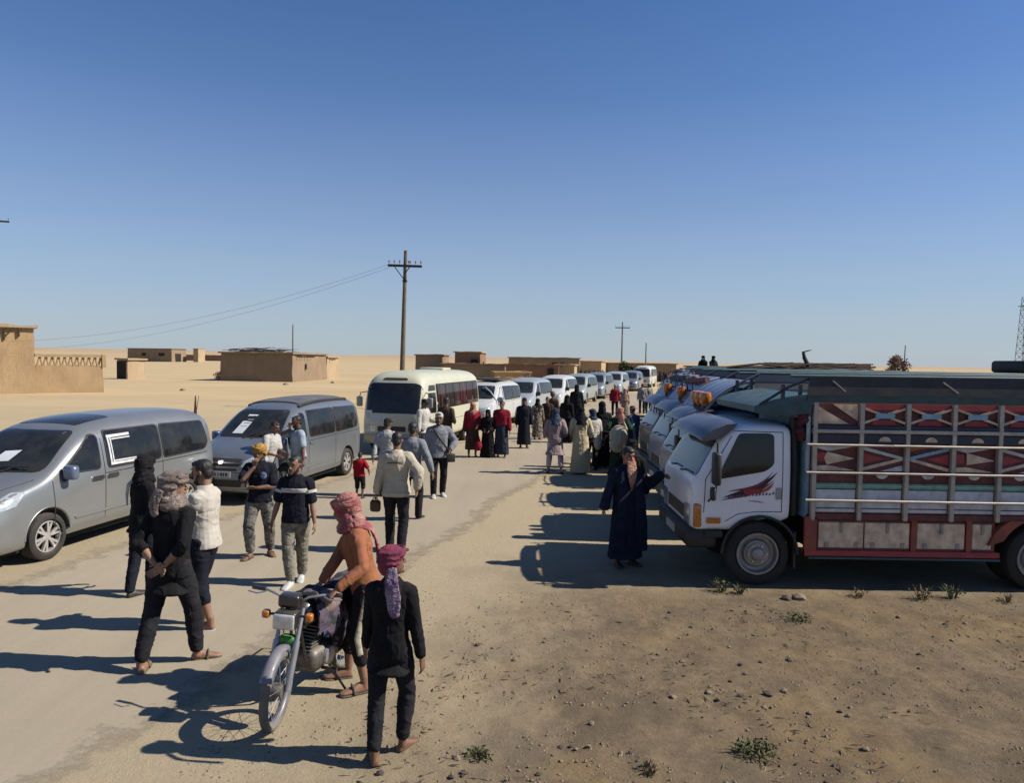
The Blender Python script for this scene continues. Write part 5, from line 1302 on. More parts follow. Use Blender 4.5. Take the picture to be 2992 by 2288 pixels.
def ik(a, c, l1, l2, pole):
    """middle joint of a two-bone chain from a to c bending towards pole"""
    a, c = Vector(a), Vector(c); d = c - a; L = min(d.length, (l1 + l2) * .999)
    dn = d.normalized(); c = a + dn * L
    x = (l1 * l1 - l2 * l2 + L * L) / (2 * L); h = math.sqrt(max(0, l1 * l1 - x * x))
    p = Vector(pole); p = p - dn * p.dot(dn)
    if p.length < 1e-5: p = Vector((0, -1, 0))
    return a + dn * x + p.normalized() * h, c
def chain(pts, rad, k=4):
    """resample a joint chain smoothly -> (points, radii) with rounded ends"""
    P = []; Q = []
    n = len(pts)
    for i in range(n - 1):
        for j in range(k):
            t = j / k; p0 = pts[max(i - 1, 0)]; p1 = pts[i]; p2 = pts[i + 1]; p3 = pts[min(i + 2, n - 1)]
            cr = 0.5 * ((2 * p1) + (p2 - p0) * t + (2 * p0 - 5 * p1 + 4 * p2 - p3) * t * t + (3 * p1 - p0 - 3 * p2 + p3) * t ** 3)
            P.append(cr.lerp(p1.lerp(p2, t), .5))
            a, b = rad[i], rad[i + 1]
            Q.append(tuple(a[m] + (b[m] - a[m]) * t for m in (0, 1)) if isinstance(a, tuple) else a + (b - a) * t)
    P.append(pts[-1]); Q.append(rad[-1])
    return P, Q
def rounded(P, Q):
    f = lambda q, s: tuple(v * s for v in q) if isinstance(q, tuple) else q * s
    m = lambda q: (q[0] + q[1]) / 2 if isinstance(q, tuple) else q
    a = (P[0] - P[1]).normalized(); b = (P[-1] - P[-2]).normalized()
    return [P[0] + a * m(Q[0]) * .5, P[0] + a * m(Q[0]) * .35] + P + [P[-1] + b * m(Q[-1]) * .35, P[-1] + b * m(Q[-1]) * .5], [f(Q[0], .25), f(Q[0], .75)] + Q + [f(Q[-1], .75), f(Q[-1], .25)]
class Person:
    def __init__(s, d):
        g = d.get
        s.d = d; s.h = g('h', 1.75); k = s.h / 1.75; s.k = k
        s.q = g('q', 1)                                  # 2 near, 1 middle, 0 far
        wd = g('build', 1.0)
        hipz = .93 - g('crouch', 0)
        hs = Vector((g('hipx', 0), g('hipy', 0), hipz))
        lean, side, tw = R(g('lean', 2)), R(g('side', 0)), R(g('twist', 0))
        M = Matrix.Translation(hs) @ Matrix.Rotation(tw, 4, 'Z') @ Matrix.Rotation(side, 4, 'Y') @ Matrix.Rotation(lean, 4, 'X')
        s.M = M; T = lambda x, y, z: M @ Vector((x, y, z - .93))
        s.T = T; s.wd = wd
        s.hip = {1: hs + Vector((.095 * wd, 0, 0)), -1: hs + Vector((-.095 * wd, 0, 0))}
        s.sh = {1: T(.172 * wd, .01, 1.40), -1: T(-.172 * wd, .01, 1.40)}
        s.foot = {}; s.knee = {}; s.ank = {}; s.fyaw = {}
        for sd, key, df in ((1, 'lf', (.11, 0, 8)), (-1, 'rf', (-.11, 0, -8))):
            f = list(g(key, df)) + [0, 0, 0]; x, y, yaw, z = f[0], f[1], f[2], f[3]
            s.fyaw[sd] = R(yaw); s.foot[sd] = Vector((x, y, z)); a = Vector((x, y + .03, .085 + z))
            kp = Vector((math.sin(R(yaw)) * 1.0, -1, 0)); s.knee[sd], s.ank[sd] = ik(s.hip[sd], a, .435, .43, kp)
        s.elb = {}; s.wr = {}; s.hdir = {}
        for sd, key, df, pk in ((1, 'lh', (.27, -.05, .80), 'lp'), (-1, 'rh', (-.27, -.05, .80), 'rp')):
            hnd = Vector(g(key, df)); pole = g(pk, (sd * .45, 1, -.25))
            s.elb[sd], s.wr[sd] = ik(s.sh[sd], hnd, .295, .265, pole)
            fd = g('lhd' if sd > 0 else 'rhd'); s.hdir[sd] = Vector(fd).normalized() if fd else ((s.wr[sd] - s.elb[sd]).normalized() + Vector((0, -.15, -.25))).normalized()
        hp, hy, hr = R(g('hpitch', 4)), R(g('hyaw', 0)), R(g('hroll', 0))
        s.neck = T(0, .01, 1.47)
        base = T(0, -.005, 1.535)
        s.H = Matrix.Translation(base) @ M.to_3x3().to_4x4() @ Matrix.Rotation(-lean * .7, 4, 'X') @ Matrix.Rotation(hy, 4, 'Z') @ Matrix.Rotation(hp, 4, 'X') @ Matrix.Rotation(hr, 4, 'Y') @ Matrix.Translation((0, 0, .105))
        s.skin = g('skin', SKIN); s.rr = random.Random(g('seed', 1))
        s.root = empty('person', (d['at'][0], d['at'][1], d['at'][2] if len(d['at']) > 2 else ground_z(*d['at'][:2]) if d['at'][1] < 10 else 0), g('rz', 0), d['label'], 'person', g('group'))
        s.root.scale = (k, k, k)
    # torso rings at height z with half widths; grow = cloth ease
    def torso_rings(s, mb, levels, n=20):
        rings = []
        for (z, rx, ry, yo) in levels:
            c = s.T(0, yo, z); ex = (s.T(1, yo, z) - c).normalized(); ey = (s.T(0, 1 + yo, z) - c).normalized()
            ring = []
            for j in range(n):
                a = 2 * math.pi * j / n; ca, sa = math.cos(a), math.sin(a)
                q = (abs(ca) ** 2.6 + abs(sa) ** 2.6) ** (-1 / 2.6)
                ring.append(c + ex * (rx * ca * q) + ey * (ry * sa * q))
            rings.append(ring)
        mb.rings(rings)
    def limb(s, mb, pts, rad, n=12):
        P, Q = chain([Vector(p) for p in pts], rad); P, Q = rounded(P, Q); mb.tube(P, Q, n)
    def body_levels(s, e=0.0):
        w = s.wd; b = s.d.get('belly', 0)
        return [(.80, .10 * w + e, .085 + e, 0), (.86, .150 * w + e, .105 + e, .005), (.95, .165 * w + e, .118 + e + b * .5, .005 - b * .3), (1.05, .150 * w + e, .108 + e + b, 0 - b * .6), (1.15, .147 * w + e, .106 + e + b * .7, -.005 - b * .4), (1.28, .163 * w + e, .118 + e, 0), (1.36, .168 * w + e, .112 + e, .005), (1.42, .142 * w + e * .8, .094 + e, .01), (1.465, .092 + e * .6, .072 + e * .7, .012), (1.51, .056 + e * .6, .056 + e * .6, .008)]
    def hand(s, mb, sd):
        w = s.wr[sd]; d = s.hdir[sd]
        pn = s.d.get('lpn' if sd > 0 else 'rpn'); pn = Vector(pn) if pn else Vector((-sd, 0, 0)) + Vector((0, -.2, 0))
        pn = (pn - d * pn.dot(d)).normalized(); t = d.cross(pn) * (1 if sd < 0 else -1)       # towards the thumb
        if t.y > 0 and abs(t.y) > .5: t = -t
        c = s.d.get('lcurl' if sd > 0 else 'rcurl', .55)
        mb.tube([w - d * .03, w + d * .01, w + d * .05, w + d * .085, w + d * .10], [(.024, .019), (.025, .017), (.036, .016), (.040, .015), (.034, .011)], 10, upv=pn)
        for i, (o, L, r) in enumerate(((.030, .068, .0088), (.010, .076, .0092), (-.011, .070, .0088), (-.031, .054, .0078))):
            a = w + d * .092 + t * o; dd = d.copy(); pts = [a - d * .015]
            p = a
            for q in (.42, .33, .27):
                pts.append(p.copy()); dd = (dd + pn * c * .75).normalized(); p = p + dd * L * q
            pts.append(p); mb.tube(pts, [r, r, r * .98, r * .92, r * .7], 7)
        a = w + d * .028 + t * .028; dd = (d * .75 + t * .62 + pn * .25).normalized(); b = a + dd * .045; dd2 = (d * .95 + t * .15 + pn * (.2 + c * .5)).normalized()
        mb.tube([a - t * .012, a, b, b + dd2 * .028, b + dd2 * .036], [.012, .0125, .0105, .0095, .006], 7)
    def footshape(s, mb, sd, grow=0.0, sole=False, zlift=0.0):
        f = s.foot[sd]; ya = s.fyaw[sd]; fw = Vector((math.sin(ya), -math.cos(ya), 0)); rt = Vector((math.cos(ya), math.sin(ya), 0)); z0 = f.z + zlift
        rings = []
        for (t, hw, ht) in ((-.068, .018, .025), (-.058, .029, .055), (-.02, .034, .085), (.03, .036, .078), (.08, .041, .055), (.13, .045, .038), (.165, .042, .028), (.19, .026, .018), (.197, .012, .010)):
            c = f + fw * t; hw += grow; ht = (.014 if sole else ht + grow * 1.3); z1 = z0 + ht
            rings.append([Vector((c.x, c.y, 0)) + rt * (hw * u) + Vector((0, 0, z0 + (z1 - z0) * v)) for u, v in ((-.9, 0), (-1, .25), (-.92, .65), (-.5, .96), (0, 1), (.5, .96), (.92, .65), (1, .25), (.9, 0), (0, 0))])
        mb.rings(rings)
    def head(s, mb):
        H = s.H; n = 16
        sl = ((-.118, .020, .078, -.030), (-.108, .036, .092, -.010), (-.085, .052, .096, .030), (-.055, .062, .093, .060), (-.02, .069, .089, .082), (.01, .073, .088, .092), (.04, .0755, .094, .096), (.07, .0745, .088, .093), (.095, .063, .070, .078), (.115, .040, .040, .050), (.122, .012, .010, .018))
        rings = []
        for (z, hw, fr, bk) in sl:
            ring = []
            for j in range(n):
                a = 2 * math.pi * j / n; x = hw * math.cos(a); y = math.sin(a); y = -fr * (-y) if y < 0 else bk * y
                ring.append(H @ Vector((x, y if y >= 0 else y, z)))
            rings.append(ring)
        mb.rings(rings)
        tr = lambda p: H @ Vector(p)
        mb.tube([tr((0, -.090, .028)), tr((0, -.104, .005)), tr((0, -.117, -.018)), tr((0, -.106, -.030))], [.008, .011, .015, .011], 8)
        for sd in (1, -1):
            mb.tube([tr((sd * .071, .005, .022)), tr((sd * .083, .015, .010)), tr((sd * .080, .010, -.012)), tr((sd * .071, .0, -.028))], [.008, .013, .012, .007], 6)
            mb.tube([tr((sd * .012, -.093, .040)), tr((sd * .035, -.090, .044)), tr((sd * .056, -.072, .038))], [.007, .009, .007], 6)
            mb.blob(tr((sd * .014, -.100, -.022)), .009, 6, 4)
        mb.tube([tr((-.022, -.092, -.052)), tr((0, -.099, -.050)), tr((.022, -.092, -.052))], [.006, .009, .006], 6); mb.tube([tr((-.018, -.092, -.064)), tr((0, -.098, -.065)), tr((.018, -.092, -.064))], [.006, .009, .006], 6)
        mb.blob(tr((0, -.090, -.098)), (.026, .020, .018), 8, 5)
        mb.tube([s.T(0, .02, 1.43), s.T(0, .015, 1.50), H @ Vector((0, .018, -.09)), H @ Vector((0, .02, -.03))], [.062, .054, .054, .055], 12)
    def build_body(s):
        q = s.q; vox = (.018, .0125, .0105)[q]; ms = []
        mb = MB(); s.torso_rings(mb, s.body_levels())
        for sd in (1, -1):
            s.limb(mb, [s.T(sd * .08, .01, 1.41), s.sh[sd], s.elb[sd], s.elb[sd].lerp(s.wr[sd], .35), s.wr[sd]], [.06, .055, .039, .040, .025])
            s.limb(mb, [s.hip[sd] + Vector((0, 0, .03)), s.hip[sd].lerp(s.knee[sd], .35), s.knee[sd], s.knee[sd].lerp(s.ank[sd], .35), s.ank[sd]], [.085, .078, .053, .055, .034])
        if q == 0:
            s.head(mb)
            for sd in (1, -1): s.hand(mb, sd); s.footshape(mb, sd)
            ms.append(remesh(mb, .013, 1))
        else:
            ms.append(remesh(mb, vox, 2))
            mb = MB(); s.head(mb); ms.append(remesh(mb, .0065 if q < 2 else .0052, 2, .4))
            for sd in (1, -1):
                mb = MB(); s.hand(mb, sd); ms.append(remesh(mb, .0055 if q < 2 else .0042, 1, .4))
                mb = MB(); s.footshape(mb, sd, zlift=s.d.get('sole', 0)); mb.tube([s.ank[sd] + Vector((0, 0, .06)), s.ank[sd], s.ank[sd] + Vector((0, 0, -.045))], [.035, .034, .032], 10); ms.append(remesh(mb, .008, 1))
        for m_ in ms: m_.materials.append(s.skin)
        me = joined(ms, 'body'); me.polygons.foreach_set('use_smooth', [True] * len(me.polygons)); o = obj('body', me, s.root)
        if q and s.d.get('eyes', True) and not s.d.get('back'):
            for sd in (1, -1): MB().blob(s.H @ Vector((sd * .031, -.081, .018)), (.011, .007, .006), 8, 5).build('eye', EYEW, o, 60)
            for sd in (1, -1): MB().tube([s.H @ Vector((sd * .014, -.099, .047)), s.H @ Vector((sd * .036, -.096, .053)), s.H @ Vector((sd * .056, -.078, .046))], [.003, .0045, .003], 5).build('eyebrow', HAIR, o, 60)
        return o
    # cloth mesh: remesh + folds
    def cloth_obj(s, mb, name, m, vox=None, fold=0.008, ff=(9, 9, 3), it=3, extra=None):
        vox = vox or (.018, .012, .0095)[s.q]
        me = remesh(mb, vox, it); sd = s.rr.uniform(0, 50)
        n = len(me.vertices); co = [0.0] * (3 * n); me.vertices.foreach_get('co', co); no = [0.0] * (3 * n); me.vertex_normals.foreach_get('vector', no)
        for i in range(n):
            x, y, z = co[3 * i:3 * i + 3]
            w1 = noise.noise((x * 4 + sd, y * 4, z * 4))
            a = fold * .55 * noise.noise((x * ff[0] + sd, y * ff[1], z * ff[2]))
            r_ = abs(noise.noise((x * ff[0] * .9 + y * 5 + w1 * 1.2, (x - y) * 3 + sd, z * ff[2] * 1.7 + w1 * 1.5)))          # sharp creases
            a += fold * (.55 - r_ * 4.2 if r_ < .13 else 0)
            if extra: a += extra(Vector((x, y, z)))
            for j in range(3): co[3 * i + j] += no[3 * i + j] * a
        me.vertices.foreach_set('co', co); me.update(); me.polygons.foreach_set('use_smooth', [True] * len(me.polygons))
        o = obj(name, me, s.root, m)
        return o
    def top(s, m, hem=.86, sleeve='long', ease=.018, flare=.0, name='shirt', collar=True, fold=.008, cuff=None):
        mb = MB(); lv = [l for l in s.body_levels(ease) if l[0] > hem + .03]
        if not collar: lv = lv[:-1]
        l0 = s.body_levels(ease)
        def at(z):
            for a, b in zip(l0[:-1], l0[1:]):
                if a[0] <= z <= b[0]:
                    t = (z - a[0]) / (b[0] - a[0]); return [a[i] + (b[i] - a[i]) * t for i in range(4)]
            return list(l0[0])
        b = at(max(hem, .93)); lv = [(hem, b[1] + flare, b[2] + flare, b[3]), (hem + .02, b[1] + flare, b[2] + flare, b[3])] + lv
        s.torso_rings(mb, lv)
        for sd in (1, -1):
            e, w = s.elb[sd], s.wr[sd]; S = s.sh[sd]; g = ease
            if sleeve == 'long': pts, rad = [s.T(sd * .09, .01, 1.385), S, S.lerp(e, .55), e, e.lerp(w, .5), w - (w - e).normalized() * .012], [.064 + g, .058 + g, .047 + g, .041 + g, .039 + g, .031 + g * .7]
            elif sleeve == 'half': pts, rad = [s.T(sd * .09, .01, 1.385), S, S.lerp(e, .5), S.lerp(e, .88)], [.064 + g, .058 + g, .052 + g, .054 + g]
            elif sleeve == 'roll': pts, rad = [s.T(sd * .09, .01, 1.385), S, S.lerp(e, .55), e, e.lerp(w, .35)], [.064 + g, .058 + g, .047 + g, .043 + g, .042 + g]
            else: continue
            s.limb(mb, pts, rad, 12)
        return s.cloth_obj(mb, name, m, fold=fold)
    def trousers(s, m, end=.06, ease=.016, name='trousers', waist=1.0, fold=.008, taper=.0, bag=0.0):
        mb = MB(); s.torso_rings(mb, [l for l in s.body_levels(ease) if l[0] < waist] )
        for sd in (1, -1):
            h, k, a = s.hip[sd], s.knee[sd], s.ank[sd]; ez = Vector((a.x, a.y, 0)).lerp(k, 0) ; L = (k - a).length
            t = min(1, max(0, (end - .085) / L)); stop = a.lerp(k, t) if end > .085 else a + Vector((0, 0, end - .085))
            s.limb(mb, [h + Vector((-sd * .012, 0, .02)), h.lerp(k, .35), h.lerp(k, .75), k, k.lerp(a, .4) if t < .5 else k.lerp(stop, .5), stop], [.092 + ease, .084 + ease + bag, .066 + ease + bag, .060 + ease + bag, .057 + ease + bag, .047 + ease - taper], 14)
        return s.cloth_obj(mb, name, m, fold=fold, ff=(7, 7, 6))
    def robe(s, m, hem=.10, sleeve='long', ease=.03, width=.30, name='robe', depth=.19, fold=.014):
        mb = MB(); lv = [l for l in s.body_levels(ease) if l[0] >= 1.05]
        cx = (s.foot[1].x + s.foot[-1].x) / 2; cy = (s.foot[1].y + s.foot[-1].y) / 2; sx = abs(s.foot[1].x - s.foot[-1].x) / 2 ; sy = abs(s.foot[1].y - s.foot[-1].y) / 2
        W = max(width, sx + .13); D = max(depth, sy + .12); n = 24; rings = []
        for t_ in [i / 8 for i in range(10)]:
            z = hem + (1.05 - hem) * t_; t = min(1, t_); c0 = Vector((cx, cy, z)); c1 = s.T(0, 0, 1.05); c = c0.lerp(Vector((c1.x, c1.y, z)), t ** .8); u = t ** .9
            sh_ = 0 if t_ <= 1 else .03; rx = W * (1 - u) + (.150 * s.wd + ease + .008 - sh_) * u; ry = D * (1 - u) + (.112 + ease + .008 - sh_) * u
            if t_ > 1: c = s.T(0, 0, z)
            rings.append([c + Vector((rx * math.cos(2 * math.pi * j / n), ry * math.sin(2 * math.pi * j / n), 0)) for j in range(n)])
        mb.rings(rings); s.torso_rings(mb, lv)
        for sd in (1, -1):
            e, w = s.elb[sd], s.wr[sd]; S = s.sh[sd]; g = ease
            if sleeve: s.limb(mb, [s.T(sd * .09, .01, 1.385), S, S.lerp(e, .55), e, e.lerp(w, .5), w - (w - e).normalized() * .01], [.064 + g, .058 + g, .048 + g, .044 + g, .044 + g, .046 + g], 12)
        hm = hem
        return s.cloth_obj(mb, name, m, fold=fold, ff=(15, 15, 1.6), it=2)
    def shoes(s, m, name='shoe', grow=.008):
        for sd in (1, -1):
            mb = MB(); s.footshape(mb, sd, grow); o = obj(name, remesh(mb, .012 if s.q < 2 else .008, 1), s.root, m)
    def sandals(s, m):
        for sd in (1, -1):
            mb = MB(); s.footshape(mb, sd, .008, True); o = mb.build('sandal', m, s.root, 40)
            f = s.foot[sd]; ya = s.fyaw[sd]; fw = Vector((math.sin(ya), -math.cos(ya), 0)); rt = Vector((math.cos(ya), math.sin(ya), 0))
            MB().tube([f + fw * .07 - rt * .052 + Vector((0, 0, .012)), f + fw * .08 - rt * .03 + Vector((0, 0, .075)), f + fw * .08 + rt * .03 + Vector((0, 0, .075)), f + fw * .07 + rt * .052 + Vector((0, 0, .012))], .010, 6).build('strap', m, o, 50)
    def hair(s, m=None, vol=.0, beard=0):
        H = s.H; mb = MB()
        mb.blob(H @ Vector((0, .020, .052)), (.082 + vol, .094 + vol, .084 + vol), 14, 9, H.to_3x3()); mb.blob(H @ Vector((0, .058, -.005)), (.066 + vol, .054 + vol, .075), 12, 8, H.to_3x3())
        mb.blob(H @ Vector((0, -.045, .092)), (.058 + vol, .045 + vol, .030 + vol), 10, 7, H.to_3x3())
        s.cloth_obj(mb, 'hair', m or HAIR, vox=.009 if s.q else .016, fold=.006, ff=(40, 40, 40), it=1)
        if beard:
            mb = MB(); mb.blob(H @ Vector((0, -.070, -.098)), (.046, .034, .030), 10, 7, H.to_3x3())
            for sd in (1, -1): mb.tube([H @ Vector((sd * .070, -.012, -.015)), H @ Vector((sd * .064, -.035, -.060)), H @ Vector((sd * .038, -.068, -.092))], [.010, .018, .020], 8)
            mb.tube([H @ Vector((-.026, -.094, -.050)), H @ Vector((0, -.104, -.040)), H @ Vector((.026, -.094, -.050))], [.006, .008, .006], 6)
            s.cloth_obj(mb, 'beard', m or HAIR, vox=.008 if s.q else .014, fold=.004, ff=(50, 50, 50), it=1)
    def cap(s, m, brim=True, peak=-1):
        H = s.H; mb = MB(); mb.blob(H @ Vector((0, .008, .062)), (.088, .104, .078), 14, 9, H.to_3x3())
        if brim: mb.tube([H @ Vector((0, peak * .05, .050)), H @ Vector((0, peak * .12, .052)), H @ Vector((0, peak * .165, .044))], [(.085, .014), (.078, .010), (.05, .008)], 12, upv=tuple(H.to_3x3() @ Vector((0, 0, 1))))
        s.cloth_obj(mb, 'cap', m, vox=.009 if s.q else .016, fold=.002, it=1)
    def wrap(s, m, face='open', tail=None, cowl=True, vol=0.0, name='headscarf', tailm=None):
        """wound headscarf; face open / covered; tail = list of points (local) for a hanging end"""
        H = s.H; Q = H.to_3x3(); mb = MB(); v = vol
        mb.blob(H @ Vector((0, .014, .050)), (.094 + v, .116 + v, .092 + v), 16, 10, Q)
        mb.blob(H @ Vector((0, .040, -.030)), (.086 + v, .088 + v, .100), 14, 9, Q)
        if face == 'covered':
            mb.blob(H @ Vector((0, -.022, -.050)), (.080 + v, .102, .090), 14, 9, Q); mb.blob(H @ Vector((0, -.030, -.105)), (.070, .080, .070), 12, 8, Q); mb.blob(H @ Vector((0, -.02, .035)), (.085, .094, .07), 12, 8, Q)
        # wound bands
        for i in range(3):
            tl = s.rr.uniform(-.35, .35); z = .075 - i * .035; pts = []
            for j in range(13):
                a = math.pi * (-.10 + 1.2 * j / 12); pts.append(H @ Vector((math.cos(a) * (.092 + v), .012 + math.sin(a) * (.112 + v), z + tl * .10 * math.cos(a))))
            mb.tube(pts, [.014] * 13, 6, flat=(1.0, 1.5))
            pts = []
            for j in range(9):
                a = math.pi * (1.08 + .84 * j / 8); pts.append(H @ Vector((math.cos(a) * (.092 + v), -.004 + math.sin(a) * (.102 + v), .075 + .02 * i - .02 + tl * .08 * math.cos(a))))
            mb.tube(pts, [.013] * 9, 6, flat=(1.0, 1.4))
        if cowl:
            n = s.T(0, .005, 1.495)
            for (r1, r2, dz, rr_) in ((.105, .100, -.015, .042), (.088, .088, .035, .038)):
                pts = [n + Vector((r1 * math.cos(a), r2 * math.sin(a) - .005, dz + .018 * math.sin(a * 2 + 1) + (-.02 if math.sin(a) < -.3 else 0))) for a in [2 * math.pi * j / 14 for j in range(15)]]; mb.tube(pts, [rr_] * 15, 8)
        o = s.cloth_obj(mb, name, m, vox=.0085 if s.q == 2 else .011 if s.q else .017, fold=.0055, ff=(14, 14, 18), it=2)
        if tail:
            mb = MB(); k = len(tail[0]); P, Q_ = chain([Vector(p) for p in tail[0]], [(w, .014) for w in tail[1]]); P, Q_ = rounded(P, Q_); mb.tube(P, Q_, 12, upv=tail[2] if len(tail) > 2 else (0, 1, 0))
            t_ = s.cloth_obj(mb, 'scarf_end', tailm or m, vox=.010 if s.q else .016, fold=.010, ff=(30, 30, 5), it=1)
        return o
    def veil(s, m, length=1.05, face=True, name='veil', wide=.22):
        """head covering that falls over the shoulders"""
        H = s.H; mb = MB(); mb.blob(H @ Vector((0, .012, .035)), (.098, .118, .108), 14, 9, H.to_3x3())
        if not face: mb.blob(H @ Vector((0, -.03, -.05)), (.085, .098, .10), 12, 8, H.to_3x3())
        n = 18; rings = []
        hc = H @ Vector((0, .025, -.03))
        for (t, rx, ry, yo) in ((0, .095, .10, 0), (.25, .11, .11, 0), (.45, .19 * s.wd, .14, .0), (.7, wide * s.wd, .165, .01), (1, wide * s.wd + .03, .18, .015)):
            z = hc.z + (length - hc.z) * t; c = Vector((hc.x * (1 - t), hc.y * (1 - t) + yo, z)); rings.append([c + Vector((rx * math.cos(2 * math.pi * j / n), ry * math.sin(2 * math.pi * j / n), 0)) for j in range(n)])
        mb.rings(rings[::-1]); s.cloth_obj(mb, name, m, fold=.012, ff=(12, 12, 3), it=2)
# ------------------------------------------------------------ the people in the picture
def world_pose(d):
    """feet (wl, wr), hands (wlh, wrh) given in the world are turned into the person's own frame"""
    k = d.get('h', 1.75) / 1.75; rz = R(d.get('rz', 0))
    if 'wl' in d:
        a, b = Vector(d['wl']), Vector(d['wr']); c = (a + b) / 2; d['at'] = (c.x, c.y)
    Rm = Matrix.Rotation(-rz, 2)
    def loc(p): return Rm @ (Vector(p[:2]) - Vector(d['at'][:2])) / k
    for w, l, yw in (('wl', 'lf', 'lyaw'), ('wr', 'rf', 'ryaw')):
        if w in d: p = loc(d[w]); d[l] = (p.x, p.y, d.get(yw, 8 if l == 'lf' else -8), d.get('lift_' + l, 0))
    for w, l in (('wlh', 'lh'), ('wrh', 'rh')):
        if w in d: p = loc(d[w]); d[l] = (p.x, p.y, d[w][2] / k)
    return d
def person(**d):
    return Person(world_pose(d))
BLACK = cloth('black', (0.012, 0.012, 0.014), .25); BLACK2 = cloth('charcoal', (0.022, 0.022, 0.026), .25); NAVY = cloth('navy', (0.018, 0.022, 0.045), .3); NAVYT = cloth('navy_tee', (0.013, 0.014, 0.024), .3); WHITEC = cloth('white', (0.56, 0.54, 0.50), .1); OFFW = cloth('offwhite', (0.55, 0.51, 0.45), .1)
ORANGE = cloth('rust_orange', (0.43, 0.185, 0.075), .25, (0.38, 0.135, 0.085)); BEIGE = cloth('beige', (0.55, 0.49, 0.38), .12); GREYB = cloth('grey_blue', (0.24, 0.25, 0.28), .2); LGREY = cloth('light_grey', (0.42, 0.43, 0.42), .12); DENIM = cloth('denim', (0.035, 0.044, 0.068), .3); DBLUE = cloth('dark_blue', (0.014, 0.016, 0.027), .25); BROWN = cloth('brown', (0.065, 0.045, 0.035), .3); CRIM = cloth('crimson', (0.26, 0.018, 0.035), .3); RED = cloth('red', (0.36, 0.012, 0.02), .2); MAUVE = cloth('mauve', (0.36, 0.27, 0.275), .15); SANDC = cloth('sand', (0.60, 0.51, 0.33), .12); LBLUE = cloth('light_blue', (0.34, 0.42, 0.50), .15); CREAMC = cloth('cream', (0.55, 0.50, 0.38), .12); KHAKI = camo('khaki', ((.17, .16, .13), (.30, .28, .22), (.24, .225, .18), (.33, .31, .25)), 6); CAMO = camo('grey', ((.05, .05, .055), (.16, .155, .14), (.26, .25, .22), (.10, .10, .095)), 9); GREENC = cloth('dark_green', (0.02, 0.05, 0.03), .25)
SHR = shemagh('rose', (0.30, 0.075, 0.085), (0.52, 0.30, 0.25)); SHG = shemagh('grey', (0.13, 0.10, 0.09), (0.40, 0.33, 0.29)); SHM = shemagh('mustard', (0.36, 0.19, 0.045), (0.46, 0.30, 0.10), 30); SHP = shemagh('plum', (0.17, 0.045, 0.085), (0.34, 0.07, 0.09), 40); SHV = shemagh('violet', (0.15, 0.09, 0.17), (0.42, 0.34, 0.42), 70); SHC = shemagh('cream_rose', (0.42, 0.12, 0.11), (0.55, 0.42, 0.30), 55); SHB = shemagh('dark', (0.012, 0.012, 0.014), (0.035, 0.032, 0.034)); SHBL = shemagh('slate_blue', (0.03, 0.045, 0.075), (0.10, 0.13, 0.17))
LEATH = mat('brown_leather', (0.07, 0.035, 0.02), .6, 0, .3, 9, .4, 60); SOLE = mat('sandal_sole', (0.09, 0.07, 0.05), .8, 0, .3, 10, .3, 60, .3); SNEAK = mat('white_sneaker', (0.55, 0.56, 0.55), .6, 0, .15, 8, .2, 60, .2); BSHOE = mat('black_shoe', (0.02, 0.018, 0.018), .5, 0, .3, 8, .2, 60, .3)

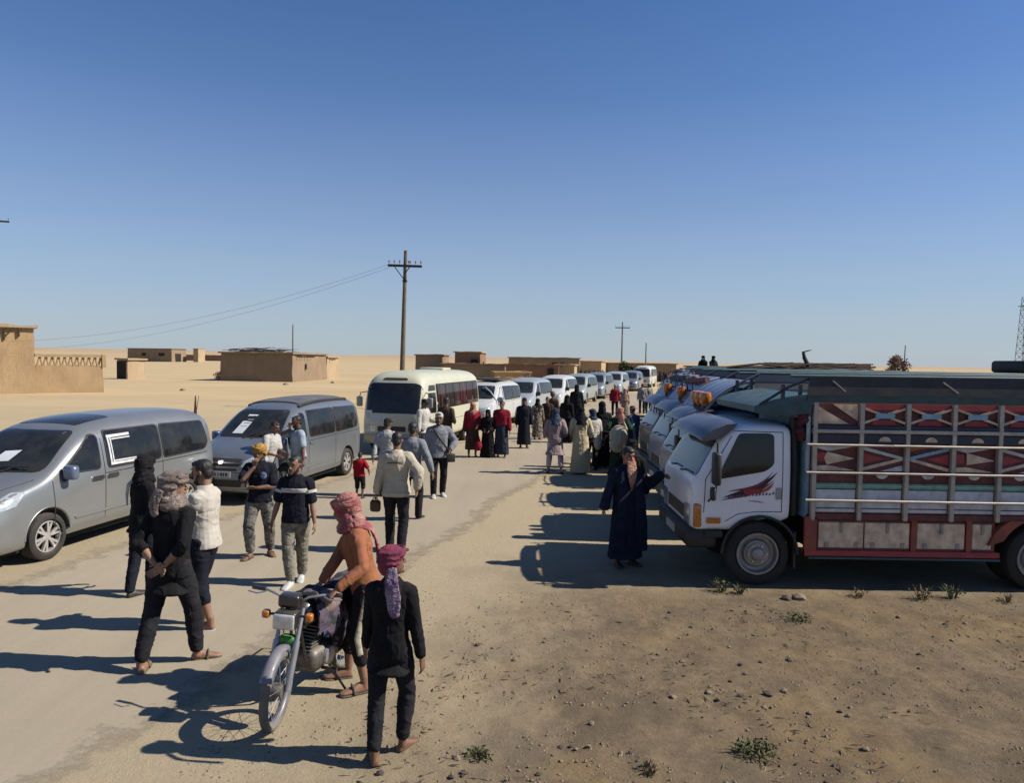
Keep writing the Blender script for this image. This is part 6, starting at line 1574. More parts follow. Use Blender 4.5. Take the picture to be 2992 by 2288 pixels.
def cast():
    # barefoot boy in black, nearest
    p = person(label='barefoot boy in black with plum headscarf, nearest, seen from behind', wl=(-.97, 5.31), wr=(-.79, 5.51), rz=172, h=1.57, q=2, skin=SKIN2, back=True, hyaw=-48, hpitch=-2, lean=4, lyaw=20, ryaw=-25, lh=(.25, -.14, .84), rh=(-.27, -.02, .80), seed=3, build=.90)
    p.build_body(); p.top(BLACK, .72, 'long', .014, .012, fold=.009); p.trousers(BLACK2, .13, .010, fold=.010, bag=.004)
    p.wrap(SHP, 'open', tail=([(-.03, .07, 1.60), (-.05, .135, 1.50), (-.07, .155, 1.38), (-.085, .16, 1.24)], [.05, .062, .068, .04]), tailm=SHV, cowl=False)
    # man in orange pushing the motorcycle
    p = person(label='man in rust orange shirt and rose headscarf bending over the motorcycle', wl=(-1.31, 6.48), wr=(-1.52, 6.78), rz=-72, h=1.77, q=2, back=True, lean=12, hpitch=18, hyaw=-4, lyaw=10, ryaw=-5, wlh=(-1.45, 6.15, 1.04), wrh=(-1.68, 6.45, .98), lp=(.35, .9, -.2), rp=(-.4, .9, -.2), seed=5, hipy=.10, sole=.012, lpn=(0, 0, -1), rpn=(0, 0, -1), lcurl=.8, rcurl=.8)
    p.build_body(); p.top(ORANGE, .88, 'long', .014, .015, fold=.011); p.trousers(BLACK2, .26, .010, fold=.009); p.sandals(SOLE)
    sb = MB(); h, k_, a = p.hip[1], p.knee[1], p.ank[1]
    pts = [h + Vector((.135, .0, -.01)), h.lerp(k_, .5) + Vector((.112, 0, 0)), k_ + Vector((.092, 0, 0)), k_.lerp(a, .35) + Vector((.09, 0, 0))]
    sb.tube(pts, [(.030, .012)] * 4, 8, upv=(1, 0, 0)); p.cloth_obj(sb, 'side_stripe', CREAMC, vox=.008, fold=.003, it=1)
    p.wrap(SHR, 'covered', tail=([p.T(.06, .05, 1.50), p.T(.03, .15, 1.42), p.T(.0, .175, 1.28), p.T(-.01, .17, 1.14)], [.06, .075, .07, .04]))
    # man with hands clasped behind his back
    p = person(label='tall man in black, hands clasped behind his back, grey headscarf', wl=(-3.45, 6.83), wr=(-3.05, 7.15), rz=168, h=1.86, q=2, back=True, hyaw=-55, hpitch=2, lean=3, lyaw=25, ryaw=-55, lh=(.03, .17, .98), rh=(-.05, .17, .96), lp=(.9, .35, 0), rp=(-.9, .35, 0), lhd=(-.8, .1, -.5), rhd=(.8, .1, -.5), lpn=(0, 1, 0), rpn=(0, 1, 0), seed=7, sole=.012, skin=SKIN, build=.94)
    p.build_body(); p.top(BLACK, .68, 'roll', .015, .022, fold=.010); p.trousers(BLACK2, .12, .012, fold=.010, bag=.006); p.sandals(mat('green_sandal', (.10, .11, .07), .7, 0, .3, 12, .3, 60, .25))
    p.wrap(SHG, 'open', tail=([(.05, .08, 1.62), (.09, .11, 1.50), (.06, .13, 1.40)], [.05, .055, .04]), vol=.006)
    # man in off-white shirt
    p = person(label='bearded man in off-white shirt with folded arms, facing left', wl=(-3.28, 7.93), wr=(-3.42, 8.10), rz=-100, h=1.84, q=2, lean=1, hpitch=8, hyaw=10, lh=(-.10, -.20, 1.16), rh=(.10, -.22, 1.20), lp=(.6, .1, -.7), rp=(-.6, .1, -.7), lhd=(-.9, -.1, .2), rhd=(.9, -.1, .1), seed=9, sole=.012, build=.93)
    p.build_body(); p.top(OFFW, .86, 'half', .015, .012, fold=.009); p.trousers(DBLUE, .30, .015, fold=.010, bag=.008); p.sandals(SNEAK); p.hair(vol=.004, beard=1)
    # man in black wrap and tracksuit
    p = person(label='man in black head wrap and black jacket with grey shoulder panel by the left van', wl=(-4.66, 8.98), wr=(-4.52, 9.22), rz=140, h=1.72, q=2, back=True, hyaw=20, lean=3, lyaw=12, ryaw=-10, lh=(.12, -.24, 1.0), rh=(-.10, -.26, .98), seed=11, build=.96)
    p.build_body(); p.top(BLACK, .80, 'long', .018, .015, fold=.010); p.trousers(DBLUE, .08, .012, fold=.010, bag=.004); p.shoes(BSHOE)
    mb = MB(); mb.tube([p.T(.10, .085, 1.47), p.T(.10, .145, 1.40), p.T(.10, .16, 1.28), p.T(.085, .155, 1.14)], [(.04, .012), (.05, .012), (.036, .012), (.016, .010)], 10, upv=(0, 1, 0)); p.cloth_obj(mb, 'shoulder_panel', LGREY, vox=.009, fold=.004, it=1)
    p.wrap(SHB, 'covered', vol=.006)
    # man in mustard turban
    p = person(label='man in mustard turban and camouflage trousers with hand to his mouth', wl=(-3.62, 11.0), wr=(-3.84, 10.78), rz=8, h=1.68, q=2, lean=0, hpitch=10, hyaw=-8, lyaw=30, ryaw=-25, rh=(-.05, -.17, 1.44), rp=(-.75, -.1, -.8), rhd=(.25, -.1, .95), rpn=(.2, .9, .2), rcurl=1.1, lh=(-.02, -.20, 1.12), lp=(.8, .1, -.6), lhd=(-.95, -.1, .1), seed=13, sole=.012, skin=SKIN2, build=.97)
    p.build_body(); p.top(NAVYT, .88, 'half', .026, .015, fold=.010); p.trousers(CAMO, .12, .016, fold=.012, bag=.010); p.sandals(SOLE); p.wrap(SHM, 'open', cowl=False, vol=.006); p.hair(beard=1)
    mb = MB(); mb.blob(p.T(.075, -.145, 1.30), (.055, .014, .06), 12, 8); p.cloth_obj(mb, 'shirt_print', cloth('blue_print', (.13, .19, .34), .5), vox=.008, fold=.003, it=1)
    # man in striped polo
    p = person(label='bearded man in navy polo with white chest stripe walking towards the viewer', wl=(-2.80, 9.80), wr=(-2.86, 9.48), rz=-4, h=1.69, q=2, lean=-1, hpitch=10, hyaw=-18, lyaw=12, ryaw=-6, lh=(.29, -.06, .82), rh=(-.31, -.10, .80), seed=15, belly=.02, build=.98, skin=SKIN)
    p.build_body(); p.top(NAVYT, .86, 'half', .022, .012, fold=.009); p.trousers(KHAKI, .09, .014, fold=.012, bag=.008); p.shoes(SNEAK); p.hair(beard=1)
    mb = MB(); w = p.wd
    p.torso_rings(mb, [(1.275, .165 * w + .028, .118 + .028, 0), (1.28, .165 * w + .031, .118 + .031, 0), (1.325, .171 * w + .031, .115 + .031, .002), (1.33, .171 * w + .028, .115 + .028, .002)], 28)
    for sd in (1, -1):
        e = p.elb[sd]; S = p.sh[sd]; mb.tube([S.lerp(e, .36), S.lerp(e, .37), S.lerp(e, .50), S.lerp(e, .51)], [.080, .092, .092, .080], 14)
    st = mb.build('chest_stripe', WHITEC, p.root, 50)
    # behind: at the second van
    p = person(label='man in light blue overshirt with hand at his face by the second van window', at=(-4.50, 15.5), rz=-55, h=1.74, hpitch=8, rh=(-.02, -.17, 1.50), rp=(-.8, 0, -.6), rhd=(.2, -.1, .9), seed=17, skin=SKIN2, lh=(.27, .02, .84))
    p.build_body(); p.top(BLACK2, .86, 'half', .018); p.top(LBLUE, .90, 'half', .030, .01, 'overshirt', False); p.trousers(DENIM); p.shoes(BSHOE); p.hair(beard=1)
    p = person(label='dark haired man in white leaning on the bonnet of the second van', at=(-5.02, 15.1), rz=70, h=1.68, lean=14, hpitch=14, lh=(.10, -.40, 1.06), rh=(-.18, -.36, 1.04), seed=18, skin=SKIN2, back=True)
    p.build_body(); p.top(WHITEC, .86, 'half', .022); p.trousers(DENIM); p.shoes(BSHOE); p.hair()
    # boy in red and the man holding his hand
    p = person(label='small boy in red shirt and dark shorts seen from behind', at=(-3.22, 15.6), rz=172, h=.98, back=True, rh=(-.34, -.10, .98), rp=(-.6, .5, -.4), lh=(.24, -.04, .82), seed=19, skin=SKIN2)
    p.build_body(); p.top(RED, .86, 'half', .03, .02); p.trousers(BLACK2, .40, .03, 'shorts'); p.shoes(BSHOE); p.hair()
    p = person(label='man in black cap and pale grey shirt holding the small boy by the hand', at=(-2.70, 15.95), rz=174, h=1.68, back=True, wlh=(-3.03, 15.72, .60), lp=(.9, .3, 0), hyaw=-20, seed=20, skin=SKIN2)
    p.build_body(); p.top(LGREY, .84, 'long', .026, .02); p.trousers(DENIM); p.shoes(BSHOE); p.hair(); p.cap(BLACK2, True)
    # man in beige jacket
    p = person(label='man in beige jacket walking away in the middle of the road', wl=(-1.88, 11.48), wr=(-1.67, 11.24), rz=176, h=1.84, q=2, back=True, hyaw=8, lh=(.32, -.03, .80), rh=(-.33, .10, .95), rp=(-.9, .6, -.2), lyaw=10, ryaw=-14, seed=21, build=1.0)
    p.build_body(); p.top(BEIGE, .83, 'long', .032, .015, 'jacket', True, .014); p.trousers(BLACK2, .07, .018, fold=.010); p.shoes(LEATH); p.hair()
    mb = MB(); mb.tube([p.T(-.10, .168, 1.325), p.T(0, .172, 1.33), p.T(.10, .168, 1.325)], [(.008, .010)] * 3, 6); mb.build('back_seam', BROWN, p.root)
    mb = MB(); p.torso_rings(mb, [(.86, .165 * p.wd + .046, .118 + .046, 0), (.865, .165 * p.wd + .051, .118 + .051, 0), (.89, .165 * p.wd + .051, .118 + .051, 0), (.895, .165 * p.wd + .046, .118 + .046, 0)], 28); mb.build('hem_band', BEIGE, p.root, 50)
    g = p.wr[1] + p.hdir[1] * .10; b = empty('satchel', (0, 0, 0), 0, 'brown leather pouch held by the man in the beige jacket', 'bag'); b.matrix_world = Matrix.Translation((p.root.matrix_basis @ Vector((g.x, g.y, g.z - .10)))); b.rotation_euler = (0, 0, R(170))
    MB().rbox(-.085, .085, -.05, .05, -.10, .09, .045, 3).build('pouch', LEATH, b, 50); MB().tube([(-.05, 0, .07), (-.03, 0, .12), (.03, 0, .12), (.05, 0, .07)], .009, 6).build('handle', LEATH, b, 50)
    p = person(label='man in grey-blue shirt walking just ahead of the beige jacket', at=(-1.84, 13.6), rz=168, h=1.80, back=True, rh=(-.40, .06, .90), rp=(-.8, .6, -.2), seed=22, skin=SKIN2, hyaw=10, lf=(.10, .12, 8), rf=(-.10, -.12, -8))
    p.build_body(); p.top(GREYB, .80, 'long', .028, .02); p.trousers(BLACK2); p.shoes(BSHOE); p.hair()
    # man with shoulder bag
    p = person(label='bearded man in white cap with black shoulder bag walking towards the viewer', wl=(-1.49, 16.03), wr=(-1.66, 15.81), rz=14, h=1.83, q=1, lh=(.22, -.16, 1.0), lp=(.9, .5, -.3), rh=(-.27, .03, .84), seed=23, skin=SKIN2, hyaw=-10)
    p.build_body(); p.top(GREYB, .84, 'long', .030, .02, fold=.011); p.trousers(BLACK2, .07, .016); p.shoes(SNEAK); p.hair(beard=1); p.cap(WHITEC, False)
    mb = MB(); mb.tube([p.T(-.14, .06, 1.47), p.T(-.12, -.10, 1.44), p.T(0, -.165, 1.25), p.T(.14, -.16, 1.05), p.T(.20, -.10, .92)], [(.020, .008)] * 5, 8, upv=(0, 1, 0))
    bg_ = empty('shoulder_bag', p.root.location, 14, 'black bag on the hip of the man in the white cap', 'bag'); bg_.scale = p.root.scale
    mb.build('strap', BSHOE, bg_, 50); MB().rbox(.15, .33, -.14, -.06, .74, .92, .02, 2).build('pouch', BSHOE, bg_, 50)
    # around the bus
    p = person(label='man in white shirt and dark cap at the bus cab door', at=(-2.62, 21.75), rz=60, h=1.80, seed=24, skin=SKIN2, hpitch=10, lh=(.25, -.28, 1.1)); p.build_body(); p.top(WHITEC, .80, 'long', .028, .02); p.trousers(DENIM); p.shoes(BSHOE); p.hair(); p.cap(BLACK2, True)
    p = person(label='man in dark brown shirt facing the side of the cream bus', at=(-1.98, 22.1), rz=160, h=1.84, seed=25, back=True, skin=SKIN2, lh=(.15, -.25, 1.1), rh=(-.18, -.22, 1.05)); p.build_body(); p.top(BROWN, .80, 'long', .026, .02); p.trousers(BLACK2); p.shoes(BSHOE); p.hair()
    p = person(label='woman in dark red dress with a rose scarf behind the bus', at=(-1.20, 22.65), rz=10, h=1.68, seed=26, skin=SKIN2, q=0, lh=(.12, -.2, 1.0)); p.build_body(); p.robe(BROWN, .24, width=.24); p.top(CRIM, .62, 'long', .045, .03, 'tunic'); p.veil(SHC, 1.30, True, wide=.17)
    p = person(label='short woman in a black cloak in the group by the bus', at=(-.72, 22.55), rz=-10, h=1.47, seed=27, skin=SKIN2, q=0, lh=(.1, -.2, 1.0), rh=(-.1, -.2, 1.0)); p.build_body(); p.robe(BLACK, .03, width=.30); p.veil(SHB, .95, True)
    p = person(label='woman in red top and denim skirt in the group by the bus', at=(-.30, 22.6), rz=-8, h=1.74, seed=28, skin=SKIN2, q=0); p.build_body(); p.robe(DENIM, .10, sleeve=None, width=.19, depth=.15); p.top(CRIM, 1.02, 'long', .040, .01); p.hair()
    bk = empty('cloth_bundle', (-1.0, 22.42, .38), 20, 'red cloth bag hanging beside the woman in dark red', 'bag'); mb = MB(); mb.blob((0, 0, 0), (.13, .09, .17)); mb.blob((0, 0, .14), (.07, .05, .08)); o = obj('pouch', remesh(mb, .02, 2), bk, CRIM); MB().tube([(-.04, 0, .18), (0, 0, .30), (.04, 0, .18)], .012, 6).build('handle', CRIM, bk)
    p = person(label='man in long dark blue robe standing alone in front of the open van door', at=(.43, 25.08), rz=6, h=1.72, seed=29, skin=SKIN2, q=1); p.build_body(); p.robe(DBLUE, .14, width=.25, fold=.012); p.sandals(SOLE); p.hair(beard=1); p.cap(BLACK2, False)
    p = person(label='person in patterned brown dress behind the man in the blue robe', at=(.98, 27.9), rz=20, h=1.55, seed=30, skin=SKIN2, q=0); p.build_body(); p.robe(camo('dress', ((.05, .035, .03), (.10, .07, .055), (.40, .34, .30), (.12, .07, .05)), 14), .12, width=.22); p.veil(SHB, 1.2, True)
    p = person(label='young person in olive trousers beside the patterned dress', at=(1.38, 28.4), rz=-15, h=1.6, seed=31, skin=SKIN2, q=0); p.build_body(); p.top(BROWN, .7, 'long', .03, .03); p.trousers(cloth('olive', (.10, .095, .04), .3)); p.hair()
    p = person(label='brown haired person with a white cap behind the mauve tunic', at=(1.66, 30.0), rz=160, h=1.72, seed=32, skin=SKIN2, q=0, back=True); p.build_body(); p.top(BROWN, .7, 'long', .03, .03); p.trousers(BLACK2); p.hair(mat('auburn_hair', (.11, .045, .02), .6, 0, .3, 30), vol=.03); p.cap(WHITEC, False)
    p = person(label='woman in black cloak standing beyond the sand-coloured robe', at=(2.02, 27.0), rz=150, h=1.74, seed=33, skin=SKIN2, q=0, back=True); p.build_body(); p.robe(BLACK, .05, width=.32); p.veil(SHB, .9, False)
    p = person(label='tall veiled woman in black against the greenish grey van', at=(2.90, 33.0), rz=170, h=1.94, seed=34, skin=SKIN2, q=0, back=True); p.build_body(); p.robe(BLACK, .05, width=.30); p.veil(SHB, .9, False)
    # centre pair
    p = person(label='person in mauve tunic, white trousers and slate headscarf seen from behind', wl=(1.0, 19.56), wr=(1.34, 19.42), rz=178, h=1.72, seed=35, back=True, q=1, lh=(.22, -.2, 1.0), rh=(-.24, -.18, 1.02)); p.build_body(); p.top(MAUVE, .52, 'long', .040, .060, 'tunic', True, .013); p.trousers(WHITEC, .22, .020); p.shoes(LEATH); p.veil(SHBL, 1.33, True, wide=.13)
    p = person(label='woman in long sand-coloured robe and black scarf seen from behind', at=(1.85, 19.53), rz=184, h=1.78, seed=36, back=True, q=1, lh=(.2, -.22, 1.05), rh=(-.2, -.22, 1.05), build=1.06); p.build_body(); p.robe(SANDC, .05, width=.27, depth=.2, fold=.013); p.veil(SHB, 1.30, True, wide=.14)
    p = person(label='person in dark jacket with white sleeve right of the sand-coloured robe', at=(2.24, 20.2), rz=200, h=1.68, seed=37, back=True, q=1, skin=SKIN2, lh=(.25, .0, .82)); p.build_body(); p.top(BROWN, .80, 'long', .03, .02); p.top(WHITEC, .95, 'half', .042, .0, 'waistcoat', False); p.trousers(BLACK2); p.shoes(BSHOE); p.wrap(SHBL, 'open')
    bk = empty('cloth_bundle', (2.36, 19.95, .78), 20, 'pale grey cloth bundle hanging at knee height right of the robe', 'bag'); mb = MB(); mb.blob((0, 0, 0), (.12, .10, .19)); mb.blob((.02, 0, .16), (.06, .05, .08)); o = obj('pouch', remesh(mb, .02, 2), bk, LGREY); MB().tube([(-.03, 0, .2), (0, 0, .33), (.04, 0, .2)], .012, 6).build('handle', LGREY, bk)
    p = person(label='tall person in black cloak between the robe and the cream bundle', at=(2.55, 20.7), rz=185, h=1.86, seed=38, back=True, q=1); p.build_body(); p.robe(BLACK, .05, width=.26); p.veil(SHB, .95, False)
    p = person(label='person in dark green with rose headscarf carrying a cream bundle on the back', at=(2.90, 19.75), rz=165, h=1.78, seed=39, back=True, q=1, lean=14, lh=(.22, -.15, 1.15), rh=(-.22, -.15, 1.15)); p.build_body(); p.robe(GREENC, .10, width=.27); p.wrap(SHC, 'covered', tail=([p.T(0, .10, 1.6), p.T(-.05, .16, 1.4), p.T(-.08, .18, 1.15)], [.07, .09, .06]))
    bn = empty('back_bundle', (2.84, 19.38, .86), 165, 'cream cloth bundle slung on a bent back by the trucks', 'bundle'); mb = MB(); mb.blob((0, 0, .2), (.26, .20, .28)); mb.blob((.05, 0, -.06), (.20, .16, .20)); p2 = obj('sack', remesh(mb, .02, 2), bn, CREAMC); MB().tube([(-.2, -.1, .35), (-.1, -.3, .52), (.05, -.3, .5)], [.03, .025, .02], 7).build('knot', CREAMC, bn, 50)
    p = person(label='man in brown brimmed hat and blue robe close to the truck fronts', at=(3.55, 21.4), rz=-140, h=1.72, seed=40, back=True, q=1, skin=SKIN2); p.build_body(); p.robe(cloth('blue_robe', (.075, .10, .18), .25), .08, width=.25)
    H = p.H; mb = MB(); mb.lathe([(.035, .15), (.045, .16), (.055, .09), (.09, .088), (.12, .07), (.125, .02)], 18, 'Z'); mb.v = [H @ v for v in mb.v]; mb.build('hat', cloth('brown_hat', (.20, .10, .055), .2), p.root, 40)
    mb = MB(); mb.tube([p.T(.17, .10, 1.42), p.T(.16, .17, 1.15), p.T(.15, .2, .8), p.T(.14, .2, .4)], [(.05, .012), (.07, .012), (.07, .012), (.05, .012)], 8, upv=(0, 1, 0)); p.cloth_obj(mb, 'shawl', LBLUE, fold=.008, it=1)
    # man by the near truck
    p = person(label='man in dark robe with rose scarf over his face standing at the near truck front', at=(1.70, 10.75), rz=22, h=1.74, seed=41, q=2, lh=(.50, -.16, 1.36), lp=(.2, .3, -.9), rh=(-.36, .03, .84), rp=(-.9, .5, 0), hpitch=10, lhd=(1, 0, -.3), build=1.06, back=False, lf=(.13, 0, 12), rf=(-.12, 0, -12))
    p.build_body(); p.robe(NAVY, .13, width=.27, depth=.20, fold=.015); p.shoes(LEATH); p.hair(vol=.006)
    H = p.H; mb = MB(); mb.blob(H @ Vector((0, -.030, -.045)), (.083, .095, .062), 14, 9, H.to_3x3()); mb.tube([H @ Vector((0, -.10, -.05)), p.T(0, -.15, 1.42), p.T(-.01, -.175, 1.30), p.T(-.02, -.18, 1.19)], [(.075, .03), (.085, .022), (.06, .016), (.015, .010)], 12, upv=(0, 1, 0)); p.cloth_obj(mb, 'face_scarf', SHC, vox=.0085, fold=.007, ff=(18, 18, 10))
    mb = MB()
    for sx in (1, -1): mb.tube([p.T(sx * .10, -.12, 1.42), p.T(sx * .13, -.16, 1.1), p.T(sx * .17, -.19, .65), p.T(sx * .19, -.2, .25)], [(.07, .012), (.09, .014), (.10, .014), (.10, .012)], 10, upv=(0, 1, 0))
    p.cloth_obj(mb, 'open_coat', NAVY, fold=.010, it=1)
    p = person(label='person in black coat standing behind the man at the near truck front', at=(2.02, 12.3), rz=170, h=1.68, seed=42, back=True, q=1, lh=(.3, -.2, 1.1)); p.build_body(); p.robe(BLACK, .10, width=.24); p.wrap(SHB, 'covered')
    # far figures
    p = person(label='man in red waistcoat near the far white van', at=(5.75, 41.0), rz=175, h=1.74, seed=43, back=True, q=0); p.build_body(); p.top(CRIM, .8, 'long', .03, .02); p.trousers(BLACK2); p.cap(LGREY, False)
    p = person(label='person in beige shawl beside the man in the red waistcoat', at=(6.15, 40.0), rz=180, h=1.55, seed=44, back=True, q=0); p.build_body(); p.robe(cloth('grey_beige', (.28, .25, .20), .2), .1, width=.3); p.veil(SHC, 1.0, True)
    for i, (x, y, rz, lab) in enumerate(((7.62, 43.0, 170, 'left one of two far men in white striped shirts'), (8.05, 43.3, 185, 'right one of two far men in white striped shirts'))):
        p = person(label=lab, at=(x, y), rz=rz, h=1.74, seed=45 + i, back=True, q=0); p.build_body(); p.top(camo('stripe', ((.45, .44, .43), (.50, .49, .48), (.22, .2, .22), (.55, .54, .52)), 10), .75, 'long', .03, .03); p.trousers(DENIM); p.hair()
    for i, (x, y, h, lab, m_) in enumerate(((10.55, 40.75, 3.02, 'left one of two dark figures sitting on the far truck', BLACK), (11.1, 40.75, 3.02, 'right one of two dark figures sitting on the far truck', BLACK2))):
        p = person(label=lab, at=(x, y, 2.12), rz=-30 + 50 * i, h=1.7, seed=50 + i, q=0, crouch=.42, lf=(.14, -.35, 5), rf=(-.14, -.33, -5), lh=(.15, -.35, .62), rh=(-.15, -.35, .62)); p.build_body(); p.top(m_, .45, 'long', .03, .02); p.trousers(BLACK2); p.wrap(SHB, 'open')
cast()
# a far crowd on the rise beyond the vans that reads as one dark mass
def far_crowd():
    rr = random.Random(77); mb = MB()
    for i in range(70):
        x = rr.uniform(10.5, 26); y = rr.uniform(112, 118); h = rr.uniform(1.45, 1.8); w = rr.uniform(.2, .27)
        mb.tube([(x, y, 0), (x, y, h * .5), (x, y, h * .80), (x, y, h * .86)], [(w, .18), (w * .95, .17), (w * .9, .15), (.06, .06)], 7); mb.blob((x, y, h * .93), (.10, .11, .13), 7, 5)
    o = mb.build('crowd', leaf_mat('crowd_clothes', (.012, .010, .012), (.13, .085, .08)), None, 50); tag(o, 'far crowd of people in dark clothes behind the parked vans', 'crowd', kind='stuff')
far_crowd()
# ------------------------------------------------------------ motorcycle (local: front = -y, wheels at y = -.62 and +.63)
def motorcycle():
    root = empty('motorcycle', (-1.77, 6.44, ground_z(-1.77, 6.44) + .004), -15.7, 'dusty motorcycle with green fork guard and a dark blanket over its seat', 'motorcycle')
    root.rotation_euler = (0, R(4), R(-15.7))
    GREY = mat('dusty_tyre', (0.16, 0.15, 0.135), .95, 0, .3, 9, .5, 60, .6); SIL = mat('fork_silver', (.36, .36, .39), .38, .6, .15, 8, 0, 60, .25); ENG = mat('engine_alloy', (.16, .15, .14), .5, .6, .5, 12, .5, 40, .5); BLK = mat('bike_black', (.012, .012, .016), .3, 0, .2, 6, 0, 60, .25, .5); FEND = mat('fender_blue_grey', (.17, .18, .23), .45, .1, .3, 6, 0, 60, .5, .2); GRN = mat('green_guard', (.07, .28, .05), .45, 0, .2, 8, 0, 60, .15)
    def wheel(parent, c, steer=0):
        r = .305; t = MB(); t.lathe([(x, q) for x, q in ((-.018, r * .83), (-.034, r * .87), (-.036, r * .93), (-.026, r * .985), (0, r), (.026, r * .985), (.036, r * .93), (.034, r * .87), (.018, r * .83))], 48, 'X', c, True); w = t.build('wheel', GREY, parent, 50)
        m = MB(); m.lathe([(-.022, r * .84), (.022, r * .84), (.020, r * .795), (.008, r * .775), (-.008, r * .775), (-.020, r * .795)], 48, 'X', c, True); m.build('rim', SIL, w, 40)
        h = MB(); h.lathe([(-.055, .022), (-.05, .055), (-.02, .062), (.02, .062), (.05, .055), (.055, .022)], 18, 'X', c); h.build('hub', ENG, w, 40)
        for i in range(28):
            a = 2 * math.pi * i / 28; s = 1 if i % 2 else -1; d = .35 * (1 if (i // 2) % 2 else -1)
            MB().tube([(c[0] + s * .035, c[1] + .05 * math.cos(a + d), c[2] + .05 * math.sin(a + d)), (c[0] + s * .006, c[1] + r * .79 * math.cos(a), c[2] + r * .79 * math.sin(a))], .0022, 4).build('spoke', SIL, w)
        return w
    wheel(root, (0, .63, .305))
    # steered front end
    f = empty('front_fork', (0, -.36, .88)); f.parent = root; f.rotation_euler = (0, 0, R(13))
    o = Vector((0, -.36, .88)); L = lambda x, y, z: (x, y + .36, z - .88)
    wheel(f, L(0, -.62, .305))
    for s in (1, -1):
        MB().tube([L(s * .085, -.345, .90), L(s * .085, -.47, .62)], [.019, .019], 10).build('fork_tube', SIL, f, 50); MB().tube([L(s * .085, -.455, .66), L(s * .082, -.60, .33), L(s * .080, -.615, .30)], [.028, .027, .022], 10).build('fork_slider', SIL, f, 50)
    MB().rbox(-.12, .12, .00, .06, -.16, -.12, .015).build('yoke', BLK, f, 40)
    rg = []
    for i in range(15):
        a = math.pi * (.30 + .46 * i / 14); y = -.62 + .345 * math.cos(math.pi - a + .35); z = .305 + .345 * math.sin(math.pi - a + .35); u = Vector((0, y + .62, z - .305)).normalized()
        rg.append([Vector(L(x, y, z)) + u * dz for x, dz in ((-.048, -.02), (-.044, .0), (-.025, .012), (0, .015), (.025, .012), (.044, .0), (.048, -.02), (.04, -.018), (.022, .002), (0, .005), (-.022, .002), (-.04, -.018))])
    MB().rings(rg).build('front_fender', FEND, f, 50)
    MB().rbox(-.075, .075, -.11, -.01, -.29, -.19, .03, 3).build('fork_guard', GRN, f, 60)
    hl = MB().rbox(-.095, .095, -.20, -.07, -.10, .045, .03, 3).build('headlight', BLK, f, 60); MB().rbox(-.088, .088, -.222, -.19, -.09, .035, .02, 3).build('lens', LAMP, hl, 60); MB().tube([(-.09, -.20, -.025), (0, -.20, -.095), (.09, -.20, -.025)], .006, 5).build('rim_trim', CHROME, hl, 50)
    MB().rbox(-.09, .09, -.13, .00, .055, .165, .03, 3).build('instrument_cowl', BLK, f, 60)
    for s in (1, -1):
        ind = MB().rbox(s * .18 - .032, s * .18 + .032, -.145, -.08, -.04, .028, .02, 3).build('indicator', AMBER, f, 60); MB().tube([(s * .08, -.08, -.01), (s * .15, -.10, -.01)], .011, 6).build('indicator_stem', BLK, ind)
        MB().tube([(s * .06, .01, .07), (s * .13, .0, .12), (s * .24, .06, .13), (s * .37, .10, .125)], .011, 8).build('handlebar', SIL, f, 50); MB().tube([(s * .26, .068, .13), (s * .385, .105, .125)], .018, 10).build('grip', BLK, f, 50); MB().tube([(s * .25, .03, .125), (s * .31, .0, .115), (s * .40, .045, .11)], .006, 6).build('lever', SIL, f, 50)
        MB().tube([(s * .10, -.02, .10), (s * .06, -.10, .02), (s * .05, -.03, -.2)], .005, 5).build('cable', BLK, f, 50)
    # tank, seat, panels
    mb = MB()
    mb.rings([[(w * math.cos(2 * math.pi * j / 14), y, (z0 + z1) / 2 + (z1 - z0) / 2 * math.sin(2 * math.pi * j / 14)) for j in range(14)] for (y, w, z0, z1) in ((-.31, .03, .76, .84), (-.29, .075, .71, .90), (-.17, .125, .68, .945), (.0, .13, .68, .93), (.11, .10, .69, .86), (.15, .04, .72, .80))])
    mb.build('fuel_tank', BLK, root, 80)
    MB().rbox(-.12, .12, .12, .78, .72, .81, .035, 3).build('seat', BLK, root, 60)
    # blanket thrown over tank and seat
    bl = MB(); rg = []
    for i in range(13):
        y = -.22 + 1.02 * i / 12; w = .155 + .03 * noise.noise((y * 4, 1, 0)); dr = .36 + .10 * noise.noise((y * 3, 5, 0)) + (.08 if .0 < y < .5 else 0); top = .965 if y < .08 else .90 - .02 * math.sin(y * 8)
        rg.append([(w + .02, y, top - dr), (w + .03, y, top - dr * .5), (w, y, top - .06), (w * .6, y, top), (0, y, top + .012), (-w * .6, y, top), (-w, y, top - .06), (-w - .03, y, top - dr * .5), (-w - .02, y, top - dr), (-w + .0, y, top - dr), (-w + .0, y, top - dr * .5), (-w + .03, y, top - .08), (-w * .5, y, top - .025), (0, y, top - .015), (w * .5, y, top - .025), (w - .03, y, top - .08), (w - .0, y, top - dr * .5), (w - .0, y, top - dr)])
    bl.rings(rg); me = remesh(bl, .014, 2)
    for v in me.vertices:
        n_ = noise.noise_vector(v.co * 9) * .012 + noise.noise_vector(v.co * 21) * .006; v.co += n_
    me.polygons.foreach_set('use_smooth', [True] * len(me.polygons))
    obj('blanket', me, root, camo('blanket', ((.030, .022, .034), (.012, .012, .016), (.13, .10, .14), (.05, .06, .06)), 3.2))
    fl = MB(); fl.blob((.12, -.03, .93), (.085, .14, .035)); fl.blob((.17, .02, .86), (.03, .16, .09)); obj('folded_cloth', remesh(fl, .015, 2), root, cloth('grey_rose', (.28, .21, .20), .2))
    # frame and engine
    fr = [((0, -.33, .86), (0, -.22, .42), (0, .0, .28), (0, .28, .30), (0, .34, .62)), ((0, -.33, .86), (0, .1, .72), (0, .34, .68), (0, .80, .74))]
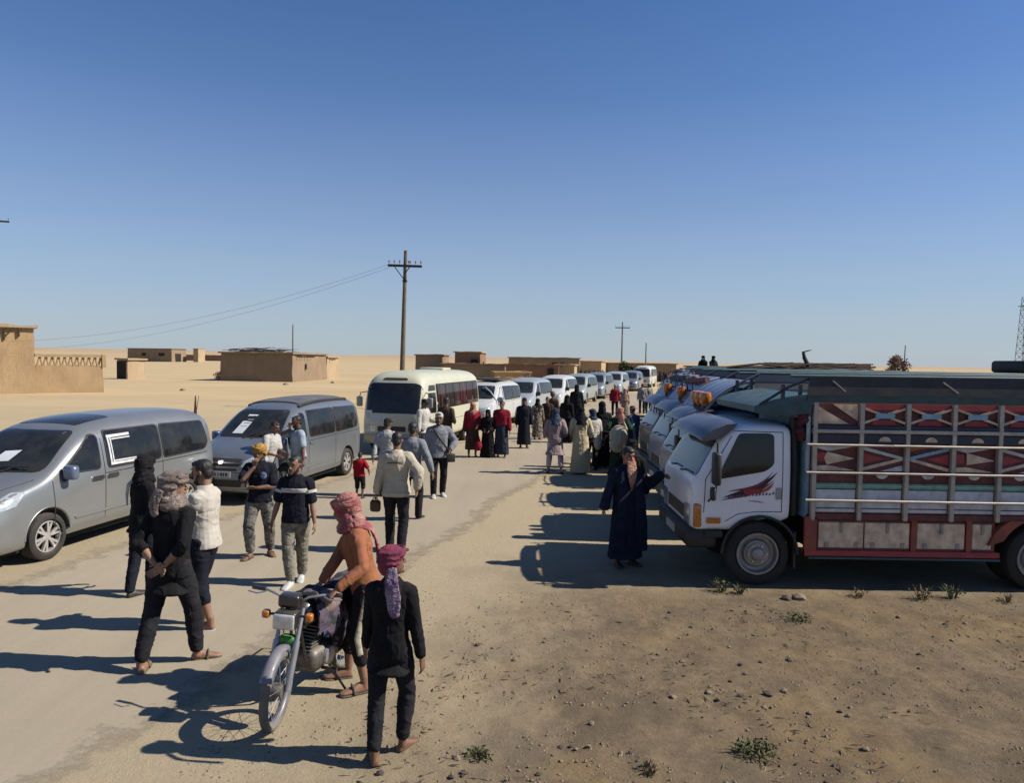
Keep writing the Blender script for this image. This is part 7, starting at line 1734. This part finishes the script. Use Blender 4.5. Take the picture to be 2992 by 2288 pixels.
    for q in fr:
        for s in (1, -1): MB().tube([(s * (.03 if i == 0 else .07), p[1], p[2]) for i, p in enumerate(q)], .014, 8).build('frame_tube', BLK, root, 50)
    e = MB().rbox(-.13, .13, -.16, .22, .26, .46, .06, 3).build('engine', ENG, root, 50)
    for i in range(8): MB().rbox(-.085, .085, -.17 + .012 * i, -.02 + .012 * i, .455 + .027 * i, .467 + .027 * i, .005).build('cooling_fin', ENG, e)
    MB().lathe([(.13, .085), (.155, .08), (.165, .05)], 20, 'X', (0, .06, .36)).build('side_cover', SIL, e, 40)
    for s in (1, -1):
        MB().tube([(s * .07, .36, .66), (s * .13, .52, .48), (s * .13, .62, .31)], .016, 8).build('swing_arm', BLK, root, 50); MB().tube([(s * .12, .50, .70), (s * .13, .60, .34)], .024, 10).build('shock_absorber', CHROME, root, 50)
        MB().tube([(s * .10, .02, .25), (s * .24, .04, .25)], .016, 8).build('foot_peg', BLK, root); MB().rbox(s * .13 - .02, s * .13 + .02, .18, .40, .48, .68, .03, 2).build('side_panel', BLK, root, 50)
    MB().tube([(-.04, -.17, .56), (-.06, -.27, .44), (-.10, -.16, .26), (-.13, .15, .23)], .018, 10).build('exhaust_pipe', CHROME, root, 50); MB().tube([(-.13, .15, .23), (-.14, .30, .26), (-.15, .85, .36)], [.02, .042, .040], 12).build('silencer', CHROME, root, 50)
    rg = []
    for i in range(13):
        a = math.pi * (.05 + .75 * i / 12); y = .63 - .36 * math.cos(math.pi - a) * -1; z = .305 + .36 * math.sin(a); y = .63 + .36 * math.cos(a); u = Vector((0, y - .63, z - .305)).normalized()
        rg.append([Vector((x, y, z)) + u * dz for x, dz in ((-.07, -.03), (-.06, 0), (0, .02), (.06, 0), (.07, -.03), (.05, -.01), (0, .008), (-.05, -.01))])
    MB().rings(rg).build('rear_fender', FEND, root, 50); MB().rbox(-.06, .06, .93, .99, .58, .66, .02, 2).build('tail_light', REDL, root, 50)
    for s in (1, -1): MB().rbox(s * .16 - .035, s * .16 + .035, .86, .93, .58, .65, .02, 2).build('rear_indicator', AMBER, root, 50)
    MB().tube([(.12, .10, .26), (.30, .16, -.0)], .011, 8).build('side_stand', BLK, root, 50); MB().rbox(.085, .10, .15, .68, .27, .40, .01).build('chain_guard', BLK, root)
    for s in (1, -1): MB().tube([(s * .12, .62, .80), (s * .12, .98, .82), (0, 1.02, .83)], .010, 6).build('luggage_rail', SIL, root, 50)
motorcycle()
bpy.data.scenes.remove(TMPS)

KEEP = {'paint_truck_white', 'white_board', 'cream_board', 'pale_tube', 'red_frame', 'bright_red', 'green_strip', 'sky_blue_paint', 'worn_band', 'maroon_board'}
# colours darkened to suit exposure; KEEP paints left lighter for the truck's shaded side
for m_ in bpy.data.materials:
    if not m_.use_nodes or m_.name in KEEP: continue
    for n_ in m_.node_tree.nodes:
        if n_.type == 'BSDF_PRINCIPLED' and n_.inputs['Base Color'].is_linked:
            k_ = 0.70 if n_.inputs['Metallic'].default_value < .3 else 0.85
            src = n_.inputs['Base Color'].links[0].from_socket
            m_.node_tree.links.new(_mix(m_.node_tree, 1.0, src, (k_, k_, k_), 'MULTIPLY'), n_.inputs['Base Color'])
print('SCRIPT', round(time.time()-T0,1))
